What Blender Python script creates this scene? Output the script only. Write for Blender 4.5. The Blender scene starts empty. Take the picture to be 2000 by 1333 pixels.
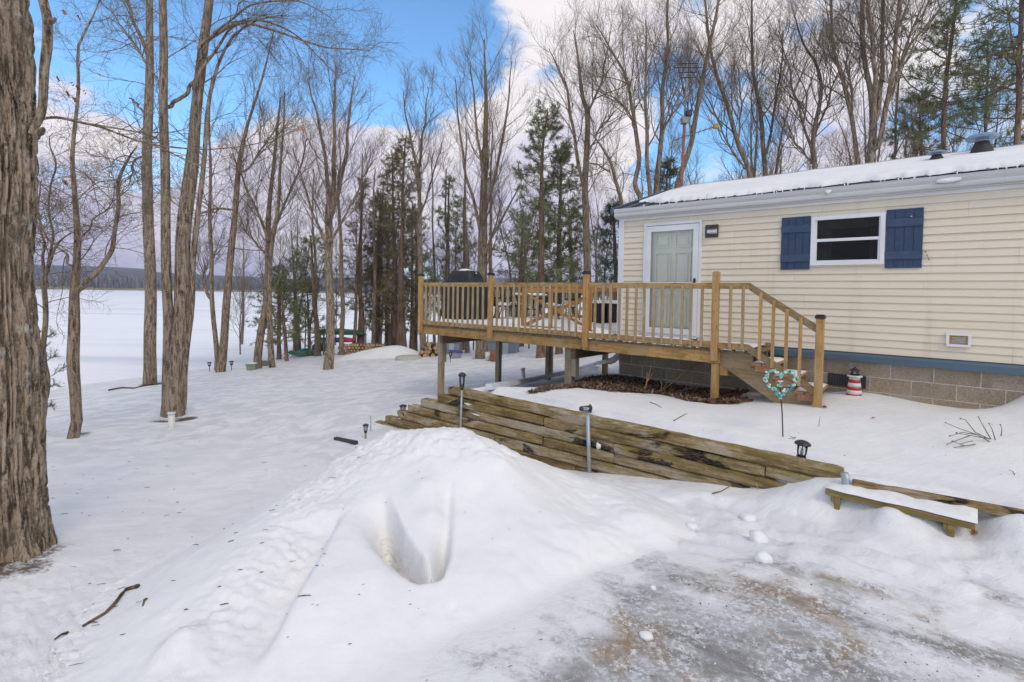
import bpy, bmesh, math, random
import numpy as np
from mathutils import Vector, Matrix

rnd = random.Random(7)
RG = np.random.default_rng(11)
scene = bpy.context.scene
COL = scene.collection

# ------------------------------------------------------------------ camera (eye at the origin, z = 0 is eye level)
PITCH, ROLL = math.radians(1.5), math.radians(1.0)
cam_data = bpy.data.cameras.new("camera")
cam_data.sensor_width = 36.0
cam_data.lens = 18.0
cam_data.shift_y = -0.034
cam_data.clip_start = 0.05
cam_data.clip_end = 5000.0
cam = bpy.data.objects.new("camera", cam_data)
CAMROT = Matrix.Rotation(math.pi / 2 - PITCH, 3, 'X') @ Matrix.Rotation(ROLL, 3, 'Z')
cam.matrix_world = CAMROT.to_4x4()
COL.objects.link(cam)
scene.camera = cam
CR = np.array(CAMROT)

# ------------------------------------------------------------------ sky, sun, exposure
SUN_EL, SUN_AZ = math.radians(44), math.radians(152)      # azimuth measured from +Y clockwise
world = bpy.data.worlds.new("World")
scene.world = world
world.use_nodes = True
def build_world():
    nt = world.node_tree; N = nt.nodes; L = nt.links
    N.clear()
    out = N.new("ShaderNodeOutputWorld"); bg = N.new("ShaderNodeBackground")
    bg.inputs[1].default_value = 0.12
    sky = N.new("ShaderNodeTexSky"); sky.sky_type = 'NISHITA'; sky.sun_disc = False
    sky.sun_elevation = SUN_EL; sky.sun_rotation = SUN_AZ
    sky.air_density = 1.0; sky.dust_density = 0.3; sky.ozone_density = 3.0
    tc = N.new("ShaderNodeTexCoord")
    def math_(op, a, b=None, c=None, clamp=False):
        m = N.new("ShaderNodeMath"); m.operation = op; m.use_clamp = clamp
        for i, v in enumerate((a, b, c)):
            if v is None: continue
            if isinstance(v, (int, float)): m.inputs[i].default_value = v
            else: L.new(v, m.inputs[i])
        return m.outputs[0]
    sep = N.new("ShaderNodeSeparateXYZ"); L.new(tc.outputs["Generated"], sep.inputs[0])
    mp = N.new("ShaderNodeMapping"); mp.inputs["Scale"].default_value = (1.0, 1.0, 1.9)
    mp.inputs["Location"].default_value = (3.1, 1.7, 0.4)
    L.new(tc.outputs["Generated"], mp.inputs[0])
    n1 = N.new("ShaderNodeTexNoise"); n1.inputs["Scale"].default_value = 2.6; n1.inputs["Detail"].default_value = 9
    n1.inputs["Roughness"].default_value = 0.56; L.new(mp.outputs[0], n1.inputs[0])
    n2 = N.new("ShaderNodeTexNoise"); n2.inputs["Scale"].default_value = 6.0; n2.inputs["Detail"].default_value = 8
    n2.inputs["Roughness"].default_value = 0.6; L.new(mp.outputs[0], n2.inputs[0])
    def blob(px, py, r, amp):
        d = CR @ np.array([(px - 1000) / 1000, (598.5 - py) / 1000, -1.0]); d /= np.linalg.norm(d)
        vm = N.new("ShaderNodeVectorMath"); vm.operation = 'DOT_PRODUCT'
        nz = N.new("ShaderNodeVectorMath"); nz.operation = 'NORMALIZE'; L.new(tc.outputs["Generated"], nz.inputs[0])
        L.new(nz.outputs[0], vm.inputs[0]); vm.inputs[1].default_value = d
        mr = N.new("ShaderNodeMapRange"); mr.interpolation_type = 'SMOOTHSTEP'
        mr.inputs[1].default_value = math.cos(math.radians(r)); mr.inputs[2].default_value = math.cos(math.radians(r * 0.35))
        mr.inputs[3].default_value = 0.0; mr.inputs[4].default_value = amp
        L.new(vm.outputs["Value"], mr.inputs[0]); return mr.outputs[0]
    blobs = [(930, 330, 12, .34), (700, 350, 11, .28), (1140, 290, 9, .30), (1180, 10, 9, .36), (980, -50, 6, .34), (1080, 110, 5, -.10),
             (330, 430, 16, .20), (100, 200, 7, .22), (800, 60, 12, -.50), (640, -40, 8, -.2), (740, 100, 9, -.2), (230, 150, 12, -.40), (480, 120, 10, -.26), (1240, 370, 6, -.22),
             (1480, 120, 9, .02), (1340, 250, 10, -.26), (1700, 200, 14, -.08), (1560, 40, 10, .12), (1880, 60, 9, -.1)]
    s = None
    for b in blobs:
        o = blob(*b); s = o if s is None else math_('ADD', s, o)
    low = N.new("ShaderNodeMapRange"); low.interpolation_type = 'SMOOTHSTEP'
    low.inputs[1].default_value = 0.30; low.inputs[2].default_value = 0.0; low.inputs[3].default_value = 0.0; low.inputs[4].default_value = 0.13
    L.new(sep.outputs[2], low.inputs[0])
    dens = math_('ADD', math_('MULTIPLY_ADD', n1.outputs[0], 1.7, -0.35), s); dens = math_('ADD', dens, low.outputs[0])
    dens = math_('ADD', dens, math_('MULTIPLY', math_('SUBTRACT', n2.outputs[0], 0.5), 0.95))
    mask = N.new("ShaderNodeMapRange"); mask.interpolation_type = 'SMOOTHSTEP'
    mask.inputs[1].default_value = 0.32; mask.inputs[2].default_value = 0.58
    L.new(dens, mask.inputs[0])
    # cloud tone: bright lilac white tops, greyer blue bellies
    tone = N.new("ShaderNodeMapRange"); tone.inputs[1].default_value = 0.02; tone.inputs[2].default_value = 0.36
    L.new(math_('ADD', sep.outputs[2], math_('MULTIPLY', math_('SUBTRACT', n2.outputs[0], 0.5), 1.15)), tone.inputs[0])
    cmix = N.new("ShaderNodeMix"); cmix.data_type = 'RGBA'
    cmix.inputs["A"].default_value = (4.9, 4.7, 6.3, 1); cmix.inputs["B"].default_value = (7.6, 7.3, 7.5, 1)
    L.new(tone.outputs[0], cmix.inputs["Factor"])
    mix = N.new("ShaderNodeMix"); mix.data_type = 'RGBA'
    gain = N.new("ShaderNodeMix"); gain.data_type = 'RGBA'; gain.blend_type = 'MULTIPLY'; gain.inputs["Factor"].default_value = 1.0
    gain.inputs["B"].default_value = (SKY_GAIN[0], SKY_GAIN[1], SKY_GAIN[2], 1)
    L.new(sky.outputs[0], gain.inputs["A"])
    L.new(mask.outputs[0], mix.inputs["Factor"]); L.new(gain.outputs["Result"], mix.inputs["A"]); L.new(cmix.outputs["Result"], mix.inputs["B"])
    L.new(mix.outputs["Result"], bg.inputs[0]); L.new(bg.outputs[0], out.inputs[0])
SKY_GAIN = (1.3, 1.75, 1.9)
build_world()
sun_d = bpy.data.lights.new("sun", 'SUN'); sun_d.energy = 1.15; sun_d.angle = math.radians(20); sun_d.color = (1.0, 0.86, 0.68)
sun = bpy.data.objects.new("sun", sun_d); COL.objects.link(sun)
_sd = Vector((math.sin(SUN_AZ) * math.cos(SUN_EL), math.cos(SUN_AZ) * math.cos(SUN_EL), math.sin(SUN_EL)))
sun.rotation_euler = _sd.to_track_quat('Z', 'Y').to_euler()
sun.location = (0, -5, 12)
vs = scene.view_settings
vs.view_transform = 'Standard'; vs.look = 'None'; vs.exposure = 0.10; vs.gamma = 1.0; vs.use_curve_mapping = False
scene.cycles.max_bounces = 6
scene.cycles.diffuse_bounces = 3
scene.cycles.transparent_max_bounces = 12

# ------------------------------------------------------------------ sight lines used to lay the place out
def ray(x, y):
    return CR @ np.array([(x - 1000) / 1000, (598.5 - y) / 1000, -1.0])
def onz(x, y, z):
    r = ray(x, y); return r * (z / r[2])
def aty(x, y, Y):
    r = ray(x, y); return r * (Y / r[1])
def proj(P):
    q = np.asarray(P) @ CR
    return 1000 + 1000 * q[..., 0] / -q[..., 2], 598.5 - 1000 * q[..., 1] / -q[..., 2]
YAW = math.atan2(-.645, .764)
T = np.array([math.cos(YAW), math.sin(YAW), 0]); W = np.array([-math.sin(YAW), math.cos(YAW), 0])
def onwall(x, y, d=0.0):
    r = ray(x, y); return r * ((8.67 + d) / (r @ W))
_o = onwall(1209, 552); HO = np.array([_o[0], _o[1], 0.0])          # front corner of the house
def sz(x, y, d=0.0):
    p = onwall(x, y, d); return (p - HO) @ T, p[2]
def hw(s, d, z):                                                       # house frame -> world
    return HO + T * s + W * d + np.array([0, 0, z])

# ------------------------------------------------------------------ noise
def _hash(ix, iy, iz):
    h = (ix.astype(np.int64) * 374761393 + iy.astype(np.int64) * 668265263 + iz.astype(np.int64) * 2147483647 // 7) & 0xffffffff
    h = ((h ^ (h >> 13)) * 1274126177) & 0xffffffff
    h = ((h ^ (h >> 16)) * 2246822519) & 0xffffffff
    return ((h ^ (h >> 15)) & 0xffffff) / float(0xffffff)
def vnoise(x, y, z=None):
    x = np.asarray(x, float); y = np.asarray(y, float)
    z = np.zeros_like(x) if z is None else np.asarray(z, float) + np.zeros_like(x)
    ix, iy, iz = np.floor(x), np.floor(y), np.floor(z)
    fx, fy, fz = x - ix, y - iy, z - iz
    fx, fy, fz = [f * f * f * (f * (f * 6 - 15) + 10) for f in (fx, fy, fz)]
    r = 0
    for a in (0, 1):
        for b in (0, 1):
            for c in (0, 1):
                w = (fx if a else 1 - fx) * (fy if b else 1 - fy) * (fz if c else 1 - fz)
                r = r + w * _hash(ix + a, iy + b, iz + c)
    return r * 2 - 1
def fbm(x, y, z=None, o=4, g=0.5):
    s = 0; a = 1.0; f = 1.0; t = 0
    for k in range(o):
        s = s + a * vnoise(np.asarray(x) * f + 17.3 * k, np.asarray(y) * f - 9.1 * k, None if z is None else np.asarray(z) * f + 4.7 * k)
        t += a; a *= g; f *= 2.03
    return s / t
def sstep(a, b, x):
    t = np.clip((x - a) / (b - a), 0, 1); return t * t * (3 - 2 * t)

# ------------------------------------------------------------------ mesh helpers
class MB:
    def __init__(s): s.v = []; s.f = []; s.n = 0
    def add(s, verts, faces):
        o = s.n; s.v.extend([tuple(p) for p in verts]); s.n += len(verts)
        s.f.extend([tuple(i + o for i in f) for f in faces]); return s
    def box(s, lo, hi, jit=0.0, rot=None, ctr=None, bev=0.0):
        x0, y0, z0 = lo; x1, y1, z1 = hi
        if bev > 0:
            return s.bbox(lo, hi, bev, rot, jit)
        P = [(x0, y0, z0), (x1, y0, z0), (x1, y1, z0), (x0, y1, z0), (x0, y0, z1), (x1, y0, z1), (x1, y1, z1), (x0, y1, z1)]
        if jit: P = [tuple(c + rnd.uniform(-jit, jit) for c in p) for p in P]
        if rot is not None:
            c = Vector(((x0 + x1) / 2, (y0 + y1) / 2, (z0 + z1) / 2)) if ctr is None else Vector(ctr)
            P = [tuple(rot @ (Vector(p) - c) + c) for p in P]
        return s.add(P, [(0, 3, 2, 1), (4, 5, 6, 7), (0, 1, 5, 4), (1, 2, 6, 5), (2, 3, 7, 6), (3, 0, 4, 7)])
    def bbox(s, lo, hi, b, rot=None, jit=0.0):
        # chamfered box: 24 verts
        bm = bmesh.new()
        bmesh.ops.create_cube(bm, size=1.0)
        for v in bm.verts:
            v.co = Vector([lo[i] + (v.co[i] + .5) * (hi[i] - lo[i]) + rnd.uniform(-jit, jit) for i in range(3)])
        bmesh.ops.bevel(bm, geom=bm.edges[:], offset=b, segments=1, affect='EDGES')
        c = Vector([(lo[i] + hi[i]) / 2 for i in range(3)])
        bm.verts.ensure_lookup_table()
        P = [tuple((rot @ (v.co - c) + c) if rot is not None else v.co) for v in bm.verts]
        F = [tuple(v.index for v in f.verts) for f in bm.faces]
        bm.free(); return s.add(P, F)
    def beam(s, p, q, w, h, up=(0, 0, 1), ext=0.0):
        p = Vector(p); q = Vector(q); d = (q - p).normalized(); p = p - d * ext; q = q + d * ext
        u = Vector(up); sx = d.cross(u).normalized(); uu = sx.cross(d).normalized()
        P = []
        for c in (p, q):
            for a, b in ((-1, -1), (1, -1), (1, 1), (-1, 1)): P.append(tuple(c + sx * a * w / 2 + uu * b * h / 2))
        return s.add(P, [(0, 1, 2, 3), (7, 6, 5, 4), (0, 4, 5, 1), (1, 5, 6, 2), (2, 6, 7, 3), (3, 7, 4, 0)])
    def tube(s, pts, rad, sides=8, cap=True):
        pts = [Vector(p) for p in pts]; n = len(pts)
        if not hasattr(rad, '__len__'): rad = [rad] * n
        prev = None; V = []
        for i, p in enumerate(pts):
            d = (pts[min(i + 1, n - 1)] - pts[max(i - 1, 0)])
            if d.length < 1e-9: d = Vector((0, 0, 1))
            d.normalize()
            if prev is None:
                prev = d.orthogonal().normalized()
            a = (prev - d * prev.dot(d)); a = a.normalized() if a.length > 1e-6 else d.orthogonal().normalized()
            prev = a; b = d.cross(a)
            for k in range(sides):
                t = 2 * math.pi * k / sides; V.append(tuple(p + (a * math.cos(t) + b * math.sin(t)) * rad[i]))
        F = []
        for i in range(n - 1):
            for k in range(sides):
                k2 = (k + 1) % sides; F.append((i * sides + k, i * sides + k2, (i + 1) * sides + k2, (i + 1) * sides + k))
        if cap:
            F.append(tuple(reversed(range(sides)))); F.append(tuple(range((n - 1) * sides, n * sides)))
        return s.add(V, F)
    def lathe(s, prof, c=(0, 0, 0), sides=16, sq=None):
        V = []; F = []; n = len(prof)
        for r, z in prof:
            for k in range(sides):
                t = 2 * math.pi * (k + .5) / sides
                V.append((c[0] + r * math.cos(t), c[1] + r * math.sin(t), c[2] + z))
        for i in range(n - 1):
            for k in range(sides):
                k2 = (k + 1) % sides; F.append((i * sides + k, i * sides + k2, (i + 1) * sides + k2, (i + 1) * sides + k))
        F.append(tuple(reversed(range(sides)))); F.append(tuple(range((n - 1) * sides, n * sides)))
        return s.add(V, F)
    def prism(s, poly, axis, a, b):
        # poly: 2D points; extruded along axis ('x','y','z') from a to b
        n = len(poly); V = []
        for t in (a, b):
            for p in poly:
                V.append({'x': (t, p[0], p[1]), 'y': (p[0], t, p[1]), 'z': (p[0], p[1], t)}[axis])
        F = [(i, (i + 1) % n, n + (i + 1) % n, n + i) for i in range(n)]
        F.append(tuple(reversed(range(n)))); F.append(tuple(range(n, 2 * n)))
        return s.add(V, F)
    def mesh(s, name, mat=None, smooth=False):
        me = bpy.data.meshes.new(name); me.from_pydata(s.v, [], s.f)
        bm = bmesh.new(); bm.from_mesh(me); bmesh.ops.recalc_face_normals(bm, faces=bm.faces); bm.to_mesh(me); bm.free()
        if mat is not None: me.materials.append(mat)
        if smooth: me.polygons.foreach_set("use_smooth", [True] * len(me.polygons))
        me.update(); return me
    def obj(s, name, mat=None, parent=None, smooth=False, loc=(0, 0, 0), rot=None):
        return link(name, s.mesh(name, mat, smooth), parent, loc, rot)
def link(name, data, parent=None, loc=(0, 0, 0), rot=None):
    o = bpy.data.objects.new(name, data); COL.objects.link(o)
    if parent is not None: o.parent = parent
    o.location = loc
    if rot is not None: o.rotation_euler = rot
    return o
def tag(o, label=None, cat=None, group=None, kind=None):
    if label: o["label"] = label
    if cat: o["category"] = cat
    if group: o["group"] = group
    if kind: o["kind"] = kind
    return o
def thing(name, label, cat, loc=(0, 0, 0), rz=0.0, group=None):
    o = bpy.data.objects.new(name, None); COL.objects.link(o)
    o.empty_display_size = 0.2; o.location = loc; o.rotation_euler = (0, 0, rz)
    return tag(o, label, cat, group)
def copy_tree(o, parent=None):
    c = o.copy(); COL.objects.link(c)
    if parent is not None: c.parent = parent
    for ch in list(o.children): copy_tree(ch, c)
    return c
def npmesh(name, V, F, mat=None, smooth=False):
    """V (n,3) float array, F (m,k) int array with constant k"""
    me = bpy.data.meshes.new(name); V = np.ascontiguousarray(V, np.float32); F = np.ascontiguousarray(F, np.int32)
    k = F.shape[1]
    me.vertices.add(len(V)); me.vertices.foreach_set("co", V.ravel())
    me.loops.add(F.size); me.loops.foreach_set("vertex_index", F.ravel())
    me.polygons.add(len(F)); me.polygons.foreach_set("loop_start", np.arange(0, F.size, k, dtype=np.int32))
    me.polygons.foreach_set("loop_total", np.full(len(F), k, np.int32))
    if smooth: me.polygons.foreach_set("use_smooth", np.ones(len(F), bool))
    if mat is not None: me.materials.append(mat)
    me.update(calc_edges=True); return me
def attr(me, name, vals):
    a = me.attributes.new(name, 'FLOAT', 'POINT'); a.data.foreach_set("value", np.ascontiguousarray(vals, np.float32))

# ------------------------------------------------------------------ materials
class NT:
    def __init__(s, name):
        s.m = bpy.data.materials.new(name); s.m.use_nodes = True; s.nt = s.m.node_tree; s.N = s.nt.nodes; s.L = s.nt.links
        s.b = s.N["Principled BSDF"]
    def node(s, t, **kw):
        n = s.N.new(t)
        for k, v in kw.items(): setattr(n, k, v)
        return n
    def lk(s, a, b): s.L.new(a, b)
    def coord(s, scale=(1, 1, 1), which="Object", loc=None, perobj=True):
        tc = s.node("ShaderNodeTexCoord"); mp = s.node("ShaderNodeMapping"); mp.inputs["Scale"].default_value = scale
        src = tc.outputs[which]
        if perobj:
            oi = s.node("ShaderNodeObjectInfo"); vm = s.node("ShaderNodeVectorMath", operation='SCALE')
            cb = s.node("ShaderNodeCombineXYZ")
            for i in range(3): s.lk(oi.outputs["Random"], cb.inputs[i])
            s.lk(cb.outputs[0], vm.inputs[0]); vm.inputs["Scale"].default_value = 37.0
            ad = s.node("ShaderNodeVectorMath", operation='ADD'); s.lk(src, ad.inputs[0]); s.lk(vm.outputs[0], ad.inputs[1]); src = ad.outputs[0]
        s.lk(src, mp.inputs[0]); return mp.outputs[0]
    def noise(s, vec, scale=5, detail=5, rough=.55, dist=0.0):
        n = s.node("ShaderNodeTexNoise"); n.inputs["Scale"].default_value = scale; n.inputs["Detail"].default_value = detail
        n.inputs["Roughness"].default_value = rough; n.inputs["Distortion"].default_value = dist
        s.lk(vec, n.inputs[0]); return n.outputs[0]
    def rng(s, v, a, b, c=0.0, d=1.0, smooth=True):
        m = s.node("ShaderNodeMapRange"); m.interpolation_type = 'SMOOTHSTEP' if smooth else 'LINEAR'
        m.inputs[1].default_value = a; m.inputs[2].default_value = b; m.inputs[3].default_value = c; m.inputs[4].default_value = d
        s.lk(v, m.inputs[0]); return m.outputs[0]
    def mix(s, f, a, b, blend='MIX'):
        m = s.node("ShaderNodeMix", data_type='RGBA', blend_type=blend)
        for v, nm in ((f, "Factor"), (a, "A"), (b, "B")):
            if isinstance(v, (int, float)): m.inputs[nm].default_value = v
            elif isinstance(v, (tuple, list)): m.inputs[nm].default_value = (*v[:3], 1)
            else: s.lk(v, m.inputs[nm])
        return m.outputs["Result"]
    def mth(s, op, a, b=0.0, clamp=False):
        m = s.node("ShaderNodeMath", operation=op, use_clamp=clamp)
        for i, v in enumerate((a, b)):
            if isinstance(v, (int, float)): m.inputs[i].default_value = v
            else: s.lk(v, m.inputs[i])
        return m.outputs[0]
    def attr(s, name):
        a = s.node("ShaderNodeAttribute"); a.attribute_name = name; return a.outputs["Fac"]
    def bump(s, h, strength=.3, dist=.02):
        b = s.node("ShaderNodeBump"); b.inputs["Strength"].default_value = strength; b.inputs["Distance"].default_value = dist
        s.lk(h, b.inputs["Height"]); s.lk(b.outputs[0], s.b.inputs["Normal"])
    def col(s, c):
        if isinstance(c, (tuple, list)): s.b.inputs["Base Color"].default_value = (*c[:3], 1)
        else: s.lk(c, s.b.inputs["Base Color"])
    def set(s, **kw):
        for k, v in kw.items():
            k = k.replace("_", " ").title() if k not in ("IOR",) else k
            if k in s.b.inputs: s.b.inputs[k].default_value = v
        return s

def m_plain(name, c, rough=.6, var=.12, scale=6.0, spec=.4, bump=0.0, metal=0.0, stretch=(1, 1, 1)):
    t = NT(name); v = t.coord(stretch); n = t.noise(v, scale, 6)
    dark = tuple(x * (1 - var) for x in c); lite = tuple(min(1, x * (1 + var)) for x in c)
    t.col(t.mix(t.rng(n, .3, .7), dark, lite))
    t.b.inputs["Roughness"].default_value = rough; t.b.inputs["Specular IOR Level"].default_value = spec; t.b.inputs["Metallic"].default_value = metal
    if bump: t.bump(n, bump, .01)
    return t.m
def m_wood(name, c0, c1, axis=0, moss=None, mossamt=.5, rough=.75, knots=True, grey=None, greyamt=.5, fine=1.0, bump=.35):
    """weathered lumber: grain runs along local axis"""
    t = NT(name); sc = [18 * fine, 18 * fine, 18 * fine]; sc[axis] = 1.1 * fine
    v = t.coord(tuple(sc)); g = t.noise(v, 2.2, 7, .6, .6); v2 = t.coord((1, 1, 1)); blot = t.noise(v2, 2.4, 5)
    oi = t.node("ShaderNodeObjectInfo")
    c = t.mix(t.rng(g, .32, .7), c0, c1)
    c = t.mix(t.rng(oi.outputs["Random"], 0, 1, 0.0, .35, False), c, tuple(x * .72 for x in c0))
    if grey is not None: c = t.mix(t.mth('MULTIPLY', t.rng(blot, .45, .65), greyamt), c, grey)
    if knots:
        kv = t.coord(tuple(1.6 if i == axis else 6 for i in range(3))); vo = t.node("ShaderNodeTexVoronoi"); vo.inputs["Scale"].default_value = 2.2; t.lk(kv, vo.inputs[0])
        c = t.mix(t.rng(vo.outputs["Distance"], .12, .03), c, tuple(x * .4 for x in c0))
    if moss is not None:
        mn = t.noise(v2, 7.0, 6, .65); c = t.mix(t.mth('MULTIPLY', t.rng(mn, .5, .66), mossamt), c, moss)
    t.col(c); t.b.inputs["Roughness"].default_value = rough; t.b.inputs["Specular IOR Level"].default_value = .25
    t.bump(g, bump, .006); return t.m
def m_glass(name, tint=(1, 1, 1), refl=.10, rough=.03):
    t = NT(name); out = t.N["Material Output"]
    tr = t.node("ShaderNodeBsdfTransparent"); tr.inputs[0].default_value = (*tint, 1)
    gl = t.node("ShaderNodeBsdfGlossy"); gl.inputs["Roughness"].default_value = rough
    fr = t.node("ShaderNodeFresnel"); fr.inputs[0].default_value = 1.45
    mx = t.node("ShaderNodeMixShader"); t.lk(t.mth('MULTIPLY', fr.outputs[0], refl * 10), mx.inputs[0]); t.lk(tr.outputs[0], mx.inputs[1]); t.lk(gl.outputs[0], mx.inputs[2])
    t.lk(mx.outputs[0], out.inputs[0]); return t.m
def m_snow(name, yard=True):
    t = NT(name)
    p = t.coord((1, 1, 1), "Object", perobj=False)
    n_f = t.noise(p, 60, 4, .7); n_m = t.noise(p, 9, 6, .6); n_l = t.noise(p, 1.3, 5)
    snow = t.mix(t.rng(n_l, .3, .7), (.78, .77, .75), (.85, .835, .80))
    snow = t.mix(t.mth('MULTIPLY', t.rng(n_m, .35, .7), .25), snow, (.72, .715, .71))
    rt = t.node("ShaderNodeVectorRotate", rotation_type='Z_AXIS'); rt.inputs["Angle"].default_value = -.35; t.lk(p, rt.inputs[0])
    ms_ = t.node("ShaderNodeMapping"); ms_.inputs["Scale"].default_value = (2.2, 13, 6); t.lk(rt.outputs[0], ms_.inputs[0]); n_s = t.noise(ms_.outputs[0], 1.0, 7, .68, .4)
    if yard:
        snow = t.mix(t.rng(n_s, .50, .72, 0, .30), snow, (.57, .575, .585))
        # thin refrozen crust with grey water-soaked patches
        crust = t.attr("crust"); cn = t.noise(p, 2.2, 7, .62, .8)
        snow = t.mix(t.mth('MULTIPLY', crust, t.rng(cn, .38, .62)), snow, (.60, .60, .605))
        # driveway ice with road grit
        ice = t.attr("ice")
        i1 = t.noise(p, 1.1, 8, .66, .9)
        i2 = t.noise(p, 34, 6, .8); i4 = t.noise(p, 5.5, 7, .7, .6)
        rot = t.node("ShaderNodeVectorRotate", rotation_type='Z_AXIS'); rot.inputs["Angle"].default_value = .62; t.lk(p, rot.inputs[0])
        mp2 = t.node("ShaderNodeMapping"); mp2.inputs["Scale"].default_value = (.6, 2.0, 1); t.lk(rot.outputs[0], mp2.inputs[0])
        i3 = t.noise(mp2.outputs[0], 1.6, 8, .62, .7)
        icec = t.mix(t.rng(i3, .36, .64), (.50, .495, .485), (.215, .205, .19))
        icec = t.mix(t.rng(i1, .50, .62, 0, .9), icec, (.30, .205, .105))
        icec = t.mix(t.rng(i4, .50, .36, 0, .55), icec, (.20, .19, .175))
        icec = t.mix(t.mth('MULTIPLY', t.rng(i2, .46, .60), t.rng(i4, .38, .58)), icec, (.72, .72, .72))
        icec = t.mix(t.rng(i2, .42, .30, 0, .5), icec, (.14, .12, .10))
        im = t.mth('ADD', ice, t.mth('MULTIPLY', t.mth('SUBTRACT', t.mth('ADD', t.mth('MULTIPLY', i4, .45), t.mth('MULTIPLY', i3, .55)), .5), 2.2))
        imask = t.rng(im, .36, .84)
        snow = t.mix(imask, snow, icec)
        dirt = t.attr("dirt"); dn = t.noise(p, 24, 6, .7)
        dcol = t.mix(t.rng(dn, .35, .65), (.035, .025, .018), (.16, .115, .075))
        dm = t.rng(t.mth('ADD', dirt, t.mth('MULTIPLY', t.mth('SUBTRACT', dn, .5), .6)), .4, .6)
        snow = t.mix(dm, snow, dcol)
        rough = t.mix(imask, (.62, .62, .62), (.34, .34, .34)); t.lk(rough, t.b.inputs["Roughness"])
    else:
        t.b.inputs["Roughness"].default_value = .62
        gr = t.attr("grit"); snow = t.mix(t.mth('MULTIPLY', gr, t.rng(t.noise(t.coord((5, 5, 16), perobj=False), 3, 6, .7), .46, .62)), snow, (.40, .39, .37))  # dirt streaks, with shade of the hollow painted into the colour
    t.col(snow)
    t.b.inputs["Specular IOR Level"].default_value = .3
    h = t.mth('ADD', t.mth('MULTIPLY', n_f, .5), t.mth('ADD', n_m, t.mth('MULTIPLY', n_s, .8 if yard else .0)))
    t.bump(h, .60 if yard else .34, .015)
    return t.m
def m_bark(name, c0, c1, lichen=None, la=.4, vert=.22, scale=9, bump=.8):
    t = NT(name); g = t.noise(t.coord((1, 1, vert * .6)), scale, 5, .6, .8); f = t.noise(t.coord((1, 1, .55)), scale * 2.6, 5, .7, .3)
    x = t.noise(t.coord((.7, .7, 1.6)), scale * .9, 4, .6, .5)
    p = t.coord((1, 1, .7)); l = t.noise(p, 9, 7, .7); big = t.noise(p, 1.6, 4)
    h = t.mth('ADD', t.mth('MULTIPLY', g, .62), t.mth('ADD', t.mth('MULTIPLY', f, .26), t.mth('MULTIPLY', x, .12)))
    c = t.mix(t.rng(h, .40, .58), c0, c1); c = t.mix(t.rng(f, .55, .72, 0, .45), c, tuple(min(1, v * 1.3) for v in c1))
    c = t.mix(t.rng(big, .38, .64, 0, .35), c, tuple(v * .55 for v in c1))
    if lichen: c = t.mix(t.mth('MULTIPLY', t.rng(l, .55, .66), la), c, lichen)
    t.col(c); t.b.inputs["Roughness"].default_value = .9; t.b.inputs["Specular IOR Level"].default_value = .15
    t.bump(h, bump, .03); return t.m
M = {}
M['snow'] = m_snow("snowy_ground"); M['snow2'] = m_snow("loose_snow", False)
M['bark_oak'] = m_bark("oak_bark", (.042, .029, .019), (.42, .325, .23), (.50, .50, .41), .6, .26, 30, 1.0)
M['bark'] = m_bark("grey_bark", (.050, .035, .024), (.37, .285, .205), (.38, .36, .28), .45, .22, 24, 1.0)
M['bark_b'] = m_bark("brown_bark", (.052, .036, .024), (.345, .26, .18), (.36, .33, .24), .45, .22, 24, 1.0)
M['bark_far'] = m_bark("far_bark", (.08, .056, .036), (.33, .255, .18), (.36, .34, .27), .4, .25, 16, .8)
M['bark_pine'] = m_bark("pine_bark", (.085, .055, .04), (.27, .175, .125), None, 0)
M['twig'] = m_plain("twig_bark", (.175, .135, .10), .9, .25, 3, .1)
M['twig_b'] = m_plain("brown_twig", (.205, .155, .11), .9, .25, 3, .1)
M['needle'] = m_plain("pine_needles", (.19, .21, .10), .7, .45, 1.3, .2)
M['needle_c'] = m_plain("cedar_sprays", (.185, .152, .068), .7, .45, 1.3, .2)
M['needle_b'] = m_plain("spruce_needles", (.10, .14, .09), .7, .4, 1.3, .2)
M['leaf'] = m_plain("dry_oak_leaf", (.30, .12, .045), .8, .45, 2, .2)
M['leaf2'] = m_plain("leaf_litter_leaf", (.20, .12, .07), .85, .6, 9, .2)
M['siding'] = m_plain("cream_vinyl", (.74, .665, .53), .45, .05, 2.0, .35, .05, stretch=(.25, 1, 1))
_s = NT("cream_vinyl_siding"); _v = _s.coord((.3, 1, 6)); _n = _s.noise(_v, 1.6, 6, .6); _st = _s.noise(_s.coord((5, 1, .35), perobj=False), 1.0, 6, .65)
_c = _s.mix(_s.rng(_n, .3, .7), (.75, .645, .485), (.80, .70, .545)); _c = _s.mix(_s.rng(_st, .52, .74, 0, .34), _c, (.52, .45, .33)); _oi = _s.node("ShaderNodeObjectInfo"); _c = _s.mix(_s.rng(_oi.outputs["Random"], 0, 1, 0, .10, False), _c, (.62, .54, .41))
_s.col(_c); _s.b.inputs["Roughness"].default_value = .5; _s.b.inputs["Specular IOR Level"].default_value = .3; _s.bump(_s.noise(_s.coord((1.2, 1, 3)), 2.0, 3), .12, .01); M['siding'] = _s.m
M['siding_core'] = m_plain("cream_wall", (.50, .45, .35), .6, .05)
M['white'] = m_plain("white_trim", (.74, .74, .74), .4, .05, 3, .4)
M['gutter'] = m_plain("weathered_gutter", (.58, .575, .55), .45, .10, 2, .4, stretch=(.3, 2, 2))
M['bluetrim'] = m_plain("slate_blue_trim", (.085, .13, .165), .5, .12, 3, .4, stretch=(.2, 1, 1))
M['shutter'] = m_plain("navy_shutter", (.036, .060, .112), .55, .12, 14, .35)
M['shutter2'] = m_plain("navy_batten", (.047, .074, .133), .55, .12, 14, .35)
M['doorpale'] = m_plain("sage_door", (.86, .83, .68), .5, .03, 2)
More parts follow.
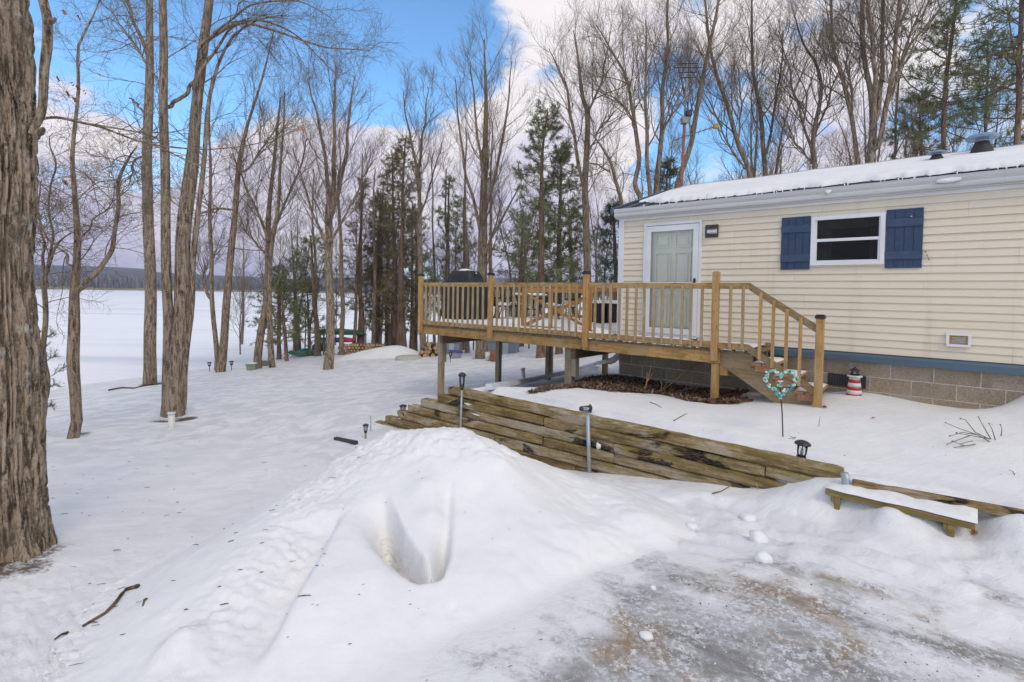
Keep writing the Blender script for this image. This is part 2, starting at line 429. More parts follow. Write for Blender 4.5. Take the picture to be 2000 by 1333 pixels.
M['roof'] = m_plain("dark_metal_roof", (.035, .045, .062), .4, .2, 4, .5)
M['roofblue'] = m_plain("blue_metal_edge", (.07, .12, .19), .4, .2, 4, .5)
M['ventblue'] = m_plain("vent_cap_metal", (.22, .32, .45), .35, .15, 4, .5, metal=.3)
M['rubber'] = m_plain("vent_boot", (.045, .038, .034), .7, .2, 6)
M['black'] = m_plain("black_plastic", (.018, .018, .020), .45, .2, 6, .5)
M['blackm'] = m_plain("black_metal", (.022, .022, .024), .4, .2, 6, .5)
M['bronze'] = m_plain("dark_bronze", (.055, .042, .035), .4, .2, 6, .5)
M['lens'] = m_plain("frosted_lens", (.62, .58, .70), .3, .04, 4, .5)
M['yellow'] = m_plain("yellowed_panel", (.50, .32, .05), .6, .12, 9)
M['greylouver'] = m_plain("grey_louver", (.38, .37, .42), .5, .1, 9)
M['glassd'] = m_glass("window_glass", (.55, .56, .55), .07)
M['glass'] = m_glass("storm_door_glass", (1, 1, 1), .08)
M['lampglass'] = m_glass("lamp_glass", (.9, .9, .88), .12)
def m_block():
    t = NT("concrete_block"); p = t.coord((1, 1, 1)); n = t.noise(p, 55, 5, .75); b = t.noise(p, 2.2, 5); st = t.noise(t.coord((2, 2, .4)), 3, 5)
    oi = t.node("ShaderNodeObjectInfo")
    c = t.mix(t.rng(n, .3, .7), (.21, .158, .105), (.47, .37, .262))
    c = t.mix(t.rng(b, .4, .7, 0, .5), c, (.46, .40, .32)); c = t.mix(t.rng(st, .55, .75, 0, .5), c, (.14, .11, .085))
    c = t.mix(t.rng(oi.outputs["Random"], 0, 1, 0, .3, False), c, (.19, .16, .13))
    t.col(c); t.b.inputs["Roughness"].default_value = .95; t.b.inputs["Specular IOR Level"].default_value = .1; t.bump(n, .6, .006); return t.m
M['block'] = m_block(); M['mortar'] = m_plain("mortar", (.58, .53, .46), .95, .15, 20, .1, .3)
WD = dict(c0=(.37, .20, .068), c1=(.62, .375, .145))
M['deck_x'] = m_wood("deck_lumber", axis=0, moss=(.13, .12, .025), mossamt=.55, grey=(.38, .30, .19), greyamt=.4, **WD)
M['deck_z'] = m_wood("deck_post_wood", axis=2, moss=(.16, .14, .04), mossamt=.30, grey=(.40, .31, .19), greyamt=.4, **WD)
M['deck_y'] = m_wood("deck_board_wood", axis=1, moss=(.09, .085, .02), mossamt=.9, c0=(.15, .11, .06), c1=(.26, .19, .10))
M['baluster'] = m_wood("baluster_wood", axis=2, moss=(.24, .20, .07), mossamt=.5, c0=(.30, .21, .11), c1=(.47, .35, .20), grey=(.42, .38, .29), greyamt=.55, knots=False)
M['support'] = m_wood("support_post_wood", axis=2, moss=(.20, .17, .07), mossamt=.35, c0=(.25, .185, .115), c1=(.40, .31, .20), grey=(.33, .29, .23), greyamt=.6)
M['beamw'] = m_wood("beam_wood", axis=1, c0=(.12, .085, .05), c1=(.22, .16, .09))
M['cedar'] = m_wood("orange_cedar", axis=0, c0=(.42, .19, .055), c1=(.60, .30, .10), knots=False)
M['cedar_z'] = m_wood("orange_cedar_upright", axis=2, c0=(.42, .19, .055), c1=(.60, .30, .10), knots=False)
M['stair'] = m_wood("stair_lumber", axis=0, c0=(.24, .16, .085), c1=(.40, .28, .155), moss=(.22, .17, .05), mossamt=.5, grey=(.34, .29, .22), greyamt=.4)
M['stairred'] = m_wood("stair_tread_wood", axis=1, c0=(.34, .16, .09), c1=(.50, .27, .16))
def m_timber():
    t = NT("old_railroad_timber"); g = t.noise(t.coord((1.6, 26, 26)), 2.0, 8, .6, .4); b = t.noise(t.coord((.8, 2.6, 2.6)), 2.0, 6, .6); k = t.noise(t.coord((.9, 2.2, 2.2)), 1.5, 5, .6, .5)
    ms = t.noise(t.coord((1, 1, 1)), 7.0, 7, .7); fine = t.noise(t.coord((6, 30, 30)), 4, 5, .7)
    oi = t.node("ShaderNodeObjectInfo"); cr = t.node("ShaderNodeValToRGB"); t.lk(oi.outputs["Random"], cr.inputs[0])
    cr.color_ramp.elements[0].color = (.25, .15, .06, 1); cr.color_ramp.elements[1].color = (.50, .40, .275, 1)
    for pos, c_ in ((.25, (.42, .29, .13)), (.5, (.33, .225, .085)), (.75, (.46, .335, .18))): e_ = cr.color_ramp.elements.new(pos); e_.color = (*c_, 1)
    base = cr.outputs[0]
    c = t.mix(t.rng(g, .36, .66, 0, .75), base, t.mix(.78, base, (.03, .018, .01)))
    c = t.mix(t.rng(fine, .52, .7, 0, .6), c, (.47, .39, .29))
    c = t.mix(t.rng(fine, .43, .33, 0, .75), c, (.045, .028, .016))
    c = t.mix(t.rng(b, .51, .62, 0, .75), c, (.46, .385, .29))
    c = t.mix(t.rng(b, .47, .36, 0, .7), c, (.13, .085, .035))
    c = t.mix(t.mth('MULTIPLY', t.rng(k, .58, .63), t.rng(fine, .85, .40)), c, (.010, .009, .010))
    sep = t.node("ShaderNodeSeparateXYZ"); tc = t.node("ShaderNodeTexCoord"); t.lk(tc.outputs["Object"], sep.inputs[0])
    m = t.mth('MULTIPLY', t.rng(ms, .46, .58), t.rng(sep.outputs[2], .005, .07))
    c = t.mix(t.mth('MULTIPLY', m, .85), c, (.20, .165, .03))
    t.col(c); t.b.inputs["Roughness"].default_value = .9; t.b.inputs["Specular IOR Level"].default_value = .15; t.bump(t.mth('ADD', g, t.mth('MULTIPLY', fine, .6)), 1.0, .014); return t.m
M['timber'] = m_timber(); M['earth'] = m_plain('dark_earth', (.020, .015, .011), .95, .3, 12)
M['galv'] = m_plain("galvanised_pipe", (.36, .40, .42), .45, .15, 8, .5, metal=.4)
M['curtain'] = m_plain('grey_curtain', (.22, .21, .19), .9, .2, 8); M['pvc'] = m_plain("white_pvc", (.66, .66, .60), .4, .06, 6)
M['downspout'] = m_plain("white_downspout", (.60, .62, .66), .45, .08, 3)
M['cover'] = m_plain("black_vinyl_cover", (.014, .014, .016), .5, .3, 5, .45, .25)
M['wicker'] = m_plain("dark_wicker", (.040, .030, .028), .7, .35, 60, .3, .4)
M['sling'] = m_plain("dark_sling_fabric", (.045, .034, .032), .8, .2, 40, .2)
M['red'] = m_plain("red_paint", (.55, .02, .035), .45, .12, 12); M['creamw'] = m_plain("mint_white_paint", (.62, .68, .60), .5, .08, 12)
M['aqua'] = m_plain("aqua_glass", (.14, .50, .44), .15, .35, 25, .6); M['aquaw'] = m_plain("pale_shell", (.62, .68, .58), .3, .15, 25, .5); M['aquad'] = m_plain("blue_glass", (.05, .24, .36), .2, .3, 25, .6)
M['bench'] = m_wood("bench_board", axis=0, c0=(.22, .145, .055), c1=(.38, .27, .11), moss=(.17, .15, .03), mossamt=.6)
M['stem'] = m_plain("orange_stem", (.46, .24, .135), .7, .25, 15); M['weed'] = m_plain("dry_weed", (.175, .135, .10), .85, .2, 10); M['stick'] = m_bark("stick_bark", (.06, .042, .03), (.17, .12, .085))
M['teal'] = m_plain("teal_plastic", (.01, .26, .22), .4, .15, 4); M['canoe'] = m_plain("green_canoe", (.045, .12, .065), .4, .15, 4); M['kblue'] = m_plain("blue_hull", (.035, .05, .22), .4, .15, 4)
M['kpurple'] = m_plain("purple_hull", (.09, .03, .24), .4, .15, 4); M['kred'] = m_plain("red_hull", (.42, .03, .02), .4, .15, 4); M['greenbin'] = m_plain("green_planter", (.20, .25, .17), .6, .1, 5)
M['greybin'] = m_plain("grey_tote", (.27, .28, .30), .5, .08, 5); M['bluelid'] = m_plain("blue_lid", (.045, .05, .30), .4, .1, 5); M['barrel'] = m_wood("rust_barrel", (.26, .09, .045), (.36, .14, .07), axis=2, knots=False)
M['shed'] = m_plain("grey_shed_panel", (.26, .29, .34), .5, .08, 3, .4); M['shedlight'] = m_plain("pale_shed_trim", (.50, .52, .50), .5, .06, 3)
M['logend'] = m_plain("log_end", (.44, .29, .15), .85, .35, 20); M['rust'] = m_plain("rusty_mast", (.27, .11, .075), .7, .2, 6); M['mastgrey'] = m_plain("mast_metal", (.25, .24, .23), .5, .2, 6)
M['concrete'] = m_plain("old_concrete", (.46, .44, .39), .9, .12, 12, .15, .2); M['patio'] = m_plain("dirt_rim", (.10, .085, .06), .95, .3, 12)
# ------------------------------------------------------------------ terrain
PL = onz(872, 756, -1.5); PR = onz(1640, 930, -1.5)
WE = (PR - PL) / np.linalg.norm(PR - PL); WN = np.array([WE[1], -WE[0], 0.0])      # WN points to the camera side
if WN[1] > 0: WN = -WN
WLEN = float(np.linalg.norm(PR - PL))
def onface(x, y, off=0.0):
    r = ray(x, y); return r * (((PL + WN * off) @ WN) / (r @ WN))
LAKE = -4.05
common = [(p[0], p[1], p[2]) for p in (
    onz(50, 1080, -2.0), onz(143, 850, -2.72), onz(335, 822, -2.93), onz(293, 752, -3.50), onz(150, 760, -3.86), onz(420, 724, -3.86),
    onz(430, 727, -3.75), onz(512, 718, -3.62), onz(640, 722, -3.32), onz(668, 694, -3.50), onz(590, 700, -3.75), onz(790, 692, -3.20),
    onz(940, 700, -2.90), onz(1050, 703, -2.62), onz(700, 760, -2.80), onz(860, 732, -2.72), onz(1030, 722, -2.52), onz(1020, 740, -2.42),
    onz(600, 850, -2.62), onz(500, 1000, -2.28), onz(350, 1000, -2.22), onz(200, 1200, -1.97), onz(0, 1333, -1.92), onz(250, 900, -2.55),
    onz(480, 790, -2.95), onz(600, 760, -3.0), onz(700, 830, -2.50), onz(960, 692, -2.95))]
common += [(-14, 4, -3.3), (-20, 2, -4.4), (-18, 12, -4.1), (-26, 20, -4.6), (-20, 30, -4.6), (-16, 42, -4.5), (-4, 34, -3.9), (2, 40, -3.6), (-2, 28, -3.2),
           (4, 24, -2.4), (8, 20, -1.8), (10, 28, -2.2), (14, 18, -1.2), (20, 22, -.9), (18, 32, -1.4), (24, 10, -.8), (-7, -4, -2.0), (-14, -6, -3.4), (0, -8, -1.75), (12, -6, -1.5),
           (40, 40, -1.0), (0, 60, -4.2), (40, 0, -.5), (0, -40, -1.5), (-40, -10, -4.8), (-40, 30, -4.8)]
front = [tuple(p) for p in (
    onz(1200, 1333, -1.75), onz(2000, 1333, -1.75), onz(1600, 1100, -1.74), onz(1900, 1045, -1.72), onz(1625, 1003, -1.73), onz(700, 1333, -1.78), onz(300, 1333, -1.86))]
front += [tuple(onface(x, y, .05)) for x, y in ((1566, 950), (1468, 960), (1370, 949), (1300, 941), (1153, 926), (1060, 912))]
_pf = PL + WN * .1
front += [(_pf[0], _pf[1], -2.30), (PL[0] + WE[0] * 1.0 + WN[0] * .1, PL[1] + WE[1] * 1.0 + WN[1] * .1, -2.26),
          (PL[0] - WE[0] * 1.2, PL[1] - WE[1] * 1.2, -2.40), (0.0, 0.0, -1.76), (5, 1, -1.70), (5, -3, -1.70), (-1.0, 4.2, -1.98), (-.3, 5.4, -2.08),
          (4.6, 3.0, -1.66), (7, 1.8, -1.6)]
_e0, _e1 = onz(1665, 938, -1.5), onz(2000, 999, -1.5); _ed = (_e1 - _e0) / np.linalg.norm(_e1 - _e0); _en = np.array([_ed[1], -_ed[0], 0])
for _t in (-.05, .4, .9, 1.4, 1.9): _q = _e0 + _ed * _t; front += [(_q[0] + _en[0] * .08, _q[1] + _en[1] * .08, -1.555), (_q[0] + _en[0] * .55, _q[1] + _en[1] * .55, -1.75)]
back = [tuple(p) for p in (
    onz(1215, 737, -1.55), onz(1113, 752, -1.66), onz(1393, 785, -1.54), onz(1598, 795, -1.41), onz(1700, 766, -1.31), onz(1960, 791, -1.27), onz(2000, 772, -1.12),
    onz(1531, 853, -1.45), onz(1300, 768, -1.60), onz(955, 770, -2.02), onz(1060, 766, -1.82), onz(1930, 857, -1.30), onz(1700, 850, -1.40), onz(930, 768, -1.75))]
for k in (0.15, .9, 1.8, 2.7, 3.6, 4.5, WLEN): 
    q = PL + WE * k - WN * .16; back.append((q[0], q[1], -1.515 if k > .3 else -1.56))
q = PL - WE * .9; back.append((q[0], q[1], -2.36))
back += [tuple(onz(2000, 985, -1.5)), tuple(onz(1660, 930, -1.49)), (5.6, 2.6, -1.46), (9, 2, -1.0), (6.5, 4.6, -1.15), (5.2, 5.3, -1.25), (2.2, 9.2, -1.56), (4.5, 7.5, -1.38), (6, 9, -1.5), (3, 12, -1.9), (8, 12, -1.5), tuple(hw(-3.85, 1.1, -2.37)), tuple(hw(-4.3, -.6, -2.42))]
def tps(pts):
    P = np.array(pts, float); n = len(P)
    def U(d2): return np.where(d2 > 1e-12, .5 * d2 * np.log(np.maximum(d2, 1e-12)), 0)
    K = U(((P[:, None, :2] - P[None, :, :2]) ** 2).sum(-1)) + np.eye(n) * 1e-3
    A = np.zeros((n + 3, n + 3)); A[:n, :n] = K; A[:n, n] = 1; A[:n, n + 1:] = P[:, :2]; A[n, :n] = 1; A[n + 1:, :n] = P[:, :2].T
    sol = np.linalg.solve(A, np.r_[P[:, 2], 0, 0, 0])
    def f(x, y):
        x = np.asarray(x, float); y = np.asarray(y, float); sh = x.shape; X = np.stack([x.ravel(), y.ravel()], 1)
        o = np.empty(len(X))
        for i in range(0, len(X), 20000):
            c = X[i:i + 20000]; d2 = ((c[:, None] - P[None, :, :2]) ** 2).sum(-1)
            o[i:i + 20000] = U(d2) @ sol[:n] + sol[n] + c @ sol[n + 1:]
        return o.reshape(sh)
    return f
F_FRONT = tps(common + front); F_BACK = tps(common + back)
def wall_coords(x, y):
    a = (x - PL[0]) * WE[0] + (y - PL[1]) * WE[1]; b = (x - PL[0]) * WN[0] + (y - PL[1]) * WN[1]
    return a, b
def edge_line(a):
    # the low edging board right of the wall bends a little towards the camera side
    return np.where(a > WLEN, -(a - WLEN) * 0.22, 0.0)
def base_z(x, y):
    x = np.clip(x, -45, 45); y = np.clip(y, -45, 62)
    a, b = wall_coords(x, y); bb = b - edge_line(a)
    wdt = .05 + np.maximum(0, -(a + .25)) * .7
    w = sstep(-.5, .5, (bb + .07) / wdt)
    zf, zb = F_FRONT(x, y), F_BACK(x, y)
    return zf * w + zb * (1 - w)
def blobf(x, y, c, r): return np.exp(-(((x - c[0]) ** 2 + (y - c[1]) ** 2) / r ** 2))
def detail(x, y, z):
    """wind drifts, refrozen crust and trodden granular snow"""
    D = np.hypot(x, y); a, b = wall_coords(x, y); bb = b - edge_line(a)
    dz = .030 * fbm(x * .55, y * .55, o=3) * sstep(1, 6, D)
    # drifts along the wall foot and round the bench
    along, across = a * 1.0, bb
    rip = np.abs(fbm(along * .75 + 3.3, across * 3.1 + .8 * fbm(along * .9, across * .9, o=2), o=4))
    near = sstep(.02, .3, bb) * (1 - sstep(1.0, 2.1, bb)) * sstep(1.2, 3.0, a)
    dz = dz + near * (.12 * (.38 - rip))
    dz = dz + near * .03 * fbm(x * 6, y * 6, o=3)
    # granular strip along the left flank of the plowed pile and bottom left
    px, py = proj(np.stack([x, y, z], -1))
    front = y > .5
    gl = sstep(1150, 1240, py + .45 * (700 - px) * 0 + 0) * (1 - sstep(330, 560, px)) * front
    strip = np.exp(-((px - (690 - (py - 870) * .74)) / 120) ** 2) * sstep(850, 900, py) * front
    g = np.clip(np.where(front, gl + strip, 0), 0, 1)
    rough = fbm(x * 13, y * 13, o=4, g=.6) + .7 * np.abs(fbm(x * 6.5 + 5, y * 6.5, o=3))
    glc = np.clip(np.where(front, sstep(1000, 1180, py) * (1 - sstep(300, 520, px)), 0), 0, 1)
    dz = dz + glc * (.030 * np.abs(fbm(x * 16, y * 16, o=4, g=.65)) + .016 * fbm(x * 30, y * 30, o=3))
    dz = dz + g * (.010 * rough + .026 * np.abs(fbm(x * 27, y * 27, o=4, g=.65)) + .010 * fbm(x * 50, y * 50, o=2))
    dz = dz + (1 - g) * .006 * fbm(x * 9, y * 5, o=3)
    # snow berm on the terrace beside the wall, bank by the house at far right
    back_ = (bb < -.1) & (a > -.2) & (a < 12)
    dz = dz + np.where(back_, .022 * np.exp(-((bb + .50) / .22) ** 2) * (0.6 + .6 * fbm(a * 1.1, b * .4, o=2)), 0)
    for q, r_, h in DRIFTS: dz = dz + h * blobf(x, y, q, r_)
    # melt wells round the trunks near by
    for c, r in WELLS: dz = dz - .07 * blobf(x, y, c, r) + .05 * blobf(x, y, c, r * 2.2)
    return dz
DRIFTS = []
WELLS = [(onz(335, 822, -2.93)[:2], .7), (onz(143, 850, -2.72)[:2], .35), (onz(293, 752, -3.5)[:2], .6)]
def ground_z(x, y):
    z = base_z(x, y); return z + detail(x, y, z)
def inpoly(x, y, poly):
    ins = np.zeros(np.shape(x), bool); d = np.full(np.shape(x), 1e9); n = len(poly)
    for i in range(n):
        ax, ay = poly[i][:2]; bx, by = poly[(i + 1) % n][:2]
        cond = ((ay > y) != (by > y)) & (x < (bx - ax) * (y - ay) / ((by - ay) if by != ay else 1e-9) + ax)
        ins ^= cond
        t = np.clip(((x - ax) * (bx - ax) + (y - ay) * (by - ay)) / ((bx - ax) ** 2 + (by - ay) ** 2), 0, 1)
        d = np.minimum(d, np.hypot(x - ax - t * (bx - ax), y - ay - t * (by - ay)))
    return np.where(ins, d, -d)
ICE = [tuple(onz(x, y, -1.75)) for x, y in ((1060, 1333), (1110, 1250), (1190, 1150), (1300, 1115), (1470, 1075), (1640, 1120), (1850, 1195), (2000, 1262), (2300, 1420), (2300, 1900), (1000, 1900))]
LEAFP = []; SNOWP = []
TRK = [((p[0], p[1]), r) for p, r in ((onz(30, 1090, -2.0), .50), (onz(335, 822, -2.93), .6), (onz(143, 850, -2.72), .4), (onz(293, 752, -3.5), .6), (onz(940, 700, -2.9), .6))]
def build_ground():
    th = np.concatenate([np.linspace(-62, 62, 560), np.linspace(62, 298, 62)[1:-1]]) * math.pi / 180
    r = [1.0]
    while r[-1] < 11: r.append(r[-1] * 1.0115)
    while r[-1] < 45: r.append(r[-1] * 1.022)
    while r[-1] < 900: r.append(r[-1] * 1.12)
    r = np.array(r); A, Rr = np.meshgrid(th, r); X = Rr * np.sin(A); Y = Rr * np.cos(A)
    Z = base_z(X, Y)
    m = Rr < 45; dz = np.zeros_like(Z); dz[m] = detail(X[m], Y[m], Z[m]); Z = Z + dz
    nth = len(th); nr = len(r)
    V = np.concatenate([np.stack([X, Y, Z], -1).reshape(-1, 3), [[0, 0, -1.76]]])
    i, j = np.meshgrid(np.arange(nr - 1), np.arange(nth), indexing='ij'); j2 = (j + 1) % nth
    F = np.stack([i * nth + j, i * nth + j2, (i + 1) * nth + j2, (i + 1) * nth + j], -1).reshape(-1, 4)[:, ::-1]
    cen = np.array([[k, (k + 1) % nth, len(V) - 1, len(V) - 1] for k in range(0)], int)
    me = npmesh("snowy_ground", V, F, M['snow'], True)
    x, y, z = V[:, 0], V[:, 1], V[:, 2]
    n2 = fbm(x * 1.3, y * 1.3, o=4)
    d = inpoly(x, y, ICE); ice = np.clip(.5 + d * .55 + n2 * .35 + .3 * fbm(x * 4, y * 4, o=4), 0, 1) * (y < 5)
    dl = inpoly(x, y, LEAFP); dirt = np.clip(.5 + dl * 2.2 + fbm(x * 2.2, y * 2.2, o=3) * .45, 0, 1) * (y < 14)
    dirt = dirt * (1 - np.clip(.5 + inpoly(x, y, SNOWP) * 3 + n2 * .3, 0, 1))
    for c, rr in TRK: dirt = np.maximum(dirt, .95 * np.exp(-(((x - c[0]) ** 2 + (y - c[1]) ** 2) / rr ** 2) ** 2) * (.55 + .6 * n2 + .25))
    a, b = wall_coords(x, y)
    crust = np.clip(.30 * sstep(2.5, 5, np.hypot(x, y)) + sstep(8, 13, np.hypot(x, y)) * .85 + sstep(.0, .5, fbm(x * .35, y * .35, o=3)) * .5 * sstep(4, 7, np.hypot(x, y)), 0, .85) * ((b > -.5) | (a < -.5)) * (np.hypot(x, y) < 60)
    attr(me, "ice", ice); attr(me, "dirt", np.clip(dirt, 0, 1)); attr(me, "crust", crust)
    return tag(link("snowy_ground", me), "snow covered yard, terrace and icy driveway", "ground", kind="structure")
def gz(x, y): return float(ground_z(np.array([x]), np.array([y]))[0])
_TS = np.concatenate([np.arange(1.5, 12, .15), np.arange(12, 60, .5)])
def hits(px, py):
    """where sight lines meet the ground, for arrays of picture points"""
    px = np.atleast_1d(np.asarray(px, float)); py = np.atleast_1d(np.asarray(py, float))
    r = np.stack([(px - 1000) / 1000, (598.5 - py) / 1000, -np.ones_like(px)], -1) @ CR.T; r = r / r[:, 1:2]
    def first(ts):
        p = r[:, None, :] * ts[..., None]; below = p[..., 2] < ground_z(p[..., 0], p[..., 1])
        k = np.where(below.any(1), below.argmax(1), ts.shape[1] - 1); k = np.maximum(k, 1); ii = np.arange(len(px))
        return ts[ii, k - 1], ts[ii, k]
    a, b = first(np.tile(_TS, (len(px), 1)))
    a, b = first(a[:, None] + (b - a)[:, None] * np.linspace(0, 1, 17)[None])
    t = (a + b) / 2; P = r * t[:, None]; P[:, 2] = ground_z(P[:, 0], P[:, 1]); return P
def hit(px, py): return hits(px, py)[0]

LEAFP += [tuple(p) for p in hits(*zip((1030, 771), (1070, 764), (1120, 758), (1195, 765), (1300, 771), (1340, 782), (1400, 790), (1480, 782), (1500, 770)))] + \
        [tuple(hw(2.5, -.02, 0)), tuple(hw(-.3, .1, 0)), tuple(hw(-1.0, .9, 0))]
SNOWP += [tuple(p) for p in hits(*zip((1440, 776), (1480, 758), (1535, 768), (1560, 792), (1480, 790)))]
_dq = hits((1745, 1800, 1850, 1660, 1590), (1000, 1018, 1030, 985, 962))
DRIFTS += [(_dq[0][:2], .16, .02), (_dq[1][:2], .25, -.01), (_dq[2][:2], .2, .055), (_dq[3][:2], .20, -.11), (_dq[4][:2], .2, .04)]
build_ground()

# frozen lake
def build_lake():
    th = np.linspace(0, 2 * math.pi, 97)[:-1]; rr = np.array([0, 12, 20, 28, 36, 46, 60, 80, 120, 180, 260, 400, 640, 1000, 1600, 2600.])
    V = [[r * math.sin(t), r * math.cos(t), LAKE] for r in rr for t in th]; n = len(th)
    F = [[i * n + j, i * n + (j + 1) % n, (i + 1) * n + (j + 1) % n, (i + 1) * n + j][::-1] for i in range(len(rr) - 1) for j in range(n)]
    t = NT("lake_snow"); mp = t.coord((.010, .10, 1), "Object", perobj=False); n1 = t.noise(mp, 1.0, 7, .62, .5); n2 = t.noise(t.coord((.12, .5, 1), "Object", perobj=False), 1.0, 6, .6, .8)
    c = t.mix(t.rng(n1, .46, .66), (.87, .865, .86), (.66, .68, .71)); c = t.mix(t.rng(n2, .54, .74, 0, .45), c, (.60, .62, .64))
    t.col(c); t.b.inputs["Roughness"].default_value = .6; t.b.inputs["Specular IOR Level"].default_value = .3
    tag(link("frozen_lake", npmesh("frozen_lake", np.array(V), np.array(F), t.m)), "flat frozen lake covered with wind streaked snow", "lake", kind="structure")
build_lake()

# plowed pile
PILE = [(735, 852, 4.9), (780, 846, 4.55), (830, 850, 4.3), (870, 860, 4.2), (905, 872, 4.15), (950, 884, 4.1), (982, 890, 4.1), (1012, 912, 4.15), (1060, 927, 4.35), (1120, 936, 4.6), (1200, 945, 4.9),
        (830, 960, 3.75), (700, 1000, 3.5), (640, 960, 3.85), (600, 1100, 2.95), (800, 1150, 2.85), (940, 960, 3.8), (1000, 1000, 3.6), (1000, 1150, 2.9), (1100, 1050, 3.45), (1180, 1000, 4.05), (1100, 985, 4.0),
        (800, 1333, 2.32), (1000, 1333, 2.34), (1120, 1230, 2.62), (1230, 1080, 3.35), (1280, 1010, 4.0), (500, 1220, 2.5), (420, 1333, 2.22), (560, 1020, 3.4),
        (640, 915, 4.4), (560, 985, 3.75), (480, 1060, 3.2), (420, 1150, 2.8), (370, 1250, 2.45), (330, 1333, 2.2)]
pp = [tuple(aty(x, y, Y)) for x, y, Y in PILE]
_gb = []
for x, y in ((-1.5, 5.9), (-.8, 6.2), (0.0, 6.0), (.7, 5.7), (1.3, 5.3), (-2.2, 5.4), (-2.6, 4.3), (-2.7, 3.4), (-2.4, 2.6), (-2.1, 1.9), (-1, 1.8), (0, 1.9), (.6, 2.1), (1.1, 2.9), (1.6, 4.0), (1.7, 4.8)):
    _gb.append((x, y, float(base_z(np.array([x]), np.array([y]))[0]) - .07))
F_PILE = tps(pp + _gb)
def seg(px, py, ax, ay, bx, by):
    t = np.clip(((px - ax) * (bx - ax) + (py - ay) * (by - ay)) / ((bx - ax) ** 2 + (by - ay) ** 2), 0, 1)
    return t, np.hypot(px - ax - t * (bx - ax), py - ay - t * (by - ay)), (px - ax) * (by - ay) - (py - ay) * (bx - ax)
def build_pile():
    xs = np.arange(-2.75, 1.75, .0175); ys = np.arange(1.75, 6.2, .0175); X, Y = np.meshgrid(xs, ys)
    Z = F_PILE(X, Y)
    dz = .018 * fbm(X * 2.2, Y * 2.2, o=3) + .005 * fbm(X * 12, Y * 12, o=4, g=.6) - .016 * np.abs(fbm(X * 3.2 + .5 * Y, Y * 1.1 - .3 * X, o=3))
    gx, gy = proj(np.stack([X, Y, Z], -1))
    def on(px_, py_):
        d2 = ((gx - px_) ** 2 + (gy - py_) ** 2).ravel(); near = np.where(d2 < max(25.0, d2.min() * 1.5))[0]; k = near[np.argmin(Y.ravel()[near])]; return np.array([X.ravel()[k], Y.ravel()[k]])
    PA = [on(742, 958), on(780, 1040), on(815, 1088), on(852, 1128), on(880, 925), on(876, 1000), on(866, 1075)]
    # V shaped hollow: two cuts meeting low down, steep on the outer side, the tongue between left standing
    def cut(path, wl, wr, dep):
        best = np.full(X.shape, 1e9); sd = np.zeros(X.shape); tt = np.zeros(X.shape); n = len(path) - 1
        for i in range(n):
            t, d, s = seg(X, Y, path[i][0], path[i][1], path[i + 1][0], path[i + 1][1])
            m = d < best; best = np.where(m, d, best); sd = np.where(m, np.sign(s) * d, sd); tt = np.where(m, (i + t) / n, tt)
        return -dep(tt) * np.where(sd < 0, 1 - sstep(0, wl, np.abs(sd)), np.exp(-(sd / (wr * (1.15 - .75 * tt))) ** 2))
    c1 = cut(PA[:4], .055, .13, lambda t: .44 * sstep(0, .30, t) * (1 - .97 * sstep(.88, 1.0, t)))
    c1 = c1 * (1 + .16 * fbm(X * 9, Y * 14, o=4, g=.6))
    c2 = cut([PA[4], PA[5], PA[6], PA[3]], .05, .075, lambda t: (.05 * sstep(-.05, .2, t) + .22 * sstep(.35, .75, t)) * (1 - .97 * sstep(.88, 1.0, t)))
    dz = dz + np.minimum(c1, c2) + .35 * np.maximum(c1, c2)
    dz = dz + .075 * blobf(X, Y, on(838, 962), .15) + .04 * blobf(X, Y, on(850, 1010), .09)
    # long soft furrow on the left
    q0, q1 = on(662, 985), on(480, 1325)
    wob = .035 * fbm(X * 1.6 + 3, Y * 1.6, o=2); t, d, s = seg(X + wob, Y, q0[0], q0[1], q1[0], q1[1])
    dz = dz + np.where(s > 0, -.12 * np.exp(-(d / .24) ** 2), -.12 * np.exp(-(d / .045) ** 2)) * sstep(0, .12, t) * (1 - .9 * sstep(.7, 1, t))
    # crumbled crest and left flank, wind ribs on the right flank
    px, py = proj(np.stack([X, Y, Z], -1))
    crest = np.exp(-((py - 862) / 34) ** 2) * (px > 640) * (px < 1080)
    dz = dz + crest * (.04 * fbm(X * 9, Y * 9, o=4, g=.62) + .07 * np.abs(fbm(X * 4.0, Y * 4.0, o=4, g=.6)) - .045)
    fl = np.exp(-((px - (690 - (py - 870) * .74)) / 75) ** 2)
    dz = dz + fl * (.020 * fbm(X * 22, Y * 22, o=4, g=.65) + .036 * np.abs(fbm(X * 15, Y * 15, o=4, g=.65)))
    rr = sstep(1030, 1150, px) * (1 - sstep(1230, 1300, px))
    dz = dz + rr * (.018 * fbm(X * 5 + Y * 2, Y * 4, o=4) + .012 * np.abs(fbm(X * 8, Y * 8, o=3)))
    low = sstep(1120, 1250, py)
    dz = dz + low * sstep(760, 1000, px) * .012 * fbm(X * 10, Y * 10, o=4)
    # slumped lumps at the bottom left foot
    for lx, ly, h in ((740, 1150, .0), (360, 1290, .05), (345, 1330, .05)):
        c = aty(lx, ly, 2.4); dz = dz + h * blobf(X, Y, c, .10)
    Z = Z + dz
    G = ground_z(X, Y)
    edge = np.minimum(np.minimum(X - xs[0], xs[-1] - X), np.minimum(Y - ys[0], ys[-1] - Y))
    Z = Z - .30 * sstep(-.75, .25, inpoly(X, Y, ICE) + .12 * fbm(X * 3, Y * 3, o=3))
    th_ = Z - G; Z = G + .018 * np.logaddexp(0, th_ / .018) - .001; keep = th_ > -.045
    ny, nx = X.shape; I = np.arange(nx * ny).reshape(ny, nx)
    k4 = keep[:-1, :-1] | keep[1:, :-1] | keep[:-1, 1:] | keep[1:, 1:]
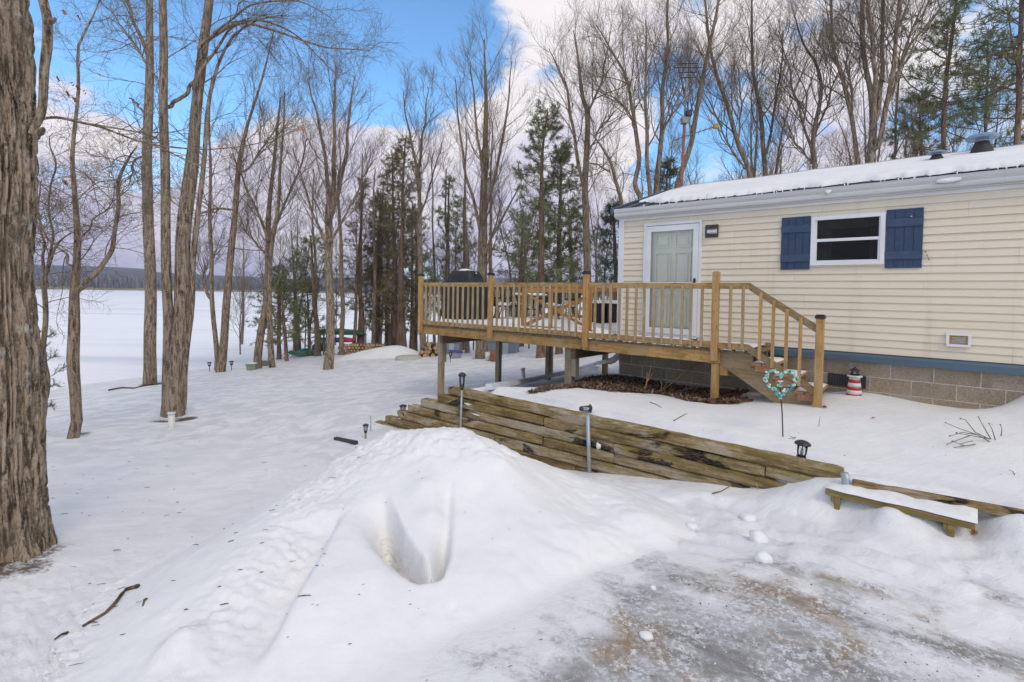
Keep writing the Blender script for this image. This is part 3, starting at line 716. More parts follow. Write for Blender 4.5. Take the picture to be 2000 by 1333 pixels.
    F = np.stack([I[:-1, :-1], I[:-1, 1:], I[1:, 1:], I[1:, :-1]], -1)[k4]
    used = np.unique(F); mp = -np.ones(nx * ny, int); mp[used] = np.arange(len(used))
    V = np.stack([X, Y, Z], -1).reshape(-1, 3)[used]
    me = npmesh("snow_pile", V, mp[F], M['snow2'], True); attr(me, "grit", np.clip(-c1 * 5 - .55, 0, 1).ravel()[used] * .55)  # mask follows cut depth: dirt lines plus painted shade inside the hollow
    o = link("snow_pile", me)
    tag(o, "tall plowed snow pile with a V shaped hollow in its face", "snow pile")
    return X, Y, Z
_pX, _pY, _pZ = build_pile()
def pile_z(x, y):
    i = int(round((y - 1.75) / .0175)); j = int(round((x + 2.75) / .0175))
    g = gz(x, y)
    if 0 <= i < _pZ.shape[0] and 0 <= j < _pZ.shape[1]: return max(g, float(_pZ[i, j]))
    return g

def _pile_only(x, y):
    i = int(round((y - 1.75) / .0175)); j = int(round((x + 2.75) / .0175))
    return float(_pZ[i, j]) if 0 <= i < _pZ.shape[0] and 0 <= j < _pZ.shape[1] else -9.0
# far shore: rising wooded hill behind the lake
def build_far():
    n = 180; az = np.radians(np.linspace(-75, 40, n)); rows = [(600, -4.2), (640, -3.0), (700, 1), (800, 13), (950, 26), (1300, 44), (2200, 20)]
    V = []
    for k, (r, z) in enumerate(rows):
        for a in az:
            h = z if k < 2 else z * (1.0 + .35 * fbm(np.array([a * 4.0]), np.array([k * .35]), o=3)[0]) * (1.05 - .55 * sstep(-.85, -.25, a) * 0.6)
            if k >= 3 and a > -.62 and a < -.38: h *= .85
            V.append((r * math.sin(a), r * math.cos(a), h))
    F = [[k * n + i, k * n + i + 1, (k + 1) * n + i + 1, (k + 1) * n + i] for k in range(len(rows) - 1) for i in range(n - 1)]
    t = NT("wooded_hill"); p = t.coord((.02, .02, .05), "Object", perobj=False); nn = t.noise(p, 3, 8, .7)
    t.col(t.mix(t.rng(nn, .35, .65), (.075, .070, .085), (.14, .125, .13))); t.b.inputs["Roughness"].default_value = 1; t.b.inputs["Specular IOR Level"].default_value = 0
    tag(link("far_hill", npmesh("far_hill", np.array(V), np.array(F), t.m, True)), "low wooded hill beyond the frozen lake", "hill", kind="structure")
    # bare woods on it: thousands of slim crowns
    rg = np.random.default_rng(5); N = 6000
    a = rg.uniform(math.radians(-74), math.radians(38), N); r = 606 + 75 * rg.random(N) ** 1.5
    g = np.interp(r, [600, 640, 700, 800], [-4.2, -3.0, 1, 13])
    h = rg.uniform(7, 14, N) * np.where(r < 612, .5, 1) * (1 + .25 * vnoise(a * 25, a * 0)); w = h * rg.uniform(.06, .14, N)
    P0 = np.stack([r * np.sin(a), r * np.cos(a), g - 1], 1); tx = np.stack([np.cos(a), -np.sin(a), 0 * a], 1); rd = np.stack([np.sin(a), np.cos(a), 0 * a], 1)
    prof = [(.22, 0), (.6, .30), (1.0, .58), (.7, .8), (.10, 1.0)]
    V = []; F = []; base = 0; allv = np.zeros((N, len(prof) * 4, 3)); fs = []
    for k, (pw, ph) in enumerate(prof):
        for q, (cx, cy) in enumerate(((-1, 0), (0, -1), (1, 0), (0, 1))):
            jj = rg.uniform(.7, 1.3, N)
            allv[:, k * 4 + q] = P0 + tx * (cx * w * pw * jj)[:, None] + rd * (cy * w * pw * jj)[:, None] + np.array([0, 0, 1]) * (h * ph * rg.uniform(.93, 1.07, N))[:, None]
    for k in range(len(prof) - 1):
        for q in range(4): fs.append([k * 4 + q, k * 4 + (q + 1) % 4, k * 4 + 4 + (q + 1) % 4, k * 4 + 4 + q])
    fs = np.array(fs); F = (fs[None] + (np.arange(N) * len(prof) * 4)[:, None, None]).reshape(-1, 4)
    t = NT("far_woods_bark"); at = t.attr("tone"); at2 = t.attr("ever")
    c = t.mix(at, (.085, .075, .070), (.24, .215, .20)); c = t.mix(at2, c, (.055, .06, .055)); t.col(c)
    t.b.inputs["Roughness"].default_value = 1; t.b.inputs["Specular IOR Level"].default_value = 0
    me = npmesh("far_forest", allv.reshape(-1, 3), F, t.m)
    attr(me, "tone", np.repeat(rg.random(N), len(prof) * 4)); attr(me, "ever", np.repeat((rg.random(N) < .12).astype(float), len(prof) * 4))
    tag(link("far_forest", me), "bare grey woods along the far shore of the lake", "forest", kind="stuff")
    # reed strip
    V = []; F = []
    for i in range(400):
        A = math.radians(-74 + 112 * i / 399)
        V += [(598 * math.sin(A), 598 * math.cos(A), -4.1), (600 * math.sin(A), 600 * math.cos(A), -4.1 + rnd.uniform(1.6, 3.0))]
    F = [[2 * i, 2 * i + 2, 2 * i + 3, 2 * i + 1] for i in range(399)]
    tag(link("reeds", npmesh("reeds", np.array(V), np.array(F), m_plain("shore_reeds", (.23, .17, .10), .95, .3, .3, .1))), "brown reeds along the far shore", "reeds", kind="stuff")
build_far()
# ------------------------------------------------------------------ house (local x along the front wall, y into the house, z up; z = world z + 1.6)
HZ = -1.6
house = thing("mobile_home", "cream sided single storey home with navy shutters and a snowy roof", "house", (HO[0], HO[1], HZ), YAW)
HL = 11.0; HD = 4.2
def hb(mb, lo, hi, **k): return mb.box((lo[0], lo[1], lo[2] - HZ), (hi[0], hi[1], hi[2] - HZ), **k)
EAVE, RIDGE, RD = 1.585, 2.27, 2.1
core = MB()
z0, z1 = -.78 - HZ, 1.42 - HZ
# hollow shell with openings for window and door behind glass
hb(core, (0.012, .03, -.78), (.60, .13, 1.42)); hb(core, (1.46, .03, -.78), (3.20, .13, 1.42)); hb(core, (4.01, .03, -.78), (HL, .13, 1.42))
hb(core, (.60, .03, 1.19), (1.46, .13, 1.42)); hb(core, (.60, .03, -.78), (1.46, .13, -.66)); hb(core, (3.20, .03, -.78), (4.01, .13, .50)); hb(core, (3.20, .03, 1.175), (4.01, .13, 1.42))
hb(core, (0.012, .13, -.78), (.11, HD, 1.42)); hb(core, (.11, HD - .1, -.78), (HL, HD, 1.42)); hb(core, (HL - .1, .13, -.78), (HL, HD - .1, 1.42))
gab = [(.02, 1.42 - HZ), (RD, RIDGE - .05 - HZ), (HD - .02, 1.42 - HZ)]
core.prism(gab, 'x', .012, .10); core.prism(gab, 'x', HL - .10, HL)
core.obj("wall", M['siding_core'], house)
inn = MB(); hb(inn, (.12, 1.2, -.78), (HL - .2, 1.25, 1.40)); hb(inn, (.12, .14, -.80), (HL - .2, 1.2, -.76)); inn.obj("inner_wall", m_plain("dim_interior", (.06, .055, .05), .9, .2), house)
# vinyl siding, one plank per course and length
EXP = .1010; NC = 21; ZB = -.755
WIN = (3.205, 4.0, .520, 1.150); DOORX = (.545, 1.505)
mesh_cache = {}
def plank(s0, s1, zlo, zhi, cuts=()):
    """lap profile between two heights, bottom lip proud of the wall; one mesh per unbroken length"""
    out = []
    def dep(z): return -.019 + .017 * min(1, max(0, (z - zlo) / (zhi - zlo)))
    def piece(a, b, l, h):
        if b - a < .01 or h - l < .004: return
        poly = [(dep(l), l - HZ), (dep(l + .6 * (h - l)) - .002, l + .6 * (h - l) - HZ), (dep(h), h - HZ), (.029, h - HZ), (.029, l - HZ)]
        out.append(MB().prism(poly, 'x', a, b))
    spans = [(s0, s1)]
    for a, b, cl, ch in cuts:
        ns = []
        for u, v in spans:
            if b <= u or a >= v or ch <= zlo or cl >= zhi: ns.append((u, v)); continue
            if a > u: ns.append((u, a))
            if b < v: ns.append((b, v))
            if cl > zlo: piece(max(a, u), min(b, v), zlo, min(cl, zhi))
            if ch < zhi: piece(max(a, u), min(b, v), max(ch, zlo), zhi)
        spans = ns
    for u, v in spans: piece(u, v, zlo, zhi)
    return out
seams = {}
for k in range(NC):
    zlo = ZB + k * EXP; zhi = min(zlo + EXP - .001, 1.372)
    if zhi - zlo < .03: continue
    r2 = random.Random(k // 2 * 7 + 3); brk = [.10]; x = .1 + r2.uniform(1.5, 3.6)
    while x < HL - .6: brk.append(x); x += 3.66 * r2.uniform(.75, 1.0)
    brk.append(HL - .02)
    for a, b in zip(brk[:-1], brk[1:]):
        lap = rnd.uniform(-.0012, .0012)
        for mb in plank(a + .0006, b - .0006, zlo, zhi, ((DOORX[0], DOORX[1], -2, 1.27), WIN)):
            mb.obj("siding_plank", M['siding'], house, loc=(0, lap, 0))
ct = MB(); hb(ct, (-.012, -.030, -.77), (.100, .012, 1.40)); hb(ct, (-.014, .0125, -.77), (.010, .11, 1.40)); ct.obj("corner_trim", M['white'], house)
fr = MB(); hb(fr, (.0, -.036, 1.366), (HL, .010, 1.412)); fr.obj("frieze_board", M['white'], house)
sk = MB(); sk.prism([(-.045, -.885 - HZ), (-.050, -.80 - HZ), (-.030, -.775 - HZ), (-.030, -.762 - HZ), (.02, -.762 - HZ), (.02, -.885 - HZ)], 'x', .0, HL); sk.obj("skirt_trim", M['bluetrim'], house)
dk = MB(); hb(dk, (.102, -.034, -.7615), (HL, .02, -.7555)); dk.obj("drip_strip", M['black'], house)
# soffit, fascia and gutter
so = MB(); hb(so, (-.05, -.10, 1.413), (HL + .05, .03, 1.428)); so.obj("soffit", M['gutter'], house)
gt = MB(); gp = [(-.03, 1.43), (-.115, 1.43), (-.135, 1.445), (-.140, 1.475), (-.128, 1.50), (-.150, 1.535), (-.158, 1.583), (-.145, 1.586), (-.13, 1.54), (-.03, 1.54)]
gt.prism([(a, b - HZ) for a, b in gp], 'x', -.06, HL + .05); gut = gt.obj("gutter", M['gutter'], house)
gs = MB()
for x in (2.15, 5.2, 8.3): gs.prism([(a - .0025 if a < -.05 else a, b - HZ + .0015) for a, b in gp], 'x', x, x + .012)
gs.obj("gutter_seam", M['gutter'], gut)
fa = MB(); hb(fa, (-.05, -.029, 1.43), (HL + .05, .0, 1.575)); fa.obj("fascia", M['gutter'], house)
# roof: two slopes of ribbed metal
def roof_z(d): return EAVE + (RIDGE - EAVE) * min(d + .10, 2 * RD - d + .10) / (RD + .10)
rf = MB()
for sgn in (0, 1):
    prof = [(-.12, roof_z(-.12)), (RD, roof_z(RD)), (RD, roof_z(RD) - .05), (-.12, roof_z(-.12) - .06)]
    if sgn: prof = [(2 * RD - a, b) for a, b in prof]
    rf.prism([(a, b - HZ) for a, b in prof], 'x', -.09, HL + .09)
for x in np.arange(-.06, HL, .30):
    for sgn in (0, 1):
        prof = [(-.125, roof_z(-.12) + .001), (-.125, roof_z(-.12) + .026), (RD, roof_z(RD) + .026), (RD, roof_z(RD) + .001)]
        if sgn: prof = [(2 * RD - a, b) for a, b in prof]
        rf.prism([(a, b - HZ) for a, b in prof], 'x', float(x), float(x) + .03)
roof = rf.obj("roof", M['roof'], house)
rk = MB()
for sgn in (0, 1):
    prof = [(-.13, roof_z(-.12) + .032), (RD - .0, roof_z(RD) + .032), (RD, roof_z(RD) - .09), (-.13, roof_z(-.12) - .085)]
    if sgn: prof = [(2 * RD - a, b) for a, b in prof]
    rk.prism([(a, b - HZ) for a, b in prof], 'x', -.125, -.091)
rk.obj("rake_edge", M['roofblue'], roof)
def roof_snow():
    # blanket with a ragged, dripping lower lip and a crease half way up
    ss = np.arange(.05, HL + .05, .028); dd = np.concatenate([np.linspace(0, .12, 9), np.linspace(.14, 1, 34)])
    S, Q = np.meshgrid(ss, dd)
    lip = .05 + .14 * fbm(S * 1.3, S * 0 + 3.3, o=5, g=.6) - .05 * np.maximum(0, fbm(S * 8, S * 0 + 8, o=3)) ** .7
    lip = np.maximum(lip, -.128)
    lip = lip + np.maximum(0, .75 - S) * .8                      # bare metal at the near corner of the eave
    top = RD + .02 - 0 * S
    Dv = lip + (top - lip) * Q
    th = .045 * np.minimum(1, (Q / .05) ** .5) * (1 + .35 * (Dv < .55)) * (1 - .95 * np.exp(-((Dv - .62 - .05 * np.sin(S * .8)) / .06) ** 2)) + .02 * fbm(S * 1.4, Dv * 2, o=4)
    th = th * sstep(.05, .45, S - np.maximum(0, .3 - .2 * Dv)) * (Q > 0) + .002
    zz = EAVE + (RIDGE - EAVE) * (Dv + .10) / (RD + .10) + .012 + np.maximum(th, -.02) + .018 * (Q > 0) - .10 * np.exp(-((Dv - .62 - .05 * np.sin(S * .8)) / .022) ** 2) * sstep(4.2, 2.6, S + .8 * fbm(S * 2, S * 0, o=2))
    V = np.stack([S, Dv, zz - HZ], -1).reshape(-1, 3); ny, nx = S.shape; I = np.arange(nx * ny).reshape(ny, nx)
    F = np.stack([I[:-1, :-1], I[:-1, 1:], I[1:, 1:], I[1:, :-1]], -1).reshape(-1, 4)
    # the back slope wears the same blanket
    V2 = V.copy(); V2[:, 1] = 2 * RD - V2[:, 1]
    V = np.concatenate([V, V2]); F = np.concatenate([F, F[:, ::-1] + len(V2)])
    link("roof_snow", npmesh("roof_snow", V, F, M['snow2'], True), house)
    ic = MB()
    for i in range(70):
        s = rnd.uniform(.5, HL - .2); l = rnd.uniform(.02, .07) * (1 if rnd.random() < .85 else 1.6); d = -.125 - rnd.uniform(0, .02)
        zt = roof_z(-.1) + .03 - HZ
        ic.tube([(s, d, zt), (s + .002, d, zt - l * .5), (s, d, zt - l)], [.009, .006, .0015], 5)
    o = ic.obj("icicles", m_plain("ice_drips", (.74, .77, .80), .12, .05, 4, .6), house, True); o["kind"] = "stuff"
roof_snow()
# frozen overflow on the gutter
for s_, w_ in ((sz(1852, 352, -.15)[0], .12), (sz(1618, 371, -.15)[0], .035)):
    bm = bmesh.new(); bmesh.ops.create_icosphere(bm, subdivisions=3, radius=1.0)
    for v in bm.verts:
        k = 1 + .45 * fbm(np.array([v.co.x * 2.2 + s_]), np.array([v.co.y * 2]), np.array([v.co.z * 2]), o=3)[0]
        v.co = Vector((s_ + v.co.x * k * w_, -.158 + v.co.y * k * .022, 1.512 - HZ + v.co.z * k * .030 + .012 * abs(v.co.x)))
    me = bpy.data.meshes.new("ice_lump"); bm.to_mesh(me); bm.free(); me.materials.append(M['snow2']); me.polygons.foreach_set("use_smooth", [True] * len(me.polygons)); link("ice_lump", me, gut)
# roof vents
def roof_vent(px, py_base, w, h, d):
    s, _ = sz(px, py_base, d); zb = roof_z(d) + .06 - HZ
    mb = MB(); mb.lathe([(w * .42, -.05), (w * .40, .0), (w * .30, h * .35), (w * .24, h * .55), (w * .23, h * .6)], (s, d, zb), 16)
    v = mb.obj("roof_vent", M['rubber'], house, True)
    mb = MB(); mb.lathe([(w * .21, h * .55), (w * .21, h * .75)], (s, d, zb), 16); mb.obj("vent_pipe", M['galv'], v, True)
    mb = MB(); mb.lathe([(w * .42, h * .72), (w * .52, h * .74), (w * .53, h * .86), (w * .44, h * .97), (w * .20, h * 1.04)], (s, d, zb), 18); mb.obj("vent_cap", M['ventblue'], v)
roof_vent(1917, 303, .36, .27, 1.75); roof_vent(1829, 318, .24, .125, 1.5)
# door
dr = MB(); zt, zb_ = 1.29, -.70
for lo, hi in (((.500, -.038, zb_), (.548, .03, zt)), ((1.500, -.038, zb_), (1.548, .03, zt)), ((.5485, -.038, zt - .05), (1.4995, .03, zt)), ((.5485, -.045, zb_ - .03), (1.4995, .03, zb_ + .012))): hb(dr, lo, hi)
door = dr.obj("door_frame", M['white'], house)
st = MB()
for lo, hi in (((.552, -.048, -.680), (.640, -.012, 1.228)), ((1.408, -.048, -.680), (1.496, -.012, 1.228)), ((.6405, -.048, 1.130), (1.4075, -.012, 1.228)), ((.6405, -.048, -.680), (1.4075, -.012, -.572)), ((.6405, -.044, .205), (1.4075, -.016, .235))): hb(st, lo, hi)
for k in range(3): hb(st, (.645, -.0515, -.665 + k * .03), (1.403, -.0485, -.645 + k * .03))
st.obj("storm_door", M['white'], door)
sl = MB(); hb(sl, (.55, .045, -.66), (1.50, .085, 1.20)); sl.obj("door_slab", M['doorpale'], door)
for r_, (za, zb2) in enumerate(((.84, 1.08), (.10, .76), (-.56, .0))):
    for xa in (.70, 1.06):
        pm = MB(); w_ = .29
        # raised frame round a sunken field
        hb(pm, (xa, .022, za), (xa + w_, .0445, za + .022)); hb(pm, (xa, .022, zb2 - .022), (xa + w_, .0445, zb2)); hb(pm, (xa, .022, za + .0225), (xa + .022, .0445, zb2 - .0225)); hb(pm, (xa + w_ - .022, .022, za + .0225), (xa + w_, .0445, zb2 - .0225)); hb(pm, (xa + .055, .028, za + .05), (xa + w_ - .055, .0447, zb2 - .05))
        pm.obj("door_panel", M['doorpale'], door)
gl = MB(); hb(gl, (.6405, -.032, -.572), (1.4075, -.028, 1.130)); gl.obj("glass_pane", M['glass'], door)
hd = MB(); hd.tube([(1.452, -.05, .235 - HZ), (1.452, -.10, .235 - HZ)], .014, 8); hd.tube([(1.452, -.095, .175 - HZ), (1.452, -.095, .29 - HZ)], .013, 8); hb(hd, (1.436, -.054, .16), (1.468, -.0485, .30)); hd.obj("door_handle", M['black'], door)
# window
wn = MB(); a, b, c, d_ = 3.157, 4.046, .480, 1.192; f = .052
for lo, hi in (((a, -.046, c), (a + f, .03, d_)), ((b - f, -.046, c), (b, .03, d_)), ((a + f, -.046, d_ - f), (b - f, .03, d_)), ((a + f, -.046, c), (b - f, .03, c + f * .9))): hb(wn, lo, hi)
win = wn.obj("window_frame", M['white'], house)
mid = (c + d_) / 2
sa = MB()
for lo, hi in (((a + f, -.036, mid - .012), (b - f, .0, mid + .028)), ((a + f, -.022, mid + .0285), (a + f + .02, .02, d_ - f)), ((b - f - .02, -.022, mid + .0285), (b - f, .02, d_ - f)), ((a + f, -.030, c + f * .9), (a + f + .026, .0, mid - .0125)), ((b - f - .026, -.030, c + f * .9), (b - f, .0, mid - .0125)), ((a + f + .0265, -.030, c + f * .9), (b - f - .0265, .0, c + f * .9 + .024))): hb(sa, lo, hi)
sa.obj("window_sash", M['white'], win)
pn = MB(); hb(pn, (a + f + .02, .006, mid + .028), (b - f - .02, .010, d_ - f)); pn.obj("window_pane", M['glassd'], win)
pn = MB(); hb(pn, (a + f + .026, -.016, c + f * .9 + .024), (b - f - .026, -.012, mid - .012)); pn.obj("window_pane", M['glassd'], win)
cu = MB()
for x0_, x1_ in ((3.215, 3.40), (3.86, 3.99)):
    n_ = 26; P_ = [(x0_ + (x1_ - x0_) * i / n_, .135 + .012 * math.sin(i * 1.25)) for i in range(n_ + 1)]
    cu.add([(x, y, z) for z in (.50 - HZ, 1.18 - HZ) for x, y in P_], [(i, i + 1, n_ + 2 + i, n_ + 1 + i) for i in range(n_)])
for o_ in (0, 1):
    pass
c0_ = MB(); h_ = len(cu.v) // 2
c0_.add(cu.v[:h_], [f for f in cu.f if max(f) < h_]); c0_.obj("curtain", M['curtain'], win)
c1_ = MB(); c1_.add(cu.v[h_:], [tuple(k - h_ for k in f) for f in cu.f if min(f) >= h_]); c1_.obj("curtain", M['curtain'], win)
hb_ = MB(); hb(hb_, (3.215, .118, 1.02), (3.99, .128, 1.175)); hb_.obj("window_valance", M['curtain'], win)
# board and batten shutters
def shutter(x0, x1, z0_, z1_):
    bw = (x1 - x0) / 4; root = None
    for k in range(4):
        mb = MB(); hb(mb, (x0 + k * bw + .003, -.034, z0_), (x0 + (k + 1) * bw - .003, -.020, z1_))
        if root is None:
            bk = MB(); hb(bk, (x0 + .004, -.0265, z0_ + .004), (x1 - .004, -.0195, z1_ - .004)); root = bk.obj("shutter", M['shutter'], house)
        mb.obj("shutter_board", M['shutter'], root)
    h = z1_ - z0_
    for zc in (z0_ + h * .215, z0_ + h * .77):
        mb = MB(); hb(mb, (x0, -.050, zc - .055), (x1, -.0345, zc + .055), bev=.004); mb.obj("batten", M['shutter2'], root)
shutter(2.757, 3.150, .425, 1.213); shutter(4.053, 4.452, .425, 1.217)
sp = MB(); p_ = sz(1780, 423, -.05); sp.lathe([(.001, -.006), (.011, -.002), (.011, .003), (.001, .006)], (p_[0], -.054, p_[1] - HZ), 8); sp.obj("snow_speck", M['snow2'], house)
# porch light
pl = MB(); hb(pl, (1.598, -.030, .975), (1.814, -.018, 1.188), bev=.003); pl = pl.obj("porch_light", M['bronze'], house)
mb = MB(); mb.prism([(-.0305, 1.14 - HZ), (-.095, 1.10 - HZ), (-.105, 1.05 - HZ), (-.0305, 1.035 - HZ)], 'x', 1.655, 1.795); mb.obj("light_lens", M['lens'], pl)
mb = MB(); mb.prism([(-.0306, 1.158 - HZ), (-.108, 1.115 - HZ), (-.108, 1.103 - HZ), (-.0306, 1.143 - HZ)], 'x', 1.64, 1.81); mb.obj("light_hood", M['bronze'], pl)
# vent box low on the wall
a, b, c, d_ = 4.722, 4.966, -.588, -.412
mb = MB()
for lo, hi in (((a, -.055, d_ - .032), (b, -.018, d_)), ((a + .006, -.052, c), (b - .006, -.018, c + .030)), ((a, -.054, c + .0305), (a + .032, -.018, d_ - .0325)), ((b - .032, -.054, c + .0305), (b, -.018, d_ - .0325))): hb(mb, lo, hi)
vb = mb.obj("wall_vent", M['white'], house)
mb = MB(); hb(mb, (a + .032, -.030, c + .030), (b - .032, -.018, d_ - .032)); mb.obj("vent_panel", M['yellow'], vb)
mb = MB(); 
for k in range(4): hb(mb, (a + .055, -.040, c + .055 + k * .018), (b - .05, -.0305, c + .068 + k * .018))
mb.obj("vent_louver", M['greylouver'], vb)
# block foundation
mb = MB(); hb(mb, (.02, .0325, -2.6), (HL, .20, -.886)); hb(mb, (.02, .20, -2.6), (.2, HD - .05, -.886)); mb.obj("mortar_bed", M['mortar'], house)
BL, BH = .4575, .2035; bmh = None
for r_ in range(5):
    off = 4.616 - BL * 11 if r_ % 2 == 0 else 4.616 - BL * 11 - BL / 2
    zt = -.892 - r_ * BH; x = off
    while x < 7.6:
        x0, x1 = max(x + .005, .02), x + BL - .005
        if x1 - x0 > .06 and x1 > .05:
            vent = (r_ in (0, 1)) and False
            mb = MB(); hb(mb, (x0, .030 - rnd.uniform(0, .003), zt - BH + .011), (x1, .0355, zt), bev=.002); mb.obj("block", M['block'], house)
        x += BL
mb = MB(); a, b, c, d_ = 3.425, 3.884, -1.262, -1.088; hb(mb, (a, .012, c), (b, .0285, d_)); fv = mb.obj("foundation_vent", M['black'], house)
mb = MB()
for k in range(13): hb(mb, (a + .03 + k * .032, .004, c + .02), (a + .042 + k * .032, .0115, d_ - .02))
for z_ in (c + .004, d_ - .012): hb(mb, (a, .002, z_), (b, .0118, z_ + .010))
mb.obj("vent_slat", m_plain("dark_vent_slat", (.06, .06, .065), .5, .2), fv)
# dead vine scraps on the siding by the right shutter
mb = MB()
for q in range(3):
    p = sz(1806 + q * 3, 490 + q * 7, -.03); mb.tube([(p[0], -.025, p[1] - HZ), (p[0] + .012, -.03, p[1] - HZ - .02), (p[0] + .018, -.026, p[1] - HZ - .035)], [.003, .006, .002], 5)
mb.obj("dead_vine", M['leaf'], house)
# ------------------------------------------------------------------ deck (same local frame as the house)
DZ = -2.4
deck = thing("wooden_deck", "raised wooden deck with baluster railing and stairs against the cream house", "deck", (HO[0], HO[1], DZ), YAW)
def dbx(lo, hi, name, mat, parent=None, **k):
    mb = MB(); mb.box((lo[0], lo[1], lo[2] - DZ), (hi[0], hi[1], hi[2] - DZ), **k); return mb.obj(name, mat, parent or deck)
DT = -.768; DF = -1.0; DB = 3.55; S0, S1 = -4.47, 2.62
# deck boards run back from the front edge; each is its own piece
bw = .1435; n = int((S1 - S0) / bw) + 1
meshA = MB().bbox((-.0675, 0, -.036), (.0675, DB - DF + .06, 0), .004).mesh("deck_board", M['deck_y']); meshB = MB().bbox((-.0675, 0, -.036), (.0675, .96, 0), .004).mesh("deck_board", M['deck_y'])
for k in range(n):
    s = S0 + .07 + k * bw
    link("deck_board", meshA if s < -.09 else meshB, deck, (s, DF - .03 + rnd.uniform(-.006, .006), DT - DZ + rnd.uniform(-.002, .002)))
# rim boards
dbx((S0 - .04, DF - .004, -.975), (-.17, DF + .036, -.806), "rim_board", M['deck_x'], bev=.004); dbx((-.16, DF + .012, -.985), (2.20, DF + .052, -.806), "rim_board", M['deck_x'], bev=.004)
dbx((S0 - .04, DF + .04, -.975), (S0, DB, -.806), "rim_board", M['deck_y'], bev=.004); dbx((S0 - .04, DB - .0, -.975), (-.02, DB + .038, -.806), "rim_board", M['deck_x'], bev=.004)
jm = MB().box((S0 + .02, -.019, 0), (-.05, .019, .16)).mesh("joist", M['beamw']); 
for k in range(9): link("joist", jm, deck, (0, DF + .45 + k * .46, -.97 - DZ))
jm2 = MB().box((-.0, -.019, 0), (2.15, .019, .16)).mesh("joist", M['beamw'])
for k in range(2): link("joist", jm2, deck, (0, DF + .42 + k * .45, -.972 - DZ))
# beams under the joists, running back, and the support posts
def zg_at(s, d):
    p = hw(s, d, 0); return gz(p[0], p[1])
for s, d0, d1 in ((-3.93, -.90, DB - .1), (-.40, -.90, DB - .1), (1.98, -.9, -.1)):
    if d1 > 0: dbx((s - .045, d0, -1.17), (s + .045, d1, -.987), "beam", M['beamw'])
def support(s, d, w=.14, top=-.99, mat='support'):
    zb = zg_at(s, d) - .25; dbx((s - w / 2, d - w / 2, zb), (s + w / 2, d + w / 2, top), "support_post", M[mat], bev=.004)
support(-4.035, -.80, .115, -.975); dbx((-3.972, -.87, -1.6), (-3.93, -.74, -1.175), "post_splice", M['support'])
support(-.505, -.82, .11, -.99); dbx((-.445, -.88, -1.50), (-.36, -.76, -1.175), "post_splice", M['support']); dbx((-.62, -.845, -1.75), (-.565, -.79, -.99), "post_splice", M['support'])
support(2.135, -.955, .095, -.99, 'deck_z'); dbx((2.187, -.93, -1.16), (2.30, -.80, -.99), "post_cleat", M['deck_z'])
support(-3.93, 1.05, .12, -1.172); support(-3.2, 2.2, .12, -.99); support(-3.93, 3.3, .12, -1.172, 'deck_z'); support(-.40, 1.3, .12, -1.172); support(-.40, 3.3, .12, -1.172, 'deck_z'); support(-2.2, 3.4, .12, -.99, 'deck_z')
# railing
RT = .198
def rail_post(s, d, zlo, ztop, cap, w=.089, cham=True):
    mb = MB(); z0_, z1_ = zlo - DZ, ztop - DZ
    mb.box((s - w / 2, d - w / 2, z0_), (s + w / 2, d + w / 2, z1_ - .075), bev=.004)
    g = .005
    mb.box((s - w / 2 + g, d - w / 2 + g, z1_ - .075), (s + w / 2 - g, d + w / 2 - g, z1_ - .066))
    V = []
    mb.box((s - w / 2, d - w / 2, z1_ - .066), (s + w / 2, d + w / 2, z1_ - .012)); 
    if not cap: mb.prism([(s - w / 2 + .012, z1_ - .012), (s - w / 2 + .02, z1_), (s + w / 2 - .02, z1_), (s + w / 2 - .012, z1_ - .012)], 'y', d - w / 2 + .012, d + w / 2 - .012)
    p = mb.obj("rail_post", M['deck_z'], deck)
    if cap:
        cb = MB(); q = w / 2 + .012
        cb.box((s - q, d - q, z1_ - .020), (s + q, d + q, z1_ + .018), bev=.004); cb.box((s - q + .012, d - q + .012, z1_ + .018), (s + q - .012, d + q - .012, z1_ + .034), bev=.003)
        cb.obj("post_cap", M['black'], p)
    bl = MB()
    for zz in (zlo + .05, zlo + .12):
        bl.tube([(s, d - w / 2 - .006, zz - DZ), (s, d - w / 2 + .01, zz - DZ)], .011, 8)
    bl.obj("bolt", M['galv'], p)
    return p
PF = DF - .052
for s, cap in ((-4.475, True), (-2.305, True), (-.062, True), (2.145, False)): rail_post(s, PF, -.94, .365, cap)
def rail_run(a, b, d, axis='x', z=RT, back=False):
    """top and bottom rail between two posts with balusters fixed on the outer face"""
    if axis == 'x':
        dbx((a, d + .004, z - .09), (b, d + .042, z), "top_rail", M['deck_x'], bev=.004); dbx((a, d + .004, -.757), (b, d + .042, -.668), "bottom_rail", M['deck_x'], bev=.004)
    else:
        dbx((d + .004, a, z - .09), (d + .042, b, z), "top_rail", M['deck_y'], bev=.004); dbx((d + .004, a, -.757), (d + .042, b, -.668), "bottom_rail", M['deck_y'], bev=.004)
BALM = MB()
BALM.box((-.0185, -.0185, 0), (.0185, .0185, .905), bev=.0025); 
bal_mesh = BALM.mesh("baluster", M['baluster'])
def balusters(a, b, d, axis='x', z0_=-.745, step=.148, mesh=None):
    nb = max(1, int(round((b - a) / step)) - 1); st_ = (b - a) / (nb + 1)
    for k in range(nb):
        u = a + st_ * (k + 1) + rnd.uniform(-.008, .008)
        loc = (u, d - .016, z0_ - DZ + rnd.uniform(-.012, .012)) if axis == 'x' else (d - .016, u, z0_ - DZ)
        link("baluster", mesh or bal_mesh, deck, loc, (rnd.uniform(-.006, .006), rnd.uniform(-.008, .008), rnd.uniform(-.05, .05)))
for a, b in ((-4.43, -2.35), (-2.26, -.107), (-.017, 2.10)):
    rail_run(a, b, PF); balusters(a, b, PF)
rail_run(2.19, 2.60, PF); balusters(2.19, 2.70, PF, step=.165)
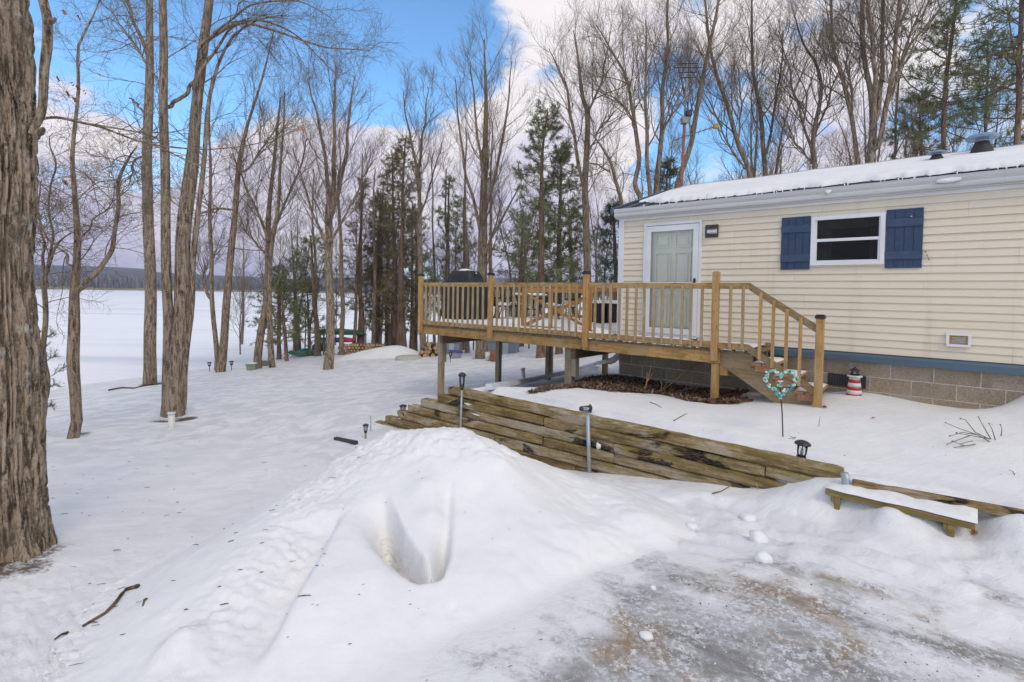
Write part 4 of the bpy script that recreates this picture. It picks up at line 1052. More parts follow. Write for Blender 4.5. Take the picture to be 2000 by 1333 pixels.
# back and left side railing
for s in (-4.44, -2.95, -1.45, -.03): rail_post(s, DB + .02, -.80, .33, False)
for a, b in ((-4.39, -3.0), (-2.9, -1.5), (-1.4, -.075)):
    dbx((a, DB + .0, RT - .13), (b, DB + .038, RT - .02), "top_rail", M['cedar'], bev=.004); dbx((a, DB + .0, -.68), (b, DB + .038, -.59), "bottom_rail", M['cedar'], bev=.004)
    balusters(a, b, DB + .055)
rail_post(-4.44, 1.3, -.80, .33, False)
rail_run(1.35, DB - .03, -4.46, 'y'); balusters(1.35, DB - .03, -4.46, 'y')
# stairs
TR = [(2.63, -.925), (2.90, -1.085), (3.17, -1.245)]
def stringer(d):
    mb = MB(); poly = [(2.19, -.81), (2.64, -.81), (2.64, -.965), (2.91, -.965), (2.91, -1.125), (3.18, -1.125), (3.18, -1.285), (3.40, -1.285), (3.40, -1.55), (3.10, -1.55), (2.19, -.995)]
    mb.prism([(a, b - DZ) for a, b in poly], 'y', d - .02, d + .02); mb.obj("stringer", M['stair'], deck)
stringer(DF + .075); stringer(-.14); stringer(-.55)
for x, z in TR:
    for k in range(2):
        dbx((x + .012 + k * .138, DF - .0, z - .038), (x + .143 + k * .138, -.06, z), "tread", M['stairred'], bev=.004)
    dbx((x - .018, DF + .10, z - .13), (x + .010, -.10, z - .039), "riser", M['stairred'])
    dbx((x + .06, DF + .055 - .055, z - .12), (x + .26, DF + .0545, z - .0385), "cleat", M['stairred'])
newel_s = 3.475
zb = zg_at(newel_s, DF) - .2
rail_post(newel_s, PF + .01, zb, -.245, True)
def sloped(p, q, h, name, mat):
    mb = MB(); (a, za), (b, zb2) = p, q
    mb.prism([(a, za - DZ), (b, zb2 - DZ), (b, zb2 - h - DZ), (a, za - h - DZ)], 'y', PF + .004, PF + .042); mb.obj(name, mat, deck)
sloped((2.60, RT), (3.43, -.345), .105, "stair_rail", M['stair']); sloped((2.60, -.668), (3.43, -1.165), .105, "stair_rail", M['stair'])
for u in (2.76, 2.925, 3.09, 3.255):
    zt = RT - (u - 2.60) * .655 - .03; zl = -.668 - (u - 2.60) * .60 - .10
    mb = MB(); mb.box((-.0185, -.0185, 0), (.0185, .0185, zt - zl), bev=.0025); mb.obj("baluster", M['deck_z'], deck, loc=(u, PF - .016, zl - DZ), rot=(0, 0, rnd.uniform(-.04, .04)))
# far stair post and low rail against the house are plain sawn blocks
dbx((2.60, -.115, -.84), (2.69, -.06, -.70), "cleat", M['stairred'])
# snow on the deck and treads
def deck_snow():
    xs = np.arange(S0 + .02, S1 - .01, .04); ys = np.arange(DF - .0, DB - .02, .04); X, Y = np.meshgrid(xs, ys)
    main = sstep(-.9, -.2, Y) * (1 - sstep(-.35, .0, X)); 
    h = .012 + .030 * fbm(X * 1.8, Y * 1.8, o=3) + main * (.075 + .05 * fbm(X * 2.6, Y * 2.6, o=4)) + .016 * sstep(-.9, -.75, Y)
    h = h - .06 * (Y < -.93) * (fbm(X * 5, Y * 5, o=2) < .25)
    keep = (h > 0) & ((X < -.05) | (Y < -.06))
    ny, nx = X.shape; I = np.arange(nx * ny).reshape(ny, nx)
    k4 = keep[:-1, :-1] & keep[1:, :-1] & keep[:-1, 1:] & keep[1:, 1:]
    F = np.stack([I[:-1, :-1], I[:-1, 1:], I[1:, 1:], I[1:, :-1]], -1)[k4]
    V = np.stack([X, Y, DT + np.maximum(h, 0) + .002 - DZ], -1).reshape(-1, 3); used = np.unique(F); mp = -np.ones(len(V), int); mp[used] = np.arange(len(used))
    o = link("deck_snow", npmesh("deck_snow", V[used], mp[F], M['snow2'], True), deck); o["kind"] = "stuff"
    mb = MB()
    for x, z in TR:
        xs = np.linspace(x + .015, x + .27, 9); ys = np.linspace(DF + .02, -.08, 22); X, Y = np.meshgrid(xs, ys)
        h = .022 * (1 - ((X - x - .14) / .13) ** 4) * (1 - ((Y + .53) / .47) ** 6) + .010 * fbm(X * 9 + x, Y * 6, o=3)
        V = [(a, b, z + max(c, -.004) - DZ) for a, b, c in zip(X.ravel(), Y.ravel(), h.ravel())]; F = [(j * 9 + i, j * 9 + i + 1, (j + 1) * 9 + i + 1, (j + 1) * 9 + i) for j in range(21) for i in range(8)]
        mb.add(V, F)
    # scraps of snow caught on the board ends under the front rail
    for k in range(60):
        s = rnd.uniform(-.2, 2.55); a = rnd.uniform(.03, .10)
        mb.lathe([(.004, .012), (a * .32, .008), (a * .42, 0)], (s, DF - .045 + rnd.uniform(0, .03), DT - DZ), 7)
    o = mb.obj("step_snow", M['snow2'], deck, True); o["kind"] = "stuff"
deck_snow()
# ------------------------------------------------------------------ timber retaining wall
WYAW = math.atan2(WE[1], WE[0])
wallT = thing("timber_retaining_wall", "old mossy timber retaining wall with stepped left end between driveway and terrace", "retaining wall", (PL[0], PL[1], -2.6), WYAW)
def lw(p):                                                   # world -> wall local (x along, y back, z)
    q = np.asarray(p) - np.array([PL[0], PL[1], -2.6]); return np.array([q @ WE, -(q @ WN), q[2]])
ends = [(872, 756), (854, 770), (822, 780), (797, 789), (778, 803), (755, 815), (734, 830), (716, 843)]
def course_y(k, x): return 762.8 + 17.6 * k + (x - 905) * (.2135 + .0100 * k)
def timber(k, xa, xb, dep, yoff, seed):
    """one weathered beam of course k between two sight lines on the wall face; worn a little thinner to the right"""
    n = max(8, int((xb - xa) / 14)); top = []; bot = []
    for q in range(n + 1):
        x = xa + (xb - xa) * q / n; top.append(lw(onface(x, course_y(k, x)))); bot.append(lw(onface(x, course_y(k + 1, x) - 1.1)))
    top = np.array(top); bot = np.array(bot); xs = top[:, 0]; bz = np.interp(xs, bot[:, 0], bot[:, 2]); mid = (top[:, 2] + bz) / 2
    cx, cz = (xs[0] + xs[-1]) / 2, (mid[0] + mid[-1]) / 2; al = math.atan2(mid[-1] - mid[0], xs[-1] - xs[0]); ca, sa = math.cos(al), math.sin(al)
    V = []; c = .020; ns = 8
    for q in range(n + 1):
        h = (top[q, 2] - bz[q]) / 2; X0 = (xs[q] - cx) * ca + (mid[q] - cz) * sa; Z0 = -(xs[q] - cx) * sa + (mid[q] - cz) * ca
        e = .90 if q in (0, n) else 1.0
        for jj, (y, z) in enumerate([(-dep / 2 + c, -h), (dep / 2 - c, -h), (dep / 2, -h + c), (dep / 2, h - c), (dep / 2 - c, h), (-dep / 2 + c, h), (-dep / 2, h - c), (-dep / 2, -h + c)]):
            w1 = vnoise(np.array([xs[q] * 2.1 + seed * 9]), np.array([jj * .9]), np.array([seed * 3.]))[0]; w2 = vnoise(np.array([xs[q] * 8 + seed]), np.array([jj * 1.7 + 4]), np.array([seed * 1.3]))[0]
            V.append((X0 + (.010 * w2 if q in (0, n) else 0), y * e + .010 * w1 + .005 * w2, Z0 + z * e + .004 * w1 + .004 * w2))
    F = [(a * ns + b, a * ns + (b + 1) % ns, (a + 1) * ns + (b + 1) % ns, (a + 1) * ns + b) for a in range(n) for b in range(ns)] + [tuple(reversed(range(ns))), tuple(range(n * ns, n * ns + ns))]
    return MB().add(V, F).obj("timber", M['timber'], wallT, loc=(cx, yoff + dep / 2, cz), rot=(rnd.uniform(-.02, .02), -al, rnd.uniform(-.004, .004)))
joints = {0: [], 1: [1061, 1493], 2: [1200], 3: [1061, 1200], 4: [968, 1380], 5: [1125], 6: [900], 7: [1000]}
RGT = {0: 1643, 1: 1600, 2: 1560, 3: 1520, 4: 1470, 5: 1420, 6: 1300, 7: 1200}
for k, (ex, ey) in enumerate(ends):
    xs_ = [ex] + joints[k] + [RGT[k]]
    for q, (a, b) in enumerate(zip(xs_[:-1], xs_[1:])): timber(k, a + (1 if q else 0), b - 1, .15 + rnd.uniform(-.012, .006), rnd.uniform(-.016, .016) - .004 * k, k * 5 + q * 2 + 1)
MB().box((.35, .085, .2), (WLEN - .15, .135, 1.02)).obj("backing", M['earth'], wallT)
# snow caught in the joints
mb = MB()
for px, py, w, h in ((1152, 884, .045, .05), (1162, 903, .085, .022), (1168, 872, .03, .05), (912, 790, .09, .014), (930, 811, .10, .010), (1345, 928, .05, .008), (1525, 948, .12, .010), (1130, 893, .06, .008), (780, 818, .04, .008), (800, 791, .03, .008)):
    c = lw(onface(px, py, .01)); n = 12; V = [(c[0], c[1] - .012, c[2])]
    for i in range(n):
        t = 2 * math.pi * i / n; r = rnd.uniform(.45, 1.3); V.append((c[0] + w * r * math.cos(t), c[1] + .004, c[2] + h * r * math.sin(t)))
    for i in range(n):
        t = 2 * math.pi * i / n; V.append((c[0] + 1.02 * w * math.cos(t), c[1] + .06, c[2] + 1.02 * h * math.sin(t)))
    mb.add(V, [(0, 1 + i, 1 + (i + 1) % n) for i in range(n)] + [(1 + i, 1 + n + i, 1 + n + (i + 1) % n, 1 + (i + 1) % n) for i in range(n)])
o = mb.obj("joint_snow", M['snow2'], wallT, True); o["kind"] = "stuff"
# low board edging the terrace to the right of the wall
e0, e1 = _e0.copy(), _e1.copy()
ed = (e1 - e0); ed[2] = 0; ed /= np.linalg.norm(ed); eyaw = math.atan2(ed[1], ed[0])
mb = MB(); N_ = 40; L_ = 4.2
for i in range(N_):
    a, b = i * L_ / N_, (i + 1) * L_ / N_
    mb.box((a, -.03, -.12), (b, .03, .028 + .004 * math.sin(i * 1.7)))
mb = MB().bbox((0, -.04, -.060), (L_, .04, .0), .006)
edg = mb.obj("edging_board", M['timber'], None, loc=(e0[0], e0[1], 0)); edg.rotation_euler = (0, 0, eyaw)
_ezs = [gz(*(e0 + ed * t)[:2]) for t in (0.1, .6, 1.1, 1.6)]; edg.location.z = -1.497
tag(edg, "low brown edging board running from the timber wall past the bench", "board")

# ------------------------------------------------------------------ bench half buried in drifts
b0, b1 = onz(1611, 955, -1.56), onz(1906, 1024, -1.56)
bd = b1 - b0; BLn = float(np.linalg.norm(bd)); bd /= BLn; byaw = math.atan2(bd[1], bd[0])
bench = thing("low_bench", "low mossy wooden bench heaped with snow in front of the timber wall", "bench", (b0[0], b0[1], -1.89), byaw)
BZ = .33
for k in range(2):
    MB().bbox((0, .012 + k * .15, BZ - .052), (BLn, .155 + k * .15, BZ - .002), .006).obj("seat_board", M['bench'], bench)
for x in (.085, BLn - .13):
    for y in (.035, .25): MB().bbox((x - .02, y - .018, -.12), (x + .02, y + .018, BZ - .053), .004).obj("leg", M['bench'], bench, rot=(0, 0, 0))
    MB().bbox((x - .045, .02, BZ - .10), (x - .0205, .29, BZ - .053), .003).obj("cross_brace", M['bench'], bench)
MB().bbox((.04, .02, .03), (.30, .06, .055), .004).obj("foot_bar", M['bench'], bench)
xs = np.linspace(-.0, BLn + .01, 60); ys = np.linspace(.0, .62, 28); X, Y = np.meshgrid(xs, ys)
h = .016 * (1 - np.exp(-Y / .035)) * sstep(0, .05, X + .01) * sstep(0, .06, BLn + .03 - X) + .022 * fbm(X * 5, Y * 5, o=5, g=.6) * sstep(0, .06, Y) + .004 + .03 * sstep(.2, .36, Y) - .10 * sstep(.44, .62, Y)
V = np.stack([X, Y + (.022 * fbm(X * 6, Y * 0 + 2, o=4) + .004) * np.exp(-Y / .05), BZ + np.maximum(h, .001)], -1).reshape(-1, 3); I = np.arange(len(V)).reshape(X.shape); F = np.stack([I[:-1, :-1], I[:-1, 1:], I[1:, 1:], I[1:, :-1]], -1).reshape(-1, 4)
link("seat_snow", npmesh("seat_snow", V, F, M['snow2'], True), bench)

# ------------------------------------------------------------------ solar lanterns and stakes
def lantern_parts(root, r, h, z0, poleZ=None, pole_r=.012, polemat='galv'):
    if poleZ is not None:
        MB().tube([(0, 0, poleZ), (0, 0, z0)], pole_r, 10).obj("pole", M[polemat], root, True)
    MB().lathe([(r * .35, z0), (r * .55, z0 + h * .12), (r * .62, z0 + h * .18), (r * .5, z0 + h * .22)], (0, 0, 0), 14).obj("lamp_base", M['bronze'], root, True)
    MB().lathe([(r * .48, z0 + h * .20), (r * .58, z0 + h * .5), (r * .62, z0 + h * .78)], (0, 0, 0), 14).obj("glass", M['lampglass'], root, True)
    MB().lathe([(r * .16, z0 + h * .2), (r * .22, z0 + h * .45), (r * .12, z0 + h * .62)], (0, 0, 0), 10).obj("lamp_core", M['lens'], root, True)
    for k in range(6):
        t = math.pi / 3 * k; c, s = math.cos(t), math.sin(t)
        MB().tube([(r * .52 * c, r * .52 * s, z0 + h * .18), (r * .64 * c, r * .64 * s, z0 + h * .5), (r * .68 * c, r * .68 * s, z0 + h * .8)], r * .055, 5).obj("cage_bar", M['bronze'], root)
    MB().lathe([(r * .70, z0 + h * .78), (r * 1.0, z0 + h * .80), (r * 1.0, z0 + h * .86), (r * .72, z0 + h * .94), (r * .3, z0 + h)], (0, 0, 0), 18).obj("lamp_cap", M['blackm'], root, True)
def lantern(name, label, base, r, h, z0, rot=None, **k):
    t = thing(name, label, "solar light", base, 0, k.pop('group', "solar garden lights")); lantern_parts(t, r, h, z0, **k)
    if rot is not None: t.rotation_euler = rot
    return t
p = onface(899, 857, .055); top = onface(895, 728, .055)
lantern("solar_light", "tall solar lantern on a grey pole in front of the timber wall", (p[0], p[1], p[2] - .25), .062, .26, top[2] - p[2] + .25 - .25, poleZ=0, pole_r=.016, rot=(0, .012, 0))
p = aty(787, 809, 9.0); lantern("solar_light", "solar lantern peeping over the stepped left end of the timber wall", p, .068, .17, .0, poleZ=-.4)
p = hit(714, 857); p = aty(714, 857, min(p[1], 8.6)); lantern("solar_light", "small dark solar lantern standing beside the pile end left of the timber wall", (p[0], p[1], p[2] - .2), .050, .155, .20 + .09, poleZ=0, pole_r=.016, polemat='support')
p = hit(1140, 806); lantern("solar_light", "solar lantern toppled on its side on top of the timber wall", p + np.array([-.055, 0.01, .045]), .055, .165, 0, rot=(math.radians(6), math.radians(84), math.radians(-8)))
p = hit(1564, 905); lantern("solar_light", "black caged solar lantern sunk in terrace snow near the bench", (p[0], p[1], p[2] + .03), .068, .185, .0, poleZ=-.15, rot=(.06, .05, 0))
for x, y, lab in ((363, 731, "little black solar light by the lake edge right of the twin trunk"), (409, 726, "little black solar light left of the leaning lakeside pair of trunks"), (452, 724, "little black solar light right of the leaning lakeside pair of trunks"),
                  (526, 718, "little solar light beside the green planters under the trees"), (880, 708, "little solar light in front of the grey tote seen below the deck"), (1076, 716, "little solar light in the snow behind the deck posts")):
    p = hit(x, y); lantern("solar_light", lab, (p[0], p[1], p[2]), .11 if y > 712 and x < 500 else .085, .20, .24, poleZ=-.15, pole_r=.014, polemat='blackm')
p0, p1 = onface(1154, 922, .03), onface(1148, 810, .03)
tag(MB().tube([p0 - np.array([0, 0, .3]), p1], .024, 14).obj("steel_stake", M['galv'], None, True), "galvanised steel pipe stake driven against the timber wall front", "stake")
p0 = hit(1651, 950)
tag(MB().tube([(p0[0], p0[1], p0[2] - .2), (p0[0] + .005, p0[1], p0[2] + .03), (p0[0] - .012, p0[1], p0[2] + .105)], .031, 16).obj("pipe_stub", M['galv'], None, True), "short grey pipe stub beside the right end of the timber wall", "stake")
p0 = hit(724, 843); tag(MB().tube([p0 - np.array([0, 0, .1]), p0 + np.array([.0, 0, .27])], .005, 6).obj("marker_rod", M['bronze']), "thin marker rod standing beside the leftmost timber step", "rod")
p0 = hit(1478, 958); tag(MB().tube([p0 + np.array([.02, 0, -.03]), p0 + np.array([-.01, -.01, .075])], .004, 6).obj("marker_flag", M['yellow']), "tiny yellow marker stick at the foot of the timber wall", "rod")
a, b = hit(655, 859), hit(696, 869)
tag(MB().beam(a + np.array([0, 0, .02]), b + np.array([0, 0, .03]), .06, .05).obj("edging_strip", M['black']), "dark edging strip sticking out of the snow left of the pile", "edging")
# white pipes in the yard
def pvc(px, py, h, r, lab, tilt=(0, 0)):
    p = hit(px, py); t = thing("vent_pipe", lab, "pipe", (p[0], p[1], p[2] - .05)); q = np.array([tilt[0], tilt[1], 1.0]) * (h + .05)
    MB().tube([(0, 0, -.2), tuple(q)], r, 18).obj("pipe", M['pvc'], t, True); MB().tube([tuple(q * .9), tuple(q * 1.005)], r * 1.18, 18).obj("pipe_cap", M['pvc'], t, True)
    MB().tube([tuple(q * 1.004), tuple(q * 1.012)], r * .85, 18).obj("pipe_mouth", M['greylouver'], t, True)
pvc(335, 836, .31, .058, "white plastic vent pipe standing at the foot of the big twin trunk"); pvc(1025, 744, .34, .055, "leaning white plastic pipe in the snow seen below the deck", (-.16, 0))
# downspout running down beside the deck
pts = [tuple(hw(-.04, .22, -.95)), tuple(hw(-.05, .20, -1.08)), tuple(hw(-.09, .18, -1.19)), tuple(hw(-.17, .17, -1.265)), tuple(hw(-.28, .17, -1.31))]
for x, y in ((1165, 716), (1113, 733), (1030, 752), (955, 769)):
    p = hit(x, y); pts.append((p[0], p[1], p[2] + .10))
ds = thing("downspout", "white downspout running from the house corner down over the leaf litter", "downspout", pts[-1])
bp = np.array(pts) - np.array(pts[-1])
mb = MB()
for a, b in zip(bp[4:-1], bp[5:]): mb.beam(a, b, .105, .085, ext=.015)
mb.obj("pipe_run", M['downspout'], ds)
el = MB(); 
cv = []
for i in range(4):
    for t in (0, .33, .66): cv.append(bp[i] * (1 - t) + bp[i + 1] * t)
cv.append(bp[4]); el.tube(cv, [.058 + (.005 if i % 2 else 0) for i in range(len(cv))], 10); el.obj("elbow", M['downspout'], ds)
p = hit(968, 767)

# ------------------------------------------------------------------ ornaments
hp = hit(1531, 853)
heart = thing("heart_ornament", "heart shaped wreath of aqua pebbles on a thin garden stake", "garden ornament", hp)
tip = onwall(1524, 757, float((hp @ W) - 8.67)) - hp
MB().tube([(0, 0, -.15), (tip[0] * .5, tip[1] * .5, tip[2] * .5), tuple(tip)], .0065, 8).obj("stake", M['blackm'], heart, True)
cx, cz = tip[0], tip[2] + .06; hscale = .0102
def heart_pt(t): return 16 * math.sin(t) ** 3, 13 * math.cos(t) - 5 * math.cos(2 * t) - 2 * math.cos(3 * t) - math.cos(4 * t)
wire = [(cx + heart_pt(2 * math.pi * i / 48)[0] * hscale, tip[1], cz + heart_pt(2 * math.pi * i / 48)[1] * hscale * .92) for i in range(49)]
MB().tube(wire, .004, 6, cap=False).obj("wire_heart", M['blackm'], heart)
def pebble(mb, c, r):
    n1, n2 = 6, 4; q = Matrix.Rotation(rnd.uniform(0, 6.28), 3, Vector((rnd.random(), rnd.random(), rnd.random() + .1))); V = []; F = []
    for i in range(n2 + 1):
        for j in range(n1):
            th = math.pi * i / n2; ph = 2 * math.pi * j / n1
            v = q @ Vector((r * math.sin(th) * math.cos(ph), r * .8 * math.sin(th) * math.sin(ph), r * .62 * math.cos(th))); V.append((c[0] + v.x, c[1] + v.y, c[2] + v.z))
    for i in range(n2):
        for j in range(n1): F.append((i * n1 + j, i * n1 + (j + 1) % n1, (i + 1) * n1 + (j + 1) % n1, (i + 1) * n1 + j))
    mb.add(V, F)
hm = {'aqua': MB(), 'aquaw': MB(), 'aquad': MB()}
for i in range(92):
    x, z = heart_pt(2 * math.pi * i / 92 + rnd.uniform(-.03, .03)); s = 1 + rnd.uniform(-.13, .10)
    if abs(x) < 3 and z > 0: s *= 1.0
    mk = rnd.choices(['aqua', 'aquaw', 'aquad'], [4, 4.8, 1.5])[0]; pebble(hm[mk], (cx + x * hscale * s, tip[1] + rnd.uniform(-.018, .018), cz + z * hscale * .92 * s), rnd.uniform(.015, .024) * (.7 if mk == 'aquad' else 1))
for i in range(9): pebble(hm[rnd.choice(['aqua', 'aquaw'])], (cx + rnd.uniform(-.03, .05), tip[1] + rnd.uniform(-.02, .02), tip[2] + rnd.uniform(.0, .07)), rnd.uniform(.012, .02))
for k, nm in (('aqua', "aqua_pebbles"), ('aquaw', "pale_pebbles"), ('aquad', "blue_beads")):
    o = hm[k].obj(nm, M[k], heart, True); o["kind"] = "stuff"
lp = hit(1668, 771); lz = .405
lh = thing("lighthouse_ornament", "red and white striped toy lighthouse against the block foundation", "garden ornament", (lp[0], lp[1], lp[2] - .02), .4); lh.rotation_euler = (0.02, -.03, .4)
rad = lambda z: .098 - .045 * (z / .27) * .75
bands = [(0, .035, 'red'), (.035, .09, 'creamw'), (.09, .135, 'red'), (.135, .19, 'creamw'), (.19, .235, 'red'), (.235, .268, 'creamw')]
for a, b, c in bands:
    n_ = "red_band" if c == 'red' else "white_band"
    MB().lathe([(rad(a), a), (rad((a + b) / 2), (a + b) / 2), (rad(b), b - .0005)], (0, 0, 0), 20).obj(n_, M[c], lh, True)
MB().lathe([(.072, .268), (.092, .272), (.094, .285), (.074, .292)], (0, 0, 0), 20).obj("gallery", M['creamw'], lh)
MB().lathe([(.050, .292), (.066, .297), (.066, .306), (.046, .310)], (0, 0, 0), 16).obj("gallery_rail", M['blackm'], lh)
MB().lathe([(.036, .310), (.036, .352)], (0, 0, 0), 10).obj("lantern_glass", M['lampglass'], lh)
for k in range(6): MB().tube([(.038 * math.cos(k * 1.047), .038 * math.sin(k * 1.047), .308), (.038 * math.cos(k * 1.047), .038 * math.sin(k * 1.047), .354)], .005, 5).obj("lantern_bar", M['blackm'], lh)
MB().lathe([(.030, .312), (.020, .345)], (0, 0, 0), 8).obj("lamp_core", M['lens'], lh)
MB().lathe([(.062, .352), (.060, .358), (.030, .384), (.010, .392), (.010, .405)], (0, 0, 0), 16).obj("lantern_roof", M['blackm'], lh)
for z_, an in ((.110, -1.6), (.21, -1.6), (.015, -1.7)):
    MB().box((-.011, -.006, 0), (.011, .006, .026), bev=.002).obj("little_window", M['aquad'], lh, loc=((rad(z_)) * math.cos(an), (rad(z_)) * math.sin(an), z_), rot=(0, 0, an + math.pi / 2))

# ------------------------------------------------------------------ on the deck
def on_deck(px, Y): 
    r = ray(px, 600); p = r * (Y / r[1]); return p[0], p[1], DT + .01
x, y, z = on_deck(908, 12.75)
grill = thing("covered_grill", "barbecue grill under a black vinyl cover at the left end of the deck", "grill", (x, y, z), YAW + .12)
gm = MB(); rings = [(.50, .30, .06), (.52, .315, .14), (.535, .33, .35), (.545, .335, .62), (.55, .34, .78), (.545, .335, .86), (.50, .32, .90), (.37, .31, .95), (.34, .285, 1.06), (.29, .22, 1.145), (.17, .12, 1.175)]
V = []; ns = 44
for k, (a, b, zz) in enumerate(rings):
    for i in range(ns):
        t = 2 * math.pi * i / ns; c, s = math.cos(t), math.sin(t); e = .32
        fold = 1 + (.028 * math.sin(9 * t + 1.3 * k * .3) + .018 * math.sin(17 * t)) * (1.2 - .09 * k)
        V.append((a * fold * math.copysign(abs(c) ** e, c), b * fold * math.copysign(abs(s) ** e, s), zz + .02 * math.sin(3 * t) * (k == 0)))
F = [(k * ns + i, k * ns + (i + 1) % ns, (k + 1) * ns + (i + 1) % ns, (k + 1) * ns + i) for k in range(len(rings) - 1) for i in range(ns)] + [tuple(range((len(rings) - 1) * ns, len(rings) * ns))]
gm.add(V, F); gm.obj("cover", M['cover'], grill, True)
for sx in (-.42, .42):
    for sy in (-.22, .22): MB().tube([(sx, sy, 0), (sx, sy, .2)], .025, 8).obj("leg", M['blackm'], grill)
MB().box((-.45, -.25, .07), (.45, .25, .10)).obj("lower_shelf", M['blackm'], grill)
sm = MB(); 
for a, b, r_ in ((.02, -.03, .17), (.22, .02, .10), (.1, .05, .13)): sm.lathe([(r_, 0), (r_ * .8, .03), (r_ * .35, .05)], (a, b, 1.165 - .3 * abs(a)), 14)
sm.obj("snow_cap", M['snow2'], grill, True)
grill.scale = (1.04, 1.0, 1.10)
# table and chairs
x, y, z = on_deck(1034, 13.6)
tb = thing("patio_table", "round dark patio table carrying a slab of snow", "table", (x, y, z), .4)
MB().lathe([(.50, .665), (.52, .672), (.52, .690), (.50, .695)], (0, 0, 0), 28).obj("table_top", M['blackm'], tb)
for k in range(4):
    t = math.pi / 4 + k * math.pi / 2; MB().tube([(.42 * math.cos(t), .42 * math.sin(t), 0), (.30 * math.cos(t), .30 * math.sin(t), .35), (.38 * math.cos(t), .38 * math.sin(t), .665)], .016, 8).obj("leg", M['blackm'], tb)
MB().lathe([(.47, .695), (.47, .73), (.40, .755), (.15, .762)], (0, 0, 0), 24).obj("snow_cap", M['snow2'], tb, True)
MB().tube([(.3 * math.cos(t), .3 * math.sin(t), .33) for t in np.linspace(0, 2 * math.pi, 20)], .010, 6).obj("leg_ring", M['blackm'], tb)
def patio_chair():
    c = thing("patio_chair", "", "chair")
    for sx in (-.27, .27):
        MB().tube([(sx, -.26, 0), (sx, -.24, .40), (sx, -.20, .62), (sx, .22, .60)], .013, 7).obj("front_leg", M['blackm'], c, True)
        MB().tube([(sx, .30, 0), (sx, .20, .40), (sx, .30, .80), (sx, .36, 1.0)], .013, 7).obj("rear_leg", M['blackm'], c, True)
        MB().box((sx - .03, -.22, .62), (sx + .03, .2, .64), bev=.006).obj("armrest", M['blackm'], c)
    mb = MB(); mb.add([(-.26, .20, .42), (.26, .20, .42), (.26, .28, .75), (-.26, .28, .75), (.25, .355, .99), (-.25, .355, .99), (-.26, .212, .42), (.26, .212, .42), (.26, .292, .75), (-.26, .292, .75), (.25, .367, .99), (-.25, .367, .99)],
                     [(0, 1, 2, 3), (3, 2, 4, 5), (7, 6, 9, 8), (8, 9, 11, 10), (0, 3, 9, 6), (1, 7, 8, 2), (3, 5, 11, 9), (2, 8, 10, 4), (5, 4, 10, 11), (0, 6, 7, 1)]); mb.obj("backrest", M['sling'], c)
    MB().box((-.26, -.25, .40), (.26, .20, .425), bev=.006).obj("seat", M['sling'], c)
    MB().lathe([(.24, .425), (.23, .47), (.12, .50)], (0, -.02, 0), 14).obj("snow_cap", M['snow2'], c, True)
    MB().tube([(-.27, -.25, .38), (.27, -.25, .38)], .012, 6).obj("crossbar", M['blackm'], c)
    return c
ch0 = patio_chair()
for i, (px, Y, rz, lab) in enumerate(((978, 13.3, 1.9, "dark sling patio chair between the covered grill and the snowy table"), (1003, 14.3, .9, "dark sling patio chair behind the snowy patio table"), (1076, 14.0, -.35 + math.pi * .0, "dark brown backed patio chair right of the snowy table"), (1108, 13.2, -1.5, "tilted dark patio chair nearest the wicker cubes"))):
    c = ch0 if i == 0 else copy_tree(ch0)
    x, y, z = on_deck(px, Y); c.location = (x, y, z); c.rotation_euler = (0, 0, rz); tag(c, lab, "chair", "patio chairs on the deck")
def wicker(px, Y, w, h, lab, rz):
    x, y, z = on_deck(px, Y); t = thing("wicker_cube", lab, "planter", (x, y, z + .02), rz, "wicker cubes beside the house")
    MB().box((-w / 2, -w / 2, 0), (w / 2, w / 2, h), bev=.015).obj("wicker_body", M['wicker'], t)
    bm_ = MB()
    for k in range(9):
        zz = h * (k + .5) / 9; q = w / 2 + .006
        bm_.tube([(-q, -q, zz), (q, -q, zz), (q, q, zz), (-q, q, zz), (-q, -q, zz)], .010, 5)
    o = bm_.obj("weave_band", M['wicker'], t); o["kind"] = "stuff"
    MB().box((-w / 2 - .012, -w / 2 - .012, h), (w / 2 + .012, w / 2 + .012, h + .025), bev=.006).obj("rim", M['wicker'], t)
    V = []; n = 10
    for j in range(n):
        for i in range(n):
            a, b = (i / (n - 1) - .5) * w * 1.04, (j / (n - 1) - .5) * w * 1.04; e = max(abs(i / (n - 1) - .5), abs(j / (n - 1) - .5)) * 2
            V.append((a, b, h + .027 + .075 * (1 - e ** 5) + .008 * math.sin(i * 2.1 + j)))
    MB().add(V, [(j * n + i, j * n + i + 1, (j + 1) * n + i + 1, (j + 1) * n + i) for j in range(n - 1) for i in range(n - 1)]).obj("snow_cap", M['snow2'], t, True)
wicker(1174, 12.3, .33, .50, "dark wicker cube with a snow cap behind the deck rail", YAW); wicker(1206, 12.1, .36, .50, "dark wicker cube half hidden behind the house corner", YAW)
# gate frame with crossed braces standing behind the rail
ga, gb = sz(1020, 600, -.45)[0], sz(1158, 600, -.45)[0]
gate = thing("wooden_gate", "orange wooden gate frame with an X brace standing behind the front rail", "gate", tuple(hw(ga, -.45, DT + .02)), YAW)
GW, GH = gb - ga, .85
MB().bbox((0, -.019, GH - .085), (GW, .019, GH), .004).obj("gate_rail", M['cedar'], gate); MB().bbox((.0, -.018, 0), (GW, .018, .085), .004).obj("gate_rail", M['cedar'], gate)
for x in (0.0, GW * .43, GW - .07): MB().bbox((x, -.0395, .086), (x + .07, -.0195, GH - .086), .004).obj("gate_stile", M['cedar_z'], gate)
mb = MB(); mb.beam((.07, .03, GH - .12), (GW - .08, .03, .10), .022, .05, up=(0, 0, 1)); mb.obj("gate_brace", M['cedar'], gate); mb = MB(); mb.beam((.07, .053, .10), (GW - .08, .053, GH - .12), .022, .07); mb.obj("gate_brace", M['cedar'], gate)

